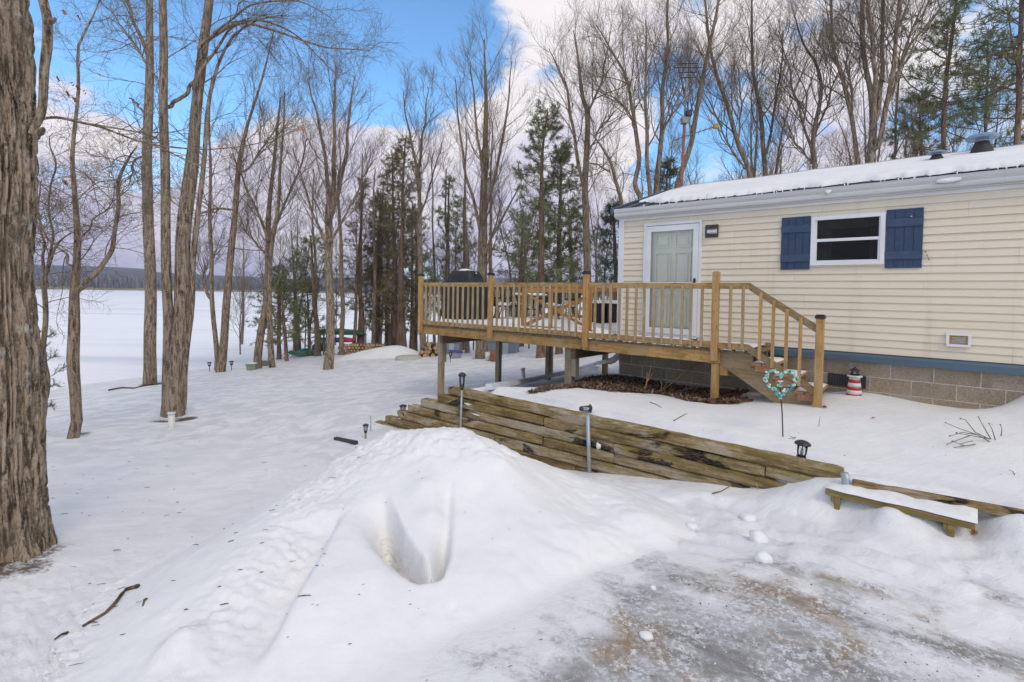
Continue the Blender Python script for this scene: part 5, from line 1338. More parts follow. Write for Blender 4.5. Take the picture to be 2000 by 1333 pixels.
# ------------------------------------------------------------------ litter under the deck
def leaf_litter():
    N = 5200; V = np.zeros((0, 3)); xs = []; P = np.array(LEAFP)[:, :2]; lo, hi = P.min(0), P.max(0)
    x = RG.uniform(lo[0], hi[0], N * 4); y = RG.uniform(lo[1], hi[1], N * 4)
    ok = (inpoly(x, y, LEAFP) + .12 * fbm(x * 2, y * 2, o=3) > -.03) & (inpoly(x, y, SNOWP) < .02); x, y = x[ok][:N], y[ok][:N]
    z = ground_z(x, y) + .008 + .02 * RG.random(len(x)); a = RG.uniform(0, 6.28, len(x)); s = RG.uniform(.018, .042, len(x)); n = len(x)
    tl = RG.normal(0, .5, (n, 2)); v = np.zeros((n, 4, 3))
    for q, (cx_, cy_) in enumerate(((-1, -.15), (0, -.55), (1, .1), (.05, .6))):
        ux = cx_ * np.cos(a) - cy_ * np.sin(a); uy = cx_ * np.sin(a) + cy_ * np.cos(a)
        v[:, q, 0] = x + ux * s; v[:, q, 1] = y + uy * s; v[:, q, 2] = z + s * (ux * tl[:, 0] + uy * tl[:, 1]) + (s * .35 if q in (0, 2) else 0)
    t = NT("leaf_litter_mix"); tn = t.attr("tone"); c = t.mix(tn, (.05, .028, .016), (.30, .19, .115)); t.col(c); t.b.inputs["Roughness"].default_value = .85
    red = t.attr("red"); t.col(t.mix(red, c, (.22, .075, .03)))
    me = npmesh("leaf_litter", v.reshape(-1, 3), np.arange(n * 4).reshape(-1, 4), t.m); attr(me, "tone", np.repeat(RG.random(n) ** 1.6, 4)); attr(me, "red", np.repeat(sstep(2.6, 4.0, x + RG.normal(0, .4, n)) * .8, 4))
    tag(link("leaf_litter", me), "dry brown leaf litter on bare ground under the deck", "leaf litter", kind="stuff")
leaf_litter()
def stems(name, label, cat, paths, mat, r0=.008, knob=None, group=None, Yd=None):
    """paths: lists of (px,py) on the picture, first one rooted on the ground"""
    root = hit(*paths[0][0]); t = thing(name, label, cat, root, 0, group); st_ = MB(); kb = MB()
    for i, path in enumerate(paths):
        pts = []; yy = root[1] + rnd.uniform(-.08, .08) if i else root[1]
        for j, (x, y) in enumerate(path): pts.append(aty(x, y, yy + .05 * j * rnd.uniform(-.6, 1)) - root)
        if i == 0: pts[0] = np.array([0, 0, -.03])
        st_.tube(pts, [r0 * (1 - .55 * j / (len(pts) - 1)) for j in range(len(pts))], 6)
        if knob: pebble(kb, pts[-1], knob)
    st_.obj("stem", M[mat], t, True)
    if knob: kb.obj("seed_head" if cat == "weed" else "bud", M['leaf2'] if cat == "weed" else M[mat], t)
    return t
stems("shrub_stems", "bare orange shrub stems standing up from leaf litter under the deck", "shrub", [[(1259, 765), (1263, 745), (1264, 728)], [(1260, 764), (1268, 730), (1276, 698)], [(1263, 748), (1270, 738), (1275, 730)], [(1257, 765), (1262, 750), (1266, 742)]], 'stem', .009, .012)
stems("shrub_stems", "bare orange shrub stems sprawling sideways beside the right deck support", "shrub", [[(1287, 766), (1325, 738), (1363, 711)], [(1328, 736), (1338, 726), (1347, 716)], [(1290, 767), (1335, 762), (1360, 757), (1375, 745)], [(1295, 767), (1325, 764), (1352, 756)], [(1340, 774), (1352, 767), (1362, 758)], [(1287, 766), (1297, 757), (1303, 747)], [(1291, 764), (1292, 752), (1291, 745)], [(1318, 770), (1330, 768), (1341, 757)], [(1300, 768), (1322, 771), (1345, 773)]], 'stem', .009, .012)
stems("dry_weed", "dead flower stalks bent over the snow near the right picture edge", "weed", [[(1942, 862), (1910, 850), (1875, 838), (1847, 826)], [(1932, 858), (1905, 845), (1885, 820), (1876, 818)], [(1935, 858), (1922, 835), (1911, 815)], [(1944, 860), (1938, 840), (1932, 828)], [(1955, 852), (1957, 840), (1954, 830)], [(1910, 850), (1880, 845), (1855, 852)], [(1930, 857), (1895, 851), (1868, 846)], [(1893, 852), (1870, 860), (1850, 868)], [(1905, 868), (1880, 872), (1856, 876)], [(1900, 862), (1882, 866), (1862, 870)], [(1895, 874), (1875, 868), (1860, 862)]], 'weed', .005, .009)
stems("dry_weed", "single dead weed stalk in the snow right of the heart stake", "weed", [[(1599, 834), (1600, 824), (1602, 814)]], 'weed', .004, .005)
stems("dry_weed", "small dead twig clump in the snow above the right end of the edging board", "weed", [[(1985, 926), (1978, 921), (1970, 918)], [(1985, 926), (1990, 920), (1996, 921)], [(1982, 924), (1976, 928), (1970, 927)]], 'weed', .004)
def stick(label, path, r, name="fallen_stick", mat='stick', side=True, group=None):
    pts = [np.array([*( (lambda q: (q[0], q[1], pile_z(q[0], q[1])))(hit(x, y)) )]) for x, y in path]; c = pts[0].copy(); mb = MB()
    P = [p - c + np.array([0, 0, r * .7]) for p in pts]; mb.tube(P, [r * (1 - .5 * i / (len(P) - 1)) for i in range(len(P))], 7)
    tag(mb.obj(name, M[mat], None, True, loc=c), label, "stick", group)
stick("crooked fallen branch lying on the trodden snow in the left foreground", [(270, 1166), (246, 1164), (238, 1170), (226, 1186), (206, 1203), (180, 1218), (162, 1228)], .013)
stick("short thin stick on the snow just below the crooked fallen branch", [(132, 1237), (120, 1242), (106, 1250)], .007)
stick("short upright looking twig on snow beside the plowed pile foot", [(286, 1207), (282, 1213), (279, 1224)], .008)
stick("thin twig lying on the snow in front of the timber wall", [(1392, 964), (1410, 960), (1424, 952)], .006)
stick("curved fallen branch beside the lakeside trunk", [(212, 764), (238, 759), (262, 760), (300, 752)], .035)
stick("small twig on the terrace snow below the orange stems", [(1270, 787), (1282, 791), (1292, 797)], .006); stick("thin forked twig on the terrace snow left of the heart stake", [(1316, 823), (1330, 815), (1341, 809)], .006)
def dry_leaf(px, py, s, lab):
    p = hit(px, py); V = []; n = 14
    for i in range(n):
        t = 2 * math.pi * i / n; r = s * (1.0 if i % 2 == 0 else .55) * (1.25 if i in (0, 7) else 1); V.append((r * math.cos(t), .7 * r * math.sin(t), .25 * s * math.cos(2 * t) + .02))
    mb = MB(); mb.add(V + [(0, 0, .006)], [(i, (i + 1) % n, n) for i in range(n)]); mb.tube([(s, 0, .01), (s * 1.9, .1 * s, .0)], .0025, 4)
    tag(mb.obj("dry_leaf", M['leaf'], None, loc=(p[0], p[1], p[2]), rot=(rnd.uniform(-.2, .2), rnd.uniform(-.2, .2), rnd.uniform(0, 6))), lab, "leaf")
dry_leaf(1550, 858, .028, "brown oak leaf on the snow beside the heart stake"); dry_leaf(1610, 797, .05, "curled brown leaf against the foot of the stair post"); dry_leaf(1707, 819, .024, "small brown leaf on the snow below the toy lighthouse"); dry_leaf(1905, 1044, .035, "reddish leaf by the right leg of the bench"); dry_leaf(1455, 883, .02, "brown leaf scrap on the top of the timber wall"); dry_leaf(1241, 1068, .018, "tiny dark leaf at the right foot of the plowed pile")
def chunk(px, py, s, lab, zsq=.75):
    p = hit(px, py); bm = bmesh.new(); bmesh.ops.create_icosphere(bm, subdivisions=3, radius=1.0)
    for v in bm.verts:
        k = 1 + .35 * fbm(np.array([v.co.x * 1.3 + px]), np.array([v.co.y * 1.3]), np.array([v.co.z * 1.3]), o=3)[0]; v.co *= k * s; v.co.z *= zsq
    me = bpy.data.meshes.new("snow_chunk"); bm.to_mesh(me); bm.free(); me.materials.append(M['snow2']); me.polygons.foreach_set("use_smooth", [True] * len(me.polygons))
    tag(link("snow_chunk", me, None, (p[0], p[1], p[2] + s * .2)), lab, "snow chunk")
chunk(1481, 1058, .066, "larger snow chunk lying at the edge of the icy driveway", .95); chunk(1491, 1094, .055, "smaller pointed snow chunk just below the larger one", .9); chunk(1275, 1150, .02, "small snow lump at the near edge of the ice"); chunk(1262, 1245, .035, "flat snow lump on the grey ice patch", .4); chunk(1460, 1015, .06, "rounded snow clod among the drifts", .6); chunk(1350, 1030, .05, "low snow clod left of the driveway ice", .5)
def debris():
    """bits of bark and twig blown over the crust"""
    mb = MB()
    us = [rnd.random() for i in range(150)]; pts = []
    for u in us:
        if u < .62: px, py = rnd.uniform(100, 700), rnd.triangular(790, 1330, 940)
        elif u < .8: px, py = rnd.uniform(1340, 2000), rnd.uniform(800, 930)
        else: px, py = rnd.uniform(520, 1080), rnd.uniform(1000, 1330)
        pts.append((px, py))
    HP = hits([q[0] for q in pts], [q[1] for q in pts])
    for u, p in zip(us, HP):
        z = max(p[2], _pile_only(p[0], p[1])); a = rnd.gauss(.35, .22); l = rnd.uniform(.005, .035) * (1 if u < .62 else .3); r = rnd.uniform(.001, .0028) * (1 if u < .62 else .7)
        q = np.array([p[0], p[1], z + r]); d = np.array([math.cos(a) * l, math.sin(a) * l, 0]); mb.tube([q - d, q + d * .1 + np.array([0, 0, r]), q + d], [r, r * 1.2, r * .6], 4)
    tag(mb.obj("bark_scraps", M['stick']), "dark bark scraps and twigs scattered over the snow crust", "debris", kind="stuff")
debris()

# ------------------------------------------------------------------ clutter between the trees by the shore
def place(px, py): p = hit(px, py); return p
def hull(L, w, h, over=True, n=16, m=9):
    V = []
    for i in range(n + 1):
        u = -1 + 2 * i / n; k = (1 - abs(u) ** 2.6)
        for j in range(m):
            t = math.pi * j / (m - 1); V.append((u * L / 2, w / 2 * k ** .8 * math.cos(t), h * (k ** .55) * math.sin(t) ** .8 + (.08 * h * abs(u) ** 3 if over else 0)))
    F = [(i * m + j, i * m + j + 1, (i + 1) * m + j + 1, (i + 1) * m + j) for i in range(n) for j in range(m - 1)]
    F += [(i * m, (i + 1) * m, (i + 1) * m + m - 1, i * m + m - 1) for i in range(n)]
    return V, F
def boat(label, px, py, Y, L, w, h, z, rz, mat, name="kayak", cat="kayak", roll=0.0):
    q = aty(px, py, Y); t = thing(name, label, cat, (q[0], q[1], q[2]), rz)
    V, F = hull(L, w, h); MB().add(V, F).obj("hull", M[mat], t, True)
    MB().tube([(-L / 2, 0, .02), (0, w / 2 + .004, 0), (L / 2, 0, .02)], .018, 6).obj("gunwale", M['black'], t); MB().tube([(-L * .42, 0, h * .62), (0, 0, h + .004), (L * .42, 0, h * .62)], .02, 6).obj("keel", M[mat], t)
    t.rotation_euler = (roll, 0, rz)
boat("overturned green canoe resting high on a rack among the shore trees", 662, 653, 30.0, 3.4, .85, .32, 0, -.15, 'canoe', "canoe", "canoe")
boat("blue kayak lying behind the woodpile among the trees", 648, 668, 29.5, 2.2, .6, .26, 0, -.1, 'kblue'); boat("purple kayak wedged beside the blue kayak", 668, 667, 29.2, 1.0, .5, .24, 0, .5, 'kpurple'); boat("small red kayak tip showing right of the purple kayak", 681, 668, 29.0, .8, .4, .22, 0, .3, 'kred')
rk_ = thing("canoe_rack", "low post rack carrying the green canoe", "rack", aty(662, 690, 29.9))
for sx in (-1.0, 1.0):
    for sy in (-.3, .3): MB().box((sx - .04, sy - .04, -.4), (sx + .04, sy + .04, 1.05)).obj("rack_post", M['support'], rk_)
    MB().box((sx - .04, -.5, 1.05), (sx + .04, .5, 1.12)).obj("rack_arm", M['support'], rk_)
p = place(597, 696)
tl = thing("plastic_sled", "teal plastic hull lying in the snow by the shore", "sled", (p[0], p[1], p[2]), .3); V, F = hull(1.3, .55, .42); MB().add(V, F).obj("hull", M['teal'], tl, True); MB().tube([(-.6, .05, .1), (0, .29, .03), (.6, .05, .1)], .03, 6).obj("rim", M['teal'], tl); MB().bbox((-.2, -.12, .40), (.25, .12, .46), .02).obj("seat", M['teal'], tl)
p = place(573, 699)
lc = thing("folded_lawn_chair", "collapsed lawn chair of teal webbing and pale tubes left of the teal sled", "chair", (p[0], p[1], p[2]), .1)
for k in range(6): MB().tube([(-.65 + k * .18, -.25, .0), (-.4 + k * .18, 0, .42 - k * .02), (-.05 + k * .16, .25, .04)], .022, 6).obj("frame_tube", M['logend'], lc)
mb = MB(); mb.add([(-.3, -.2, .30), (.55, -.24, .04), (.6, .2, .14), (-.2, .22, .42)], [(0, 1, 2, 3)]); mb.add([(-.3, -.2, .285), (.55, -.24, .025), (.6, .2, .125), (-.2, .22, .405)], [(3, 2, 1, 0)]); mb.obj("webbing", M['teal'], lc)
p = place(628, 690); dkb = thing("tarp_bundle", "dark tarp covered bundle between the shore trunks", "bundle", (p[0], p[1], p[2]), .2)
V = []; ns = 20
for k, (r_, zz) in enumerate(((.62, -.1), (.66, .2), (.58, .5), (.35, .68), (.08, .72))):
    for i in range(ns): t = 2 * math.pi * i / ns; f_ = 1 + .12 * math.sin(5 * t + k) + .06 * math.sin(11 * t); V.append((r_ * f_ * math.cos(t), .6 * r_ * f_ * math.sin(t), zz))
MB().add(V, [(k * ns + i, k * ns + (i + 1) % ns, (k + 1) * ns + (i + 1) % ns, (k + 1) * ns + i) for k in range(4) for i in range(ns)]).obj("tarp", M['cover'], dkb, True); MB().tube([(-.7, 0, .45), (0, .1, .66), (.7, 0, .4)], .02, 6).obj("cord", M['logend'], dkb)
def woodpile(label, px, py, nx, nz, rad_, rz, heap=False, dx=0):
    p = place(px, py); t = thing("woodpile", label, "woodpile", (p[0], p[1], p[2] - .05), rz)
    for k in range(nz):
        for i in range(nx - (k if heap else (k % 2))):
            r_ = rad_ * rnd.uniform(.75, 1.1); x = (i - nx / 2 + (k * .5 if heap else .5 * (k % 2))) * rad_ * 2 + rnd.uniform(-.015, .015); z = rad_ + k * rad_ * 1.75
            mb = MB(); sd_ = 7; V = []
            ang = rnd.uniform(0, 6)
            for y in (-.22 + rnd.uniform(-.05, .05), .24):
                for j in range(sd_): tt = ang + 2 * math.pi * j / sd_; V.append((r_ * math.cos(tt), y, r_ * math.sin(tt)))
            mb.add(V, [(j, (j + 1) % sd_, sd_ + (j + 1) % sd_, sd_ + j) for j in range(sd_)]); lg = mb.obj("log", M['bark_b'], t, loc=(x, rnd.uniform(-.03, .03), z), rot=(0, 0, rnd.uniform(-.5, .5) if heap else 0))
            mb = MB(); mb.add([(a * .97, y_ - .002 if q < sd_ else y_ + .002, c * .97) for q, (a, y_, c) in enumerate(V)], [tuple(reversed(range(sd_)))]); mb.v = mb.v[:sd_]; mb.obj("log_end", M['logend'], lg)
    return t
woodpile("stacked split firewood with pale ends behind the thin trunks", 722, 691, 12, 4, .085, .15); woodpile("darker stack of firewood left of the pale ended stack", 688, 692, 8, 4, .085, .35)
woodpile("loose heap of split logs in the snow left of the deck post", 846, 696, 6, 4, .10, .2, True)
p = place(798, 702); mb = MB(); mb.lathe([(.62, -.1), (.60, .10), (.52, .15), (.2, .18)], (0, 0, 0), 24); tag(mb.obj("well_lid", M['concrete'], None, True, loc=(p[0], p[1], p[2])), "tan half buried concrete lid in the yard snow", "lid")
mb = MB(); p = place(765, 695)
V = []; nn = 28
for j in range(nn):
    for i in range(nn): a, b = (i / (nn - 1) - .5) * 4.6, (j / (nn - 1) - .5) * 3.0; r2 = (a / 2.2) ** 2 + (b / 1.4) ** 2; V.append((a, b, .62 * math.exp(-1.6 * r2) - .12 + .03 * math.sin(a * 3 + b)))
mb.add(V, [(j * nn + i, j * nn + i + 1, (j + 1) * nn + i + 1, (j + 1) * nn + i) for j in range(nn - 1) for i in range(nn - 1)]); tag(mb.obj("snow_mound", M['snow2'], None, True, loc=(p[0], p[1], p[2])), "low rounded snow mound in front of the woodpile", "snow mound")
def tub(label, px, py, w, d, h, rz, mat, lidmat=None, name="planter", cat="planter", group=None):
    p = place(px, py); t = thing(name, label, cat, (p[0], p[1], p[2] - .03), rz, group)
    mb = MB(); q = .82; mb.add([(-w / 2 * q, -d / 2 * q, 0), (w / 2 * q, -d / 2 * q, 0), (w / 2 * q, d / 2 * q, 0), (-w / 2 * q, d / 2 * q, 0), (-w / 2, -d / 2, h), (w / 2, -d / 2, h), (w / 2, d / 2, h), (-w / 2, d / 2, h)], [(0, 3, 2, 1), (0, 1, 5, 4), (1, 2, 6, 5), (2, 3, 7, 6), (3, 0, 4, 7)]); mb.obj("tub", M[mat], t)
    MB().bbox((-w / 2 - .02, -d / 2 - .02, h - .03), (w / 2 + .02, d / 2 + .02, h + .012), .008).obj("rim", M[mat], t)
    if lidmat: mb = MB(); mb.bbox((-w / 2 - .03, -d / 2 - .03, h + .0125), (w / 2 + .03, d / 2 + .03, h + .07), .02); mb.obj("lid", M[lidmat], t, rot=(0.05, .08, 0))
    else: MB().bbox((-w / 2 * .92, -d / 2 * .92, h + .0125), (w / 2 * .92, d / 2 * .92, h + .05), .02).obj("snow_fill", M['snow2'], t)
tub("green planter tub left of the leaning pair of trunks", 492, 723, .40, .35, .30, .2, 'greenbin', group="green planters"); tub("green planter tub between the leaning pair of trunks", 518, 715, .36, .33, .28, .1, 'greenbin', group="green planters")
tub("grey storage tote with a blue lid in the snow below the deck", 889, 700, .55, .4, .30, .25, 'greybin', 'bluelid', "storage_tote", "tote")
p = place(966, 706); br = thing("rusty_barrel", "rust brown barrel beside the thick dark trunk", "barrel", (p[0], p[1], p[2])); MB().lathe([(.17, 0), (.19, .06), (.19, .36), (.18, .42)], (0, 0, 0), 20).obj("barrel_body", M['barrel'], br, True)
for z_ in (.08, .32): MB().lathe([(.192, z_), (.196, z_ + .01), (.192, z_ + .02)], (0, 0, 0), 20).obj("hoop", M['rust'], br)
p = place(955, 705); wb = thing("white_bucket", "white bucket standing against the rust brown barrel", "bucket", (p[0] - .04, p[1] + .05, p[2])); MB().lathe([(.11, 0), (.13, .34)], (0, 0, 0), 16).obj("bucket_body", M['pvc'], wb, True); MB().lathe([(.134, .32), (.138, .35), (.12, .352)], (0, 0, 0), 16).obj("rim", M['pvc'], wb)
def panelbox(label, px, py, L, D, h, rz, name, cat, n):
    p = place(px, py); t = thing(name, label, cat, (p[0], p[1], p[2] - .05), rz)
    MB().box((-L / 2 + .01, -D / 2 + .01, 0), (L / 2 - .01, D / 2 - .01, h)).obj("body", M['shed'], t)
    for k in range(n): MB().bbox((-L / 2 + k * L / n + .008, -D / 2 - .012, .03), (-L / 2 + (k + 1) * L / n - .008, -D / 2 + .0095, h - .03), .004).obj("panel", M['shedlight'] if k == n - 2 else M['shed'], t)
    for k in range(2): MB().bbox((L / 2 - .0095, -D / 2 + .03 + k * D / 2, .03), (L / 2 + .012, -D / 2 + (k + 1) * D / 2 - .03, h - .03), .004).obj("panel", M['shed'], t)
    MB().bbox((-L / 2 - .05, -D / 2 - .05, h + .001), (L / 2 + .05, D / 2 + .05, h + .06), .01).obj("lid", M['shed'], t)
    V = []; nn = 12
    for j in range(nn):
        for i in range(nn): u, v = i / (nn - 1) - .5, j / (nn - 1) - .5; e = max(abs(u), abs(v)) * 2; V.append((u * L * 1.03, v * D * 1.03, h + .062 + .10 * (1 - e ** 6)))
    MB().add(V, [(j * nn + i, j * nn + i + 1, (j + 1) * nn + i + 1, (j + 1) * nn + i) for j in range(nn - 1) for i in range(nn - 1)]).obj("snow_cap", M['snow2'], t, True)
panelbox("long grey panelled storage box behind the trees under the deck view", 980, 690, 1.5, .9, .62, -.25, "storage_box", "storage box", 5); panelbox("pale grey storage cabinet left of the dark trunk", 884, 691, .85, .6, .62, -.1, "storage_box", "storage box", 3)
# antenna mast behind the roof
a0 = aty(1331, 372, 16.5); a1 = aty(1342, 122, 16.5); bz = gz(a0[0], a0[1]); adir = (a1 - a0) / np.linalg.norm(a1 - a0)
base = a0 + adir * ((bz - a0[2]) / adir[2])
am = thing("antenna_mast", "tall rusty antenna mast rising behind the snowy roof", "antenna", base)
L0 = np.zeros(3); L1 = a0 - base + adir * 2.2; L2 = a1 - base
MB().tube([L0 - adir * .3, L1], .05, 8).obj("mast", M['rust'], am, True); MB().tube([L1, L2], .03, 8).obj("mast_top", M['mastgrey'], am, True)
def at_(py): return aty(1331 + (372 - py) * 11 / 250, py, 16.5) - base
for py, l in ((128, .30), (136, .45), (145, .28), (155, .2)):
    c = at_(py); MB().tube([c - np.array([l, .1, 0]), c + np.array([l, -.1, .02])], .014, 6).obj("dipole", M['blackm'], am)
c = at_(236); MB().box(tuple(c - .10), tuple(c + .10), bev=.01).obj("rotor", M['mastgrey'], am); c2 = at_(222) + np.array([.12, 0, 0]); MB().box(tuple(c2 - .09), tuple(c2 + .09), bev=.01).obj("bracket", M['blackm'], am)
c = at_(268); e = aty(1398, 247, 16.0) - base; s_ = c - (e - c) * .35; MB().tube([s_, e], .02, 6).obj("boom", M['mastgrey'], am)
for k in range(9):
    q = s_ + (e - s_) * (k / 8); l = .42 - .025 * k; MB().tube([q - np.array([.25 * l, l, .0]), q + np.array([.25 * l, l, .0])], .010, 5).obj("element", M['mastgrey'], am)
MB().box(tuple(e - .07), tuple(e + .07), bev=.01).obj("reflector", M['yellow'], am)

# loose grit and ice chips on the driveway
def grit():
    N = 2600; x = RG.uniform(-.4, 4.6, N * 3); y = RG.uniform(1.2, 4.2, N * 3); d = inpoly(x, y, ICE) + .25 * fbm(x * 2, y * 2, o=3)
    ok = d > RG.uniform(-.05, .5, N * 3); x, y = x[ok][:N], y[ok][:N]; n = len(x); z = ground_z(x, y); s = .0018 + .005 * RG.random(n) ** 4
    base = np.array([(1, 0, 0), (0, 1, 0), (-1, 0, 0), (0, -1, 0), (0, 0, 1)]); v = base[None] * RG.uniform(.6, 1.4, (n, 5, 3)) * s[:, None, None]; v[:, 4, :2] += RG.normal(0, .3, (n, 2)) * s[:, None]
    v = v + np.stack([x, y, z], 1)[:, None]; f = np.array([(0, 1, 4), (1, 2, 4), (2, 3, 4), (3, 0, 4)])[None] + (np.arange(n) * 5)[:, None, None]
    t = NT("grit_mix"); tn = t.attr("tone"); cr = t.node("ShaderNodeValToRGB"); t.lk(tn, cr.inputs[0]); cr.color_ramp.elements[0].color = (.07, .055, .04, 1); cr.color_ramp.elements[1].color = (.78, .78, .78, 1)
    e_ = cr.color_ramp.elements.new(.45); e_.color = (.22, .16, .10, 1); e_ = cr.color_ramp.elements.new(.6); e_.color = (.68, .68, .68, 1); t.col(cr.outputs[0]); t.b.inputs["Roughness"].default_value = .5
    me = npmesh("driveway_grit", v.reshape(-1, 3), f.reshape(-1, 3), t.m); attr(me, "tone", np.repeat(RG.random(n), 5)); tag(link("driveway_grit", me), "loose grit and ice chips on the icy driveway", "grit", kind="stuff")
grit()
# ------------------------------------------------------------------ trees
def catmull(P, n):
    P = np.asarray(P, float); m = len(P)
    if m == 2: return P[0] + (P[1] - P[0]) * np.linspace(0, 1, n)[:, None]
    Q = np.vstack([2 * P[0] - P[1], P, 2 * P[-1] - P[-2]]); L = np.r_[0, np.cumsum(np.linalg.norm(np.diff(P, axis=0), axis=1))]
    u = np.linspace(0, L[-1], n); k = np.clip(np.searchsorted(L, u, side='right') - 1, 0, m - 2); t = ((u - L[k]) / np.maximum(L[k + 1] - L[k], 1e-9))[:, None]
    a, b, c, d = Q[k], Q[k + 1], Q[k + 2], Q[k + 3]
    return .5 * ((2 * b) + (-a + c) * t + (2 * a - 5 * b + 4 * c - d) * t ** 2 + (-a + 3 * b - 3 * c + d) * t ** 3)
def norm(v): return v / np.maximum(np.linalg.norm(v, axis=-1, keepdims=True), 1e-9)
class Wood:
    """collects bundles of branch centre lines and sweeps them into tubes"""
    def __init__(s): s.V = []; s.F = []; s.n = 0
    def add(s, P, R, sides):
        P = np.asarray(P, float); R = np.asarray(R, float); B, n, _ = P.shape
        Tn = norm(np.gradient(P, axis=1)); a = np.zeros_like(Tn)
        ref = np.where(np.abs(Tn[:, :1, 2:3]) > .9, np.array([1., 0, 0]), np.array([0, 0, 1.]))
        cur = norm(np.cross(Tn[:, 0], np.broadcast_to(ref[:, 0], (B, 3))))
        for i in range(n):
            cur = norm(cur - Tn[:, i] * (cur * Tn[:, i]).sum(-1, keepdims=True)); a[:, i] = cur
        b = np.cross(Tn, a); th = 2 * np.pi * np.arange(sides) / sides
        V = P[:, :, None] + R[:, :, None, None] * (a[:, :, None] * np.cos(th)[None, None, :, None] + b[:, :, None] * np.sin(th)[None, None, :, None])
        i, j = np.meshgrid(np.arange(n - 1), np.arange(sides), indexing='ij'); j2 = (j + 1) % sides
        f = np.stack([i * sides + j, i * sides + j2, (i + 1) * sides + j2, (i + 1) * sides + j], -1).reshape(-1, 4)
        F = f[None] + (np.arange(B) * n * sides)[:, None, None] + s.n
        s.V.append(V.reshape(-1, 3)); s.F.append(F.reshape(-1, 4)); s.n += B * n * sides
    def obj(s, name, mat, parent, org, smooth=True):
        if not s.n: return None
        V = np.concatenate(s.V) - np.asarray(org); return link(name, npmesh(name, V, np.concatenate(s.F), mat, smooth), parent)
def sprout(rg, P, R, m, t0, t1, ang, length, nseg, trop, wig, rfrac, rmin, taper=.25, prof=None, up=(0, 0, 1)):
    """m children on every parent line; returns their lines and radii"""
    B, n, _ = P.shape
    t = (np.arange(m)[None] + rg.random((B, m))) / m * (t1 - t0) + t0
    x = t * (n - 1); k = np.clip(x.astype(int), 0, n - 2); f = (x - k)[..., None]; bi = np.arange(B)[:, None]
    st_ = P[bi, k] * (1 - f) + P[bi, k + 1] * f; tg = norm(P[bi, k + 1] - P[bi, k]); rp = R[bi, k] * (1 - f[..., 0]) + R[bi, k + 1] * f[..., 0]
    az = (np.arange(m)[None] * 2.399 + rg.random((B, 1)) * 6.28 + rg.normal(0, .4, (B, m)))
    ref = np.where(np.abs(tg[..., 2:3]) > .95, np.array([1., 0, 0]), np.array([0, 0, 1.])); a = norm(np.cross(tg, ref)); b = np.cross(tg, a)
    an = ang * (1 + rg.normal(0, .18, (B, m)))[..., None]
    d = norm(tg * np.cos(an) + (a * np.cos(az)[..., None] + b * np.sin(az)[..., None]) * np.sin(an))
    L = length * rg.uniform(.6, 1.15, (B, m)) * (prof(t) if prof else 1.0)
    d = d.reshape(-1, 3); L = L.reshape(-1); st_ = st_.reshape(-1, 3); rp = rp.reshape(-1)
    r0 = np.maximum(np.minimum(rp * .6, L * rfrac), rmin); C = len(L); Q = np.zeros((C, nseg + 1, 3)); Q[:, 0] = st_; upv = np.array(up, float); step = (L / nseg)[:, None]
    wv = rg.normal(0, 1, (C, 3))
    for i in range(nseg):
        wv = .5 * wv + rg.normal(0, 1, (C, 3)); d = norm(d + upv * trop + wv * wig); Q[:, i + 1] = Q[:, i] + d * step
    RR = np.maximum(r0[:, None] * (1 - (1 - taper) * np.linspace(0, 1, nseg + 1)[None]), rmin * .55)
    return Q, RR
def stem_from_px(path, Y, wid, n=26, rg=None, lean=0.0, wob=.0):
    """a stem traced in plan: points at depth Y (with a little lean in depth), radius from apparent width"""
    P = []
    for i, (x, y) in enumerate(path):
        yy = Y + lean * i / max(1, len(path) - 1); P.append(aty(x, y, yy))
    P = np.array(P); Q = catmull(P, n)
    L = np.r_[0, np.cumsum(np.linalg.norm(np.diff(P, axis=0), axis=1))]; Lq = np.r_[0, np.cumsum(np.linalg.norm(np.diff(Q, axis=0), axis=1))]
    w = np.interp(Lq / Lq[-1], L / L[-1], np.asarray(wid, float)) / 1000 * Y / 2 / math.sqrt(1 + ((path[0][0] - 1000) / 1000) ** 2)
    if wob and rg is not None:
        s = np.linspace(0, 9, n); Q[1:-1, :2] += wob * np.stack([vnoise(s * .7 + rg.random() * 50, s * 0), vnoise(s * .7 + rg.random() * 50, s * 0 + 5)], 1)[1:-1]
    return Q, w
def flare(Q, w, amt=.45, h=.5):
    z = Q[:, 2] - Q[0, 2]; return w * (1 + amt * np.exp(-np.maximum(z, 0) / h * 2.2))
def bark_trunk(wd, Q, w, sides=14, rough=.06, seed=0):
    wd.add(Q[None], w[None], sides)
    V = wd.V[-1]; c = np.repeat(Q, sides, axis=0); r = norm(V - c); rr = np.repeat(w, sides)
    V += r * (rr * rough * (1.2 * fbm(V[:, 0] * 7 + seed, V[:, 1] * 7, V[:, 2] * 1.1, o=3)))[:, None]
CR_STD = dict(n1=13, a1=.75, l1=2.6, n2=7, a2=.6, l2=1.1, n3=5, a3=.6, l3=.5, trop1=.10, trop2=.08, wig=.16)
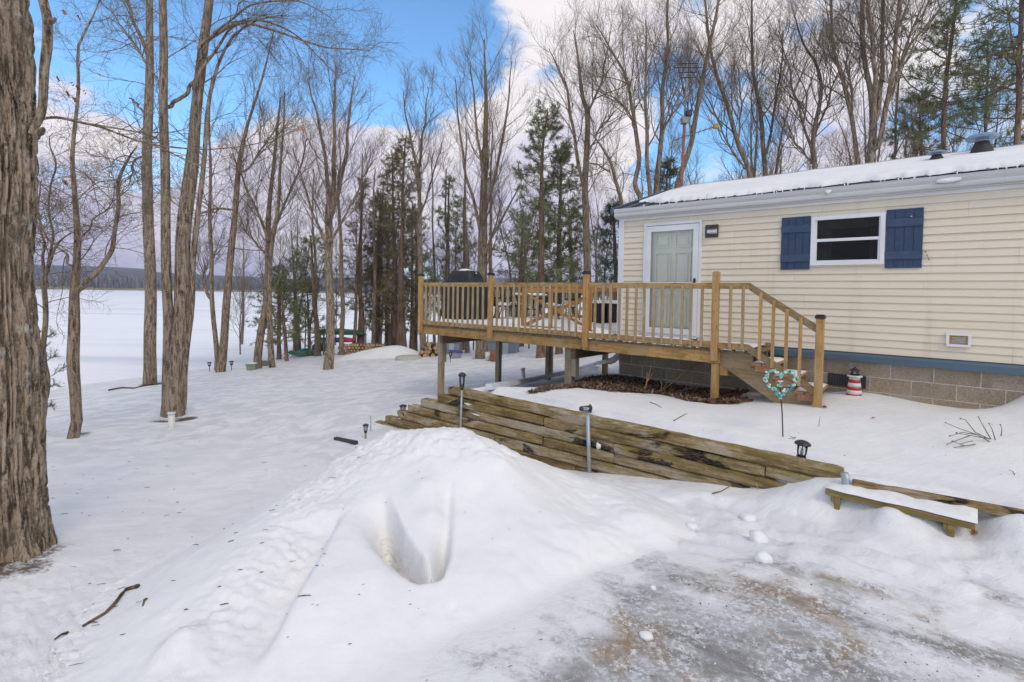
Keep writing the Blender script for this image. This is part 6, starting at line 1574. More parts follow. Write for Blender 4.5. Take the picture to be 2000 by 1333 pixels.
def crown_on(rg, limbs, tw, Q, w, t0, t1, p, rmin, dens=1.0):
    """branches, twigs and twiglets along one stem"""
    P, R = Q[None], w[None]
    pr = p.get('prof') or (lambda t: 1.15 - .65 * (t - t0) / max(1e-6, t1 - t0))
    B1, R1 = sprout(rg, P, R, max(2, int(p['n1'] * dens)), t0, t1, p['a1'], p['l1'], 9, p['trop1'], p['wig'] * .8, .0085, rmin * 1.3, .22, pr)
    limbs.add(B1, R1, 5)
    B2, R2 = sprout(rg, B1, R1, p['n2'], .18, 1.0, p['a2'], p['l2'], 4, p['trop2'], p['wig'], .0085, rmin, .35, lambda t: 1.25 - .8 * t)
    tw.add(B2, R2, 3)
    B3, R3 = sprout(rg, B2, R2, p['n3'], .2, 1.0, p['a3'], p['l3'], 2, p['trop2'], p['wig'], .010, rmin * .8, .5, lambda t: 1.2 - .6 * t)
    tw.add(B3, R3, 3)
    # leader twigs at the very top
    return B1, R1
def tree(label, name, stems, Y, crown=CR_STD, seed=1, mat='bark', twig='twig', t0=.45, rmin=None, group=None, dens=1.0, cat="tree", lean=0.0, base_drop=.5, sides=14, tips=True, wob=.06, t1=1.0):
    """stems: list of (pixel path, widths, t0 or None)"""
    rg = np.random.default_rng(seed); tr = Wood(); lm = Wood(); tw = Wood(); rmin = rmin or max(.003, Y * .00017)
    org = None
    for i, sdef in enumerate(stems):
        path, wid = sdef[0], sdef[1]; tt = sdef[2] if len(sdef) > 2 and sdef[2] is not None else t0
        cr = dict(crown, **(sdef[3] if len(sdef) > 3 else {}))
        Q, w = stem_from_px(path, Y, wid, 30, rg, lean if i % 2 == 0 else -lean * .6, wob)
        if org is None:
            org = Q[0].copy(); g = gz(org[0], org[1])
            if base_drop is not None and Q[0, 2] > g - .15:
                Q = np.vstack([[Q[0] - np.array([0, 0, Q[0, 2] - g + .25])], Q]); w = np.r_[w[0], w]
            org = np.array([Q[0, 0], Q[0, 1], g]); w = flare(Q, w, .42, .32)
        elif len(path) > 2:
            d0 = norm(Q[0] - Q[1]); Q = np.vstack([Q[0] + d0 * w[0] * .9, Q[0] + d0 * w[0] * .6, Q]); w = np.r_[w[0] * .15, w[0] * .7, w]
        bark_trunk(tr, Q, np.maximum(w, rmin), sides, .07, seed + i * 3)
        if tt < 1: crown_on(rg, lm, tw, Q, w, tt, t1, cr, rmin, dens)
    t = thing(name, label, cat, tuple(org), 0, group)
    tr.obj("trunk", M[mat], t, org); 
    V0 = lm.n
    lm.obj("branches", M[mat], t, org); tw.obj("crown", M[twig], t, org)
    return t
def pine(label, path, wid, Y, seed=1, name="pine_tree", dens=1.0, mat='needle', t0=.25, span=2.2, tuft=.17, droop=-.02, ang=1.35, nb=46, blades=9, group=None, shape=None, bark='bark_pine', base=True, sub=4, lens=1.0):
    rg = np.random.default_rng(seed); tr = Wood(); lm = Wood()
    Q, w = stem_from_px(path, Y, wid, 30, rg, 0, .03)
    org = Q[0].copy(); g = gz(org[0], org[1])
    if base and Q[0, 2] > g - .1: Q = np.vstack([[Q[0] - np.array([0, 0, Q[0, 2] - g + .3])], Q]); w = np.r_[w[0], w]
    org = np.array([Q[0, 0], Q[0, 1], g]); w = flare(Q, w, .35, .4); bark_trunk(tr, Q, np.maximum(w, .012), 10, .05, seed)
    sh = shape or (lambda t: np.interp(t, [t0, t0 + .12, .6, .85, 1.0], [.55, 1.0, .85, .5, .12]))
    B1, R1 = sprout(rg, Q[None], w[None], int(nb * dens), t0, .995, ang, span, 8, .06 + droop, .10, .012, .008, .25, sh); lm.add(B1, R1, 4)
    B2, R2 = sprout(rg, B1, R1, sub, .25, 1.0, .8, span * .34, 5, .05, .10, .010, .006, .4, lambda t: 1.2 - .7 * t); lm.add(B2, R2, 3)
    # needle plumes along the outer part of every branch
    def pts(B, t0_, k):
        n = B.shape[1]; t = rg.uniform(t0_, 1, (B.shape[0], k)); x = t * (n - 1); i = np.clip(x.astype(int), 0, n - 2); f = (x - i)[..., None]; bi = np.arange(B.shape[0])[:, None]
        p = B[bi, i] * (1 - f) + B[bi, i + 1] * f; d = norm(B[bi, i + 1] - B[bi, i]); return p.reshape(-1, 3), d.reshape(-1, 3)
    pa, da = pts(B1, .45, 4); pb, db = pts(B2, .15, 4); p = np.vstack([pa, pb]); d = np.vstack([da, db]); N = len(p)
    K = blades; dirs = norm(d[:, None] * .8 + rg.normal(0, .75, (N, K, 3)) + np.array([0, 0, .18])); L = tuft * rg.uniform(.6, 1.2, (N, K, 1)) * lens
    side = norm(np.cross(dirs, rg.normal(0, 1, (N, K, 3)))) * (tuft * .055)
    o_ = p[:, None] + d[:, None] * rg.uniform(-.08, .08, (N, K, 1)); V = np.stack([o_ - side * .6, o_ + side * .6, o_ + dirs * L * .6 + side, o_ + dirs * L, ], 2).reshape(-1, 3)
    F = np.arange(N * K * 4).reshape(-1, 4)
    t = thing(name, label, "tree", tuple(org), 0, group); tr.obj("trunk", M[bark], t, org); lm.obj("branches", M[bark], t, org)
    link("foliage", npmesh("foliage", V - org, F, M[mat]), t); return t

# ---- the big oak at the left edge, ridged bark modelled
def oak():
    p = onz(8, 1085, -2.0); Yc = float(p[1]) + .05; g = gz(p[0], p[1]); rg = np.random.default_rng(3)
    t = thing("oak_tree", "massive rough barked oak trunk filling the left picture edge", "tree", (p[0], p[1], g))
    C = np.array([p[0], p[1], g])
    lv = [(1085, 3, 92), (1000, 3, 89), (900, 0, 92), (780, 0, 88), (650, -3, 86), (520, -6, 80), (400, -6, 77), (300, -8, 76), (200, -14, 84), (120, -22, 95), (40, -30, 100), (-60, -40, 95), (-200, -50, 80), (-420, -60, 70)]
    Q = np.array([aty(c, y, Yc) for y, c, r in lv]); w = np.array([r for y, c, r in lv]) / 1000 * Yc / 1.33
    n = 400; Qs = catmull(Q, n); z = np.linspace(0, 1, len(lv)); ws = np.interp(np.linspace(0, 1, n), np.r_[0, np.cumsum(np.linalg.norm(np.diff(Q, axis=0), axis=1))] / np.sum(np.linalg.norm(np.diff(Q, axis=0), axis=1)), w)
    Qs = np.vstack([[Qs[0] - np.array([0, 0, .4])], Qs]); ws = np.r_[ws[0], ws]; hgt = np.maximum(Qs[:, 2] - g, 0); ws = ws * (1 + .10 * np.exp(-hgt / .22))
    sides = 240; wd = Wood(); wd.add(Qs[None], ws[None], sides); V = wd.V[0]; c = np.repeat(Qs, sides, axis=0); r = norm(V - c); th = np.arctan2(r[:, 1], r[:, 0])
    u = th * 3.4; zz = V[:, 2]
    wx = .5 * fbm(V[:, 0] * 4, V[:, 1] * 4, zz * 1.4, o=3)
    plates = np.abs(fbm(np.cos(th) * 7.5 + wx, np.sin(th) * 7.5 + wx, zz * 1.3, o=2)) ; fine = fbm(V[:, 0] * 20, V[:, 1] * 20, zz * 4.5, o=4)
    cross = np.abs(fbm(np.cos(th) * 3 + 7, np.sin(th) * 3, zz * 5.5, o=2))
    d = .042 * np.minimum(plates * 3.0, 1) + .014 * fine + .012 * np.minimum(cross * 5, 1) + .03 * fbm(V[:, 0] * 2, V[:, 1] * 2, zz * 1.0, o=2)
    rootz = np.maximum(zz - g, 0); lob = np.maximum(0, np.cos(3 * th + .7)) ** 2 + .6 * np.maximum(0, np.cos(5 * th + 2.1)) ** 2; d = d + .06 * lob * np.exp(-rootz / .16)
    wd.V[0] = V + r * (d - np.quantile(d, .93))[:, None]; wd.obj("trunk", M['bark_oak'], t, C)
    # limb that rises beside the trunk, and its knots
    lm = Wood(); tw = Wood()
    def br(path, wid, Y, lean=0, sides=12, n=30, nm="side_limb"):
        lm = Wood(); Q_, w_ = stem_from_px(path, Y, wid, n, rg, lean, .01); bark_trunk(lm, Q_, w_, sides, .10, 5); lm.obj(nm, M['bark'], t, C); return Q_, w_
    br([(62, 262), (78, 225), (84, 160), (92, 90), (94, 45), (84, 0), (74, -60)], [16, 20, 21, 24, 23, 22, 22], Yc - .10, .1)
    br([(70, 268), (78, 258), (84, 252)], [18, 17, 9], Yc - .2); br([(92, 45), (100, 40), (106, 38)], [16, 14, 9], Yc - .1)
    Qa, wa = br([(76, 238), (92, 231), (115, 230), (150, 238), (200, 250), (260, 272), (320, 292), (385, 322), (420, 330)], [9, 8, 7.2, 6.6, 6.0, 5, 4.2, 3, 1.6], Yc + .1, .8, 8, 36, 'low_branch')
    Qb, wb = br([(170, 242), (220, 250), (270, 258), (330, 258), (370, 250)], [5, 4.4, 3.6, 3, 1.6], Yc + .25, .3, 7, 30, 'low_branch'); Qc, wc = br([(262, 274), (320, 286), (400, 292), (470, 287), (540, 270), (600, 243)], [4.4, 4, 3.4, 3, 2.4, 1.2], Yc + .45, .6, 7, 30, 'low_branch')
    for Q_, w_ in ((Qa, wa), (Qb, wb), (Qc, wc)):
        B, R = sprout(rg, Q_[None], w_[None], 12, .3, 1.0, .7, .42, 5, .05, .22, .010, .0016, .4); tw.add(B, R, 4); B2, R2 = sprout(rg, B, R, 3, .3, 1, .7, .16, 3, .05, .2, .01, .0012, .5); tw.add(B2, R2, 3)
    # hanging dead leaves
    lf = MB()
    for x, y in ((124, 22), (148, 26), (153, 33), (112, 152), (140, 162), (131, 181), (145, 193), (164, 178), (151, 170), (428, 286), (590, 250), (127, 355)):
        q = aty(x, y, Yc + .5); a = rnd.uniform(0, 6)
        for k in range(2):
            s = .016; V2 = []
            for i in range(8): tt = 2 * math.pi * i / 8; rr = s * (1.2 if i % 2 == 0 else .6); V2.append((q[0] + rr * math.cos(tt + a) + k * .012, q[1] + .6 * rr * math.sin(tt), q[2] + rr * .8 * math.sin(tt + a) - k * .02))
            lf.add(V2, [tuple(range(8))])
    # overhead branches reaching in from above
    tw.obj("twigs", M['twig'], t, C); o = lf.obj("dead_leaves", M['leaf'], t, loc=(-C[0], -C[1], -C[2])); o["kind"] = "stuff"
oak()
UP = dict(n1=16, a1=.72, l1=2.6, n2=9, a2=.50, l2=1.2, n3=6, a3=.5, l3=.55, trop1=.12, trop2=.09, wig=.12)
SPREAD = dict(n1=14, a1=1.05, l1=2.0, n2=8, a2=.75, l2=.85, n3=6, a3=.7, l3=.4, trop1=.03, trop2=.03, wig=.22)
SMALL = dict(n1=14, a1=1.0, l1=1.25, n2=8, a2=.8, l2=.55, n3=5, a3=.75, l3=.28, trop1=.04, trop2=.03, wig=.24)
ARCH = dict(n1=10, a1=.8, l1=1.7, n2=9, a2=.55, l2=.95, n3=6, a3=.6, l3=.45, trop1=.02, trop2=-.01, wig=.16)
# left group near the lake
tree("slim forked tree whose right limb swings out, left of the big twin trunk", "maple_tree", [
    ([(143, 855), (143, 770), (139, 700), (145, 620), (146, 565), (148, 500), (145, 400), (144, 300), (147, 220), (154, 130), (163, 85), (190, 40), (213, -20)], [24, 25, 27, 24, 20, 16, 12, 9.5, 8, 7, 5.5, 4, 2.5], .38),
    ([(147, 570), (165, 553), (190, 535), (212, 495), (218, 470), (230, 400), (238, 350), (255, 310), (268, 285)], [14, 12, 12, 11, 10, 8.5, 8, 5, 3], .30),
    ([(142, 520), (120, 492), (95, 470), (75, 430)], [6, 5, 4, 2], .3), ([(147, 480), (180, 440), (225, 395), (275, 345)], [5, 4, 3, 1.5], .2)], 8.9, SMALL, 11, 'bark_b', t0=.35, dens=1.15, lean=.3)
tree("thin crooked tree squeezed between the oak trunk and the slim forked tree", "maple_tree", [
    ([(90, 858), (88, 780), (92, 700), (95, 620), (92, 560), (95, 520), (110, 480), (140, 455)], [14, 13, 12, 12, 11, 8, 6, 3], .6), ([(92, 560), (85, 510), (78, 450), (76, 400), (82, 350)], [8, 7, 5, 4, 2], .3), ([(95, 530), (104, 470), (98, 400), (106, 320), (104, 260)], [7, 6, 5, 4, 2], .3)], 9.8, SMALL, 12, 'bark_b', dens=.9)
tree("straight tall bare trunk standing alone left of the big twin trunk", "maple_tree", [
    ([(293, 752), (293, 660), (292, 560), (290, 480), (288, 400), (285, 310), (287, 260), (290, 180), (292, 100), (294, 30), (297, -80), (300, -220)], [27, 25, 24, 23, 22, 20, 20, 18, 16, 14, 11, 8], .48),
    ([(289, 110), (277, 78), (262, 40), (250, 0), (236, -70)], [9, 8, 7, 6, 4], .2), ([(288, 130), (262, 85), (235, 50), (200, 30)], [5, 4, 3, 1.5], .2), ([(283, 220), (268, 203), (252, 192)], [5, 5, 4], 1.0), ([(284, 300), (262, 320), (250, 360)], [6, 5, 2.5], .3)], 18.6, dict(SPREAD, l1=2.6, l2=1.1, l3=.5), 13, dens=1.1)
tree("big twin trunk tree with wide furrowed base in the left middle of the yard", "maple_tree", [
    ([(340, 818), (343, 760), (348, 690), (352, 620), (355, 540), (358, 470), (362, 410), (370, 340), (376, 280), (383, 210), (390, 140), (396, 80), (404, 20), (414, -60), (430, -200)], [42, 36, 34, 33, 32, 30, 31, 29, 25, 23, 22, 20, 18, 16, 12], .62, ARCH),
    ([(326, 822), (327, 740), (327, 640), (325, 540), (323, 440), (322, 350), (321, 240), (319, 150), (317, 60), (315, -40), (312, -200)], [30, 24, 22, 21, 20, 19, 18, 17, 16, 15, 12], .55),
    ([(356, 800), (364, 700), (367, 640), (372, 560), (380, 480), (388, 400), (396, 320), (404, 240), (416, 170), (432, 110), (460, 65), (510, 35), (560, 30)], [16, 14, 12, 13, 12, 11, 10, 9, 8, 6, 5, 4, 2], .50, ARCH),
    ([(388, 95), (405, 76), (440, 56), (480, 47), (530, 58), (590, 80), (650, 95), (722, 100)], [9, 8, 7, 6, 5, 4, 3, 1.5], .2, dict(ARCH, n1=14, l1=1.3)),
    ([(378, 175), (410, 110), (450, 60), (500, 40), (560, 60), (620, 110), (660, 150)], [7, 6, 5, 4.4, 3.6, 2.5, 1.2], .35, dict(ARCH, n1=12, l1=1.2)), ([(385, 120), (430, 55), (500, 10), (580, 5), (650, 40)], [6, 5, 4, 3, 1.5], .3, ARCH),
    ([(320, 212), (334, 206), (348, 199), (362, 186), (376, 168), (388, 150)], [8, 9, 8.5, 8, 8, 7], 1.0)], 11.7, ARCH, 14, dens=1.0, sides=20, lean=.35)
tree("leaning lakeside pair of slim trunks right of the big twin trunk", "maple_tree", [
    ([(431, 726), (437, 660), (441, 590), (448, 520), (455, 450), (461, 390), (468, 320), (480, 260), (500, 190), (520, 120), (535, 60)], [19, 17, 16, 15, 13, 12, 11, 7, 5, 4, 2.5], .45),
    ([(424, 722), (418, 650), (413, 570), (413, 500), (412, 430), (411, 340), (412, 240), (414, 150)], [12, 10, 9, 8, 7, 6, 4, 2.5], .4), ([(413, 585), (404, 570), (398, 545), (401, 520)], [7, 7, 5, 3], .5), ([(452, 410), (425, 408), (395, 415)], [5, 4, 2], .3), ([(466, 335), (485, 330), (520, 280), (548, 240)], [6, 5, 3.5, 2], .25)], 22.6, UP, 15, 'bark_b', lean=.4)
tree("leaning pair of trunks with the fan shaped crown behind the green planters", "maple_tree", [
    ([(503, 720), (512, 650), (521, 590), (522, 520), (523, 440), (530, 350), (540, 270), (548, 190)], [17, 16, 14, 13, 11, 8, 6, 3], .3, dict(UP, a1=.65)),
    ([(532, 718), (530, 650), (527, 590), (529, 520), (536, 440), (545, 350), (552, 270), (556, 180)], [13, 12, 12, 10, 8, 6, 4, 2.5], .3, UP), ([(524, 470), (505, 420), (480, 360), (455, 300)], [7, 5, 4, 2], .15, UP), ([(530, 460), (555, 400), (585, 330), (600, 270)], [7, 5, 4, 2], .15, UP), ([(522, 500), (495, 470), (468, 440)], [5, 3.5, 2], .15, UP)], 23.0, UP, 16, 'bark_b', dens=1.1, lean=.4)
tree("tall straight trunk with vase shaped crown in front of the teal sled and woodpile", "maple_tree", [
    ([(641, 720), (642, 670), (645, 620), (641, 560), (641, 500), (643, 440), (644, 400)], [20, 18, 17, 16, 15, 15, 14], .75, UP), ([(643, 425), (640, 360), (630, 280), (615, 210), (605, 150)], [9, 8, 6, 4, 2], .1, UP), ([(645, 420), (652, 340), (655, 250), (656, 180), (655, 125)], [11, 9, 7, 5, 2.5], .1, UP),
    ([(646, 420), (665, 350), (680, 270), (688, 200), (692, 150)], [10, 8, 6, 4, 2], .1, UP), ([(646, 470), (675, 420), (705, 360), (735, 310)], [6, 5, 3, 1.5], .15, UP), ([(641, 480), (612, 420), (590, 350), (572, 290)], [7, 5, 4, 2], .15, UP)], 21.2, UP, 17, dens=.85, lean=.4)
for i, (x, y, x2, y2, w, Y, lab) in enumerate(((617, 692, 612, 330, 8, 29, "thin bare trunk rising beside the dark tarp bundle"), (668, 694, 664, 250, 10, 27.5, "thin bare trunk just right of the vase shaped tree"), (700, 690, 708, 300, 8, 30, "very thin bare tree rising out of the woodpile"),
        (728, 690, 733, 330, 9, 29, "thin bare tree at the right end of the woodpile"), (847, 688, 846, 300, 6, 31, "slender pole like tree behind the left deck corner"), (744, 688, 748, 360, 6, 31, "slender sapling between woodpile and cedar clump"), (878, 690, 872, 330, 9, 29, "thin bare tree behind the covered grill"), (912, 698, 909, 250, 9, 26, "thin bare tree just left of the thick dark trunk"), (956, 690, 962, 240, 9, 27, "thin bare tree just right of the thick dark trunk"))):
    tree(lab, "bare_tree", [([(x, y), (x + (x2 - x) * .3 + 2, y + (y2 - y) * .35), (x + (x2 - x) * .7 - 2, y + (y2 - y) * .7), (x2, y2)], [w, w * .8, w * .5, 2], .35)], Y, dict(UP, n1=16, l1=1.9, l2=.8, n2=7, n3=4), 40 + i, 'bark_far', 'twig', dens=.9)
tree("tall slim bare tree with narrow vase crown behind the left deck corner post", "maple_tree", [([(826, 694), (824, 600), (821, 500), (819, 420), (817, 350)], [13, 12, 10, 8, 7], .5, UP), ([(818, 380), (808, 300), (795, 230), (788, 180)], [6, 5, 3, 1.5], .1, UP), ([(818, 370), (824, 290), (832, 220), (835, 170)], [6, 5, 3, 1.5], .1, UP), ([(820, 430), (845, 350), (862, 280)], [4, 3, 1.5], .1, UP)], 25.0, UP, 18, 'bark_far', dens=.8)
tree("thick dark trunk with the tall round topped crown behind the deck", "maple_tree", [
    ([(941, 700), (941, 620), (942, 540), (943, 460), (945, 380), (947, 300), (948, 210), (948, 130), (946, 78)], [25, 22, 20, 18, 15, 12, 8, 5, 2.5], .28, dict(UP, n1=30, a1=.60, l1=3.2)),
    ([(943, 480), (925, 400), (905, 310), (892, 220), (888, 150)], [7, 6, 5, 3, 1.5], .1, UP), ([(945, 430), (968, 340), (985, 250), (995, 170), (1000, 120)], [8, 6, 5, 3, 1.5], .1, UP), ([(946, 380), (935, 280), (925, 190), (918, 120)], [6, 5, 3.5, 2], .1, UP), ([(944, 500), (980, 430), (1015, 360)], [6, 4, 2], .1, UP)], 22.8, UP, 19, 'bark_b', dens=.85, lean=.5)
tree("bare tree with kinked leaning crown just left of the house corner", "maple_tree", [
    ([(1150, 700), (1150, 560), (1146, 420), (1142, 320), (1146, 225), (1136, 185), (1128, 120), (1120, 60)], [17, 15, 13, 12, 10, 8, 5, 2], .5, UP), ([(1139, 360), (1127, 310), (1115, 225), (1108, 175), (1090, 130), (1072, 95)], [7, 7, 5, 5, 3, 1.5], .25, UP), ([(1146, 222), (1170, 170), (1186, 110), (1192, 60)], [5, 4, 3, 1.5], .15, UP), ([(1146, 300), (1175, 250), (1205, 215)], [4, 3, 1.5], .2, UP)], 20.0, UP, 20, 'bark_far', dens=.9)
tree("crooked thin tree leaning left over the house corner", "maple_tree", [([(1222, 520), (1214, 400), (1198, 350), (1190, 315), (1168, 280), (1150, 258)], [9, 8, 7, 6, 4, 2], .45, SPREAD), ([(1190, 335), (1165, 322), (1145, 320)], [4, 3, 1.5], .2, SPREAD)], 17.0, SPREAD, 21, 'bark_far', dens=.7)
# cedars and pines by the shore
ced = dict(mat='needle_c', tuft=.14, droop=-.10, ang=1.25, blades=11, nb=96, sub=6, span=1.75, bark='bark_pine', name="cedar_tree")
pine("dense brownish cedar with the flared trunk behind the well lid", [(784, 694), (783, 600), (785, 480), (788, 360), (792, 270)], [22, 14, 9, 5, 2], 27.0, 31, t0=.16, **ced)
pine("darker cedar standing directly left of the flared cedar trunk", [(771, 686), (772, 600), (770, 480), (768, 380), (766, 300)], [15, 10, 7, 4, 2], 29.5, 32, t0=.2, **ced)
pine("forked looking cedar rising behind the firewood", [(706, 692), (707, 620), (700, 520), (706, 430), (708, 350)], [15, 10, 7, 4, 2], 30.0, 33, t0=.25, dens=.7, **ced)
pine("bushy low pine reaching its boughs over the lake edge", [(622, 698), (618, 640), (612, 560), (606, 460)], [12, 10, 7, 3], 28.6, 34, t0=.20, span=2.3, nb=30, tuft=.22, ang=1.5, droop=-.07, sub=5, dens=1.0)
pine("low pine with drooping boughs beside the fan crowned pair", [(560, 706), (556, 650), (552, 590), (548, 540)], [8, 7, 5, 2], 26.0, 38, t0=.2, span=1.6, nb=26, tuft=.2, ang=1.4)
pine("taller pine of the two behind the deck table", [(1057, 704), (1056, 600), (1057, 480), (1058, 360), (1062, 280), (1070, 212)], [18, 15, 12, 8, 5, 2], 20.8, 35, t0=.30, span=1.9, nb=78, tuft=.19, blades=11)
pine("shorter pine of the two behind the deck table", [(1091, 704), (1092, 600), (1093, 480), (1095, 380), (1098, 285)], [15, 13, 10, 6, 2], 21.6, 36, t0=.24, span=1.75, nb=70, tuft=.19, blades=11)
pine("narrow dark pine left of the thick dark trunk", [(870, 694), (872, 600), (874, 500), (876, 400), (878, 350)], [10, 9, 7, 4, 2], 28.0, 37, t0=.2, span=1.4, nb=50, tuft=.18)
pine("narrow pine behind the left deck corner", [(735, 690), (736, 600), (738, 500), (742, 400)], [9, 8, 5, 2], 33.0, 39, t0=.16, span=1.9, nb=44, tuft=.22, droop=-.06, ang=1.45, sub=4)
pine("blue green spruce half hidden behind the house corner", [(1203, 560), (1202, 500), (1200, 440), (1198, 400)], [10, 8, 5, 2], 24.0, 41, name="spruce_tree", mat='needle_b', t0=.0, span=1.3, nb=80, tuft=.15, ang=1.5, droop=-.06, sub=5)
# trees behind the roof
def behind(label, stems, Y, seed, cr=UP, **k):
    stems = [(s_[0], [w_ * .78 for w_ in s_[1]]) + tuple(s_[2:]) for s_ in stems]
    return tree(label, "maple_tree", stems, Y, cr, seed, k.pop('mat', 'bark_far'), k.pop('twig', 'twig_b'), base_drop=.5, **k)
behind("clump of three pale stems rising at the left end of the roof", [
    ([(1256, 460), (1252, 387), (1238, 360), (1247, 309), (1243, 252), (1234, 205), (1221, 142), (1185, 85), (1164, 50)], [13, 13, 12, 11, 10, 8, 6, 4, 2], .5), ([(1272, 460), (1270, 372), (1266, 299), (1261, 220), (1261, 142), (1261, 40)], [12, 11, 10, 8, 6, 2.5], .45), ([(1279, 460), (1280, 362), (1291, 268), (1296, 173), (1302, 95), (1308, -20)], [14, 13, 12, 10, 8, 5], .4), ([(1243, 255), (1225, 215), (1195, 190), (1170, 180)], [5, 4, 3, 1.5], .2), ([(1290, 270), (1318, 210), (1335, 160)], [6, 4, 2], .2)], 17.5, 51, lean=.5)
behind("straight right leaning stem beside the antenna mast", [([(1308, 460), (1322, 368), (1347, 283), (1365, 189), (1384, 95), (1398, 25), (1412, -60)], [15, 14, 13, 11, 9, 7, 5], .45), ([(1350, 275), (1340, 200), (1332, 120)], [5, 4, 2], .2)], 18.0, 52, dens=1.1)
behind("left leaning stem with forked top right of the antenna mast", [([(1470, 460), (1463, 350), (1442, 274), (1422, 217), (1395, 142), (1381, 63), (1372, -40)], [15, 14, 12, 11, 9, 7, 4], .4), ([(1455, 330), (1432, 300), (1402, 230), (1380, 190)], [6, 5, 4, 2], .2), ([(1442, 274), (1448, 200), (1440, 130)], [5, 4, 2], .2)], 18.5, 53)
behind("pair of bare stems over the middle of the roof", [([(1500, 460), (1498, 346), (1491, 268), (1482, 205), (1472, 126), (1469, 31), (1468, -60)], [14, 13, 12, 10, 8, 6, 3], .4), ([(1497, 300), (1512, 220), (1522, 140), (1530, 60)], [8, 6, 5, 3], .2)], 19.0, 54, mat='bark_b')
behind("brushy tree with many narrow stems left of the biggest trunk", [([(1588, 440), (1587, 339), (1588, 263), (1602, 184), (1593, 131), (1567, 79), (1550, 20)], [14, 13, 12, 10, 8, 5, 3], .3), ([(1586, 300), (1560, 210), (1540, 130), (1520, 60)], [8, 6, 4, 2], .2), ([(1590, 270), (1620, 190), (1640, 120)], [7, 5, 3], .2), ([(1584, 320), (1555, 280), (1530, 230)], [6, 4, 2], .2)], 18.0, 55, twig='twig', mat='bark_b')
behind("long left leaning stem just left of the biggest trunk behind the roof", [([(1678, 440), (1676, 323), (1663, 223), (1645, 152), (1631, 105), (1621, 13), (1612, -80)], [14, 13, 12, 11, 9, 7, 5], .45), ([(1664, 230), (1660, 170), (1655, 110)], [6, 5, 3], .3)], 17.0, 56, mat='bark_b')
behind("biggest many stemmed tree behind the roof with a thick mottled trunk", [
    ([(1702, 460), (1702, 323), (1705, 240), (1700, 180), (1690, 120), (1684, 40), (1682, -80)], [24, 24, 20, 15, 13, 12, 9], .5), ([(1704, 250), (1710, 170), (1702, 90), (1694, 20), (1690, -80)], [14, 13, 12, 12, 9], .4), ([(1708, 240), (1722, 150), (1722, 70), (1720, -80)], [12, 12, 11, 8], .4), ([(1710, 290), (1728, 230), (1738, 160), (1746, 90), (1756, 10), (1765, -80)], [15, 14, 13, 11, 10, 7], .35), ([(1735, 200), (1762, 120), (1800, 60), (1850, 5), (1880, -30)], [8, 7, 6, 5, 3], .25), ([(1735, 190), (1768, 100), (1790, 40), (1806, -20)], [7, 6, 4, 3], .25), ([(1728, 160), (1700, 100), (1666, 50), (1630, 20)], [6, 5, 4, 2], .2)], 16.5, 57, mat='bark', dens=.75, lean=.5)
behind("thin bare tree between the biggest trunk and the tall red barked pine", [([(1748, 440), (1746, 300), (1750, 200), (1757, 120), (1762, 40)], [8, 7, 6, 4, 2], .3)], 21.0, 58)
behind("leaning bare branchy tree low behind the roof vents", [([(1762, 420), (1770, 290), (1790, 220), (1830, 160), (1870, 120)], [8, 7, 5, 3, 1.5], .3)], 20.0, 59, SPREAD)
pn = dict(nb=50, span=2.3, tuft=.19, t0=.38, sub=5)
pine("tall red barked pine behind the smaller roof vent", [(1836, 420), (1841, 297), (1845, 220), (1849, 158), (1857, 79), (1868, 13), (1876, -60)], [12, 11, 10, 9, 8, 6, 3], 17.5, 61, **pn)
pine("thick pine trunk at the right picture edge above the roof", [(1978, 420), (1986, 263), (1989, 180), (1991, 131), (1996, 0), (2000, -120)], [15, 14, 13, 12, 10, 7], 16.0, 62, **dict(pn, span=2.8))
pine("younger pine between the two taller pines above the roof vents", [(1920, 420), (1921, 300), (1924, 220), (1928, 140), (1930, 80)], [9, 8, 7, 5, 2], 18.5, 63, **dict(pn, t0=.2))
pine("small scruffy pine behind the left part of the roof", [(1300, 450), (1302, 400), (1303, 345), (1304, 315)], [8, 6, 4, 2], 21.0, 64, t0=.1, span=1.0, nb=40, tuft=.16)
pine("dark pine low behind the big trunk and the smaller vent", [(1800, 420), (1798, 320), (1796, 240), (1795, 190)], [8, 7, 5, 2], 21.0, 65, **dict(pn, t0=.1, span=1.7))
# young brush between the bigger trees: a few saplings copied about
def sapling(seed, h, cr):
    rg = np.random.default_rng(seed); tr = Wood(); tw = Wood(); Q = catmull([(0, 0, -.2), (.05, .02, h * .35), (-.05, .06, h * .7), (.08, .0, h)], 20); w = np.linspace(.045, .008, 20)
    tr.add(Q[None], w[None], 7); lm = Wood(); crown_on(rg, tw, tw, Q, w, .18, 1.0, cr, .006)
    t = thing("sapling", "", "tree"); tr.obj("trunk", M['bark_far'], t, (0, 0, 0)); tw.obj("crown", M['twig_b' if seed % 2 else 'twig'], t, (0, 0, 0)); return t
saps = [sapling(71, 5.5, dict(UP, n1=20, l1=1.9, n2=7, l2=.8, n3=4)), sapling(72, 4.2, dict(SPREAD, n1=20, l1=1.5, n2=7, l2=.7, n3=4)), sapling(73, 6.5, dict(UP, n1=22, l1=2.0, a1=.7, n2=6, l2=.9, n3=4))]
used = [0, 0, 0]
def put_sap(k, px, py, Y, lab, grp, s=1.0):
    q = aty(px, py, Y); z = gz(q[0], q[1]); o = saps[k] if not used[k] else copy_tree(saps[k]); used[k] = 1
    o.location = (q[0], q[1], z); o.rotation_euler = (0, 0, rnd.uniform(0, 6.28)); o.scale = (s, s, s * rnd.uniform(.9, 1.15)); tag(o, lab, "tree", grp)
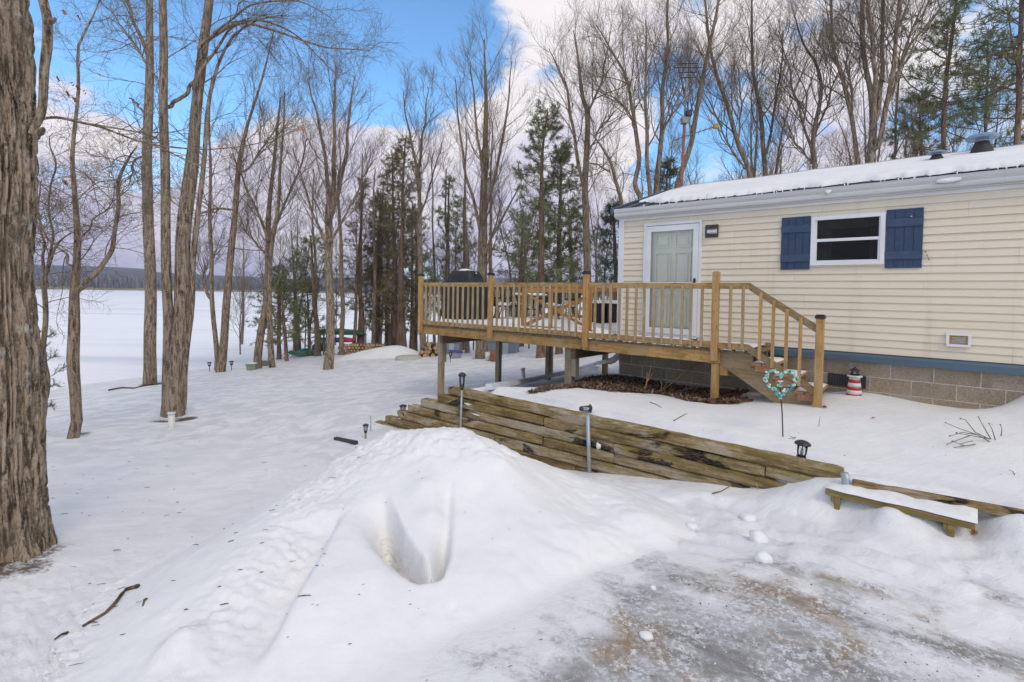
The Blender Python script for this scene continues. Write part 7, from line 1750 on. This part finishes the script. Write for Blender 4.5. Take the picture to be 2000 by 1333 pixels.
for i, x in enumerate(np.linspace(1340, 1990, 18)):
    put_sap(i % 3, x + rnd.uniform(-10, 10), 400, rnd.uniform(18.5, 25), "spindly bare sapling in the brush just above the snowy roof line", "saplings behind the roof", rnd.uniform(.75, 1.05))
for i, x in enumerate((1178, 1190, 1120, 1015, 1034, 895, 925)):
    put_sap(i % 3, x, 640, rnd.uniform(26, 34), "slender bare sapling among the trunks behind the deck", "saplings behind the deck", rnd.uniform(.8, 1.15))
for i, x in enumerate((545, 595, 655, 715, 752, 835, 470, 740)):
    put_sap(i % 3, x, 660, rnd.uniform(29, 38), "slender bare sapling in the shore thicket left of the deck", "saplings by the shore", rnd.uniform(.8, 1.3))
# grown bare trees farther back, a few builds copied about
def grown(seed, h, nst):
    rg = np.random.default_rng(seed); tr = Wood(); tw = Wood(); lm = Wood(); t = thing("background_tree", "", "tree")
    for s in range(nst):
        a = 2 * math.pi * s / nst + rg.random(); o = .0 if nst == 1 else 1.0
        P = [(.10 * math.cos(a) * o, .10 * math.sin(a) * o, -.3)] + [(math.cos(a) * (.12 + o * q * q * h * .17 + .1 * rg.normal()), math.sin(a) * (.12 + o * q * q * h * .17 + .1 * rg.normal()), h * q * rg.uniform(.95, 1.0)) for q in (.25, .5, .75, 1.0)]
        Q = catmull(P, 24); w = np.linspace(.12 if nst > 1 else .16, .012, 24); tr.add(Q[None], w[None], 8); crown_on(rg, lm, tw, Q, w, .28, 1.0, dict(UP, n1=22 if nst < 3 else 15, l1=h * .25, l2=h * .11, l3=h * .05, n2=9, n3=6), .005)
    tr.obj("trunk", M['bark_far'], t, (0, 0, 0)); lm.obj("branches", M['bark_far'], t, (0, 0, 0)); tw.obj("crown", M['twig_b' if seed % 2 else 'twig'], t, (0, 0, 0)); return t
grw = [grown(81, 11.0, 1), grown(82, 12.5, 3), grown(84, 10.0, 2)]; usedg = [0, 0, 0]
def put_grown(k, px, py, Y, lab, grp, s=1.0):
    q = aty(px, py, Y); z = gz(q[0], q[1]); o = grw[k] if not usedg[k] else copy_tree(grw[k]); usedg[k] = 1
    o.location = (q[0], q[1], z); o.rotation_euler = (0, 0, rnd.uniform(0, 6.28)); o.scale = (s, s, s * rnd.uniform(.9, 1.1)); tag(o, lab, "tree", grp)
for i, (x, s) in enumerate(zip(np.linspace(1235, 1995, 11), (.8, 1, .9, 1.1, .85, 1, 1.1, .9, 1, .9, 1.1))):
    put_grown((i * 2 + 1) % 3, x + rnd.uniform(-14, 14), 400, rnd.uniform(21, 29), "tall bare tree in the dense stand behind the roof", "bare trees behind the roof", s)
for i, (x, s) in enumerate(zip((470, 575, 605, 690, 762, 858, 890, 1005, 1035, 1110, 1170), (.75, .85, .8, .8, .8, .85, .8, .8, .9, .85, .9))):
    put_grown(i % 3, x, 660, rnd.uniform(28, 38), "bare tree in the crowded stand between the deck and the lake", "bare trees between deck and lake", s * rnd.uniform(.85, 1.1))
def copies(src, spots, group):
    for x, Y, s, lab in spots:
        q = aty(x, 660, Y); o = copy_tree(src); o.location = (q[0], q[1], gz(q[0], q[1])); o.scale = (s, s, s); o.rotation_euler = (0, 0, rnd.uniform(0, 6.28)); tag(o, lab, "tree", group)
_byl = {o.get("label"): o for o in bpy.data.objects if o.parent is None and o.get("label")}
_p1 = _byl["bushy low pine reaching its boughs over the lake edge"]; _p2 = _byl["narrow pine behind the left deck corner"]; _p3 = _byl["narrow dark pine left of the thick dark trunk"]; _p4 = _byl["darker cedar standing directly left of the flared cedar trunk"]
copies(_p1, [(585, 31, .9, "low green pine behind the collapsed lawn chair"), (545, 29, .8, "small low pine left of the collapsed lawn chair"), (1010, 33, 1.3, "low green pine behind the left patio chair"), (1125, 30, 1.2, "low green pine behind the wooden gate")], "low pines along the shore")
copies(_p2, [(755, 35, 1.05, "narrow shore pine left of the cedars"), (812, 33, .95, "narrow shore pine right of the cedars"), (905, 32, 1.0, "narrow shore pine behind the covered grill"), (1020, 31, .8, "narrow shore pine behind the patio table")], "narrow pines along the shore")
copies(_p4, [(738, 31, .85, "slim cedar left of the dense cedar clump"), (805, 30, .75, "slim cedar right of the dense cedar clump")], "slim cedars beside the clump")
# evergreen sprig by the oak
pine("little evergreen sprouting behind the oak trunk near the lake", [(80, 850), (82, 760), (86, 690), (88, 640)], [5, 4, 3, 1.5], 9.6, 66, name="young_hemlock", mat='needle_b', t0=.2, span=.55, nb=16, tuft=.07, blades=8, sub=4, ang=1.4)
# ------------------------------------------------------------------ thin winter haze over the lake
def haze():
    t = bpy.data.materials.new("haze_air"); t.use_nodes = True; nt = t.node_tree; nt.nodes.clear()
    o = nt.nodes.new("ShaderNodeOutputMaterial"); v = nt.nodes.new("ShaderNodeVolumePrincipled"); v.inputs["Color"].default_value = (.72, .80, .95, 1); v.inputs["Density"].default_value = .00055; v.inputs["Anisotropy"].default_value = .2
    nt.links.new(v.outputs[0], o.inputs["Volume"])
    mb = MB(); mb.box((-2700, -2700, -6.6), (2700, 2700, 48.0)); h = mb.obj("haze", t); tag(h, "thin winter haze in the air over the lake", "haze", kind="stuff")
haze()
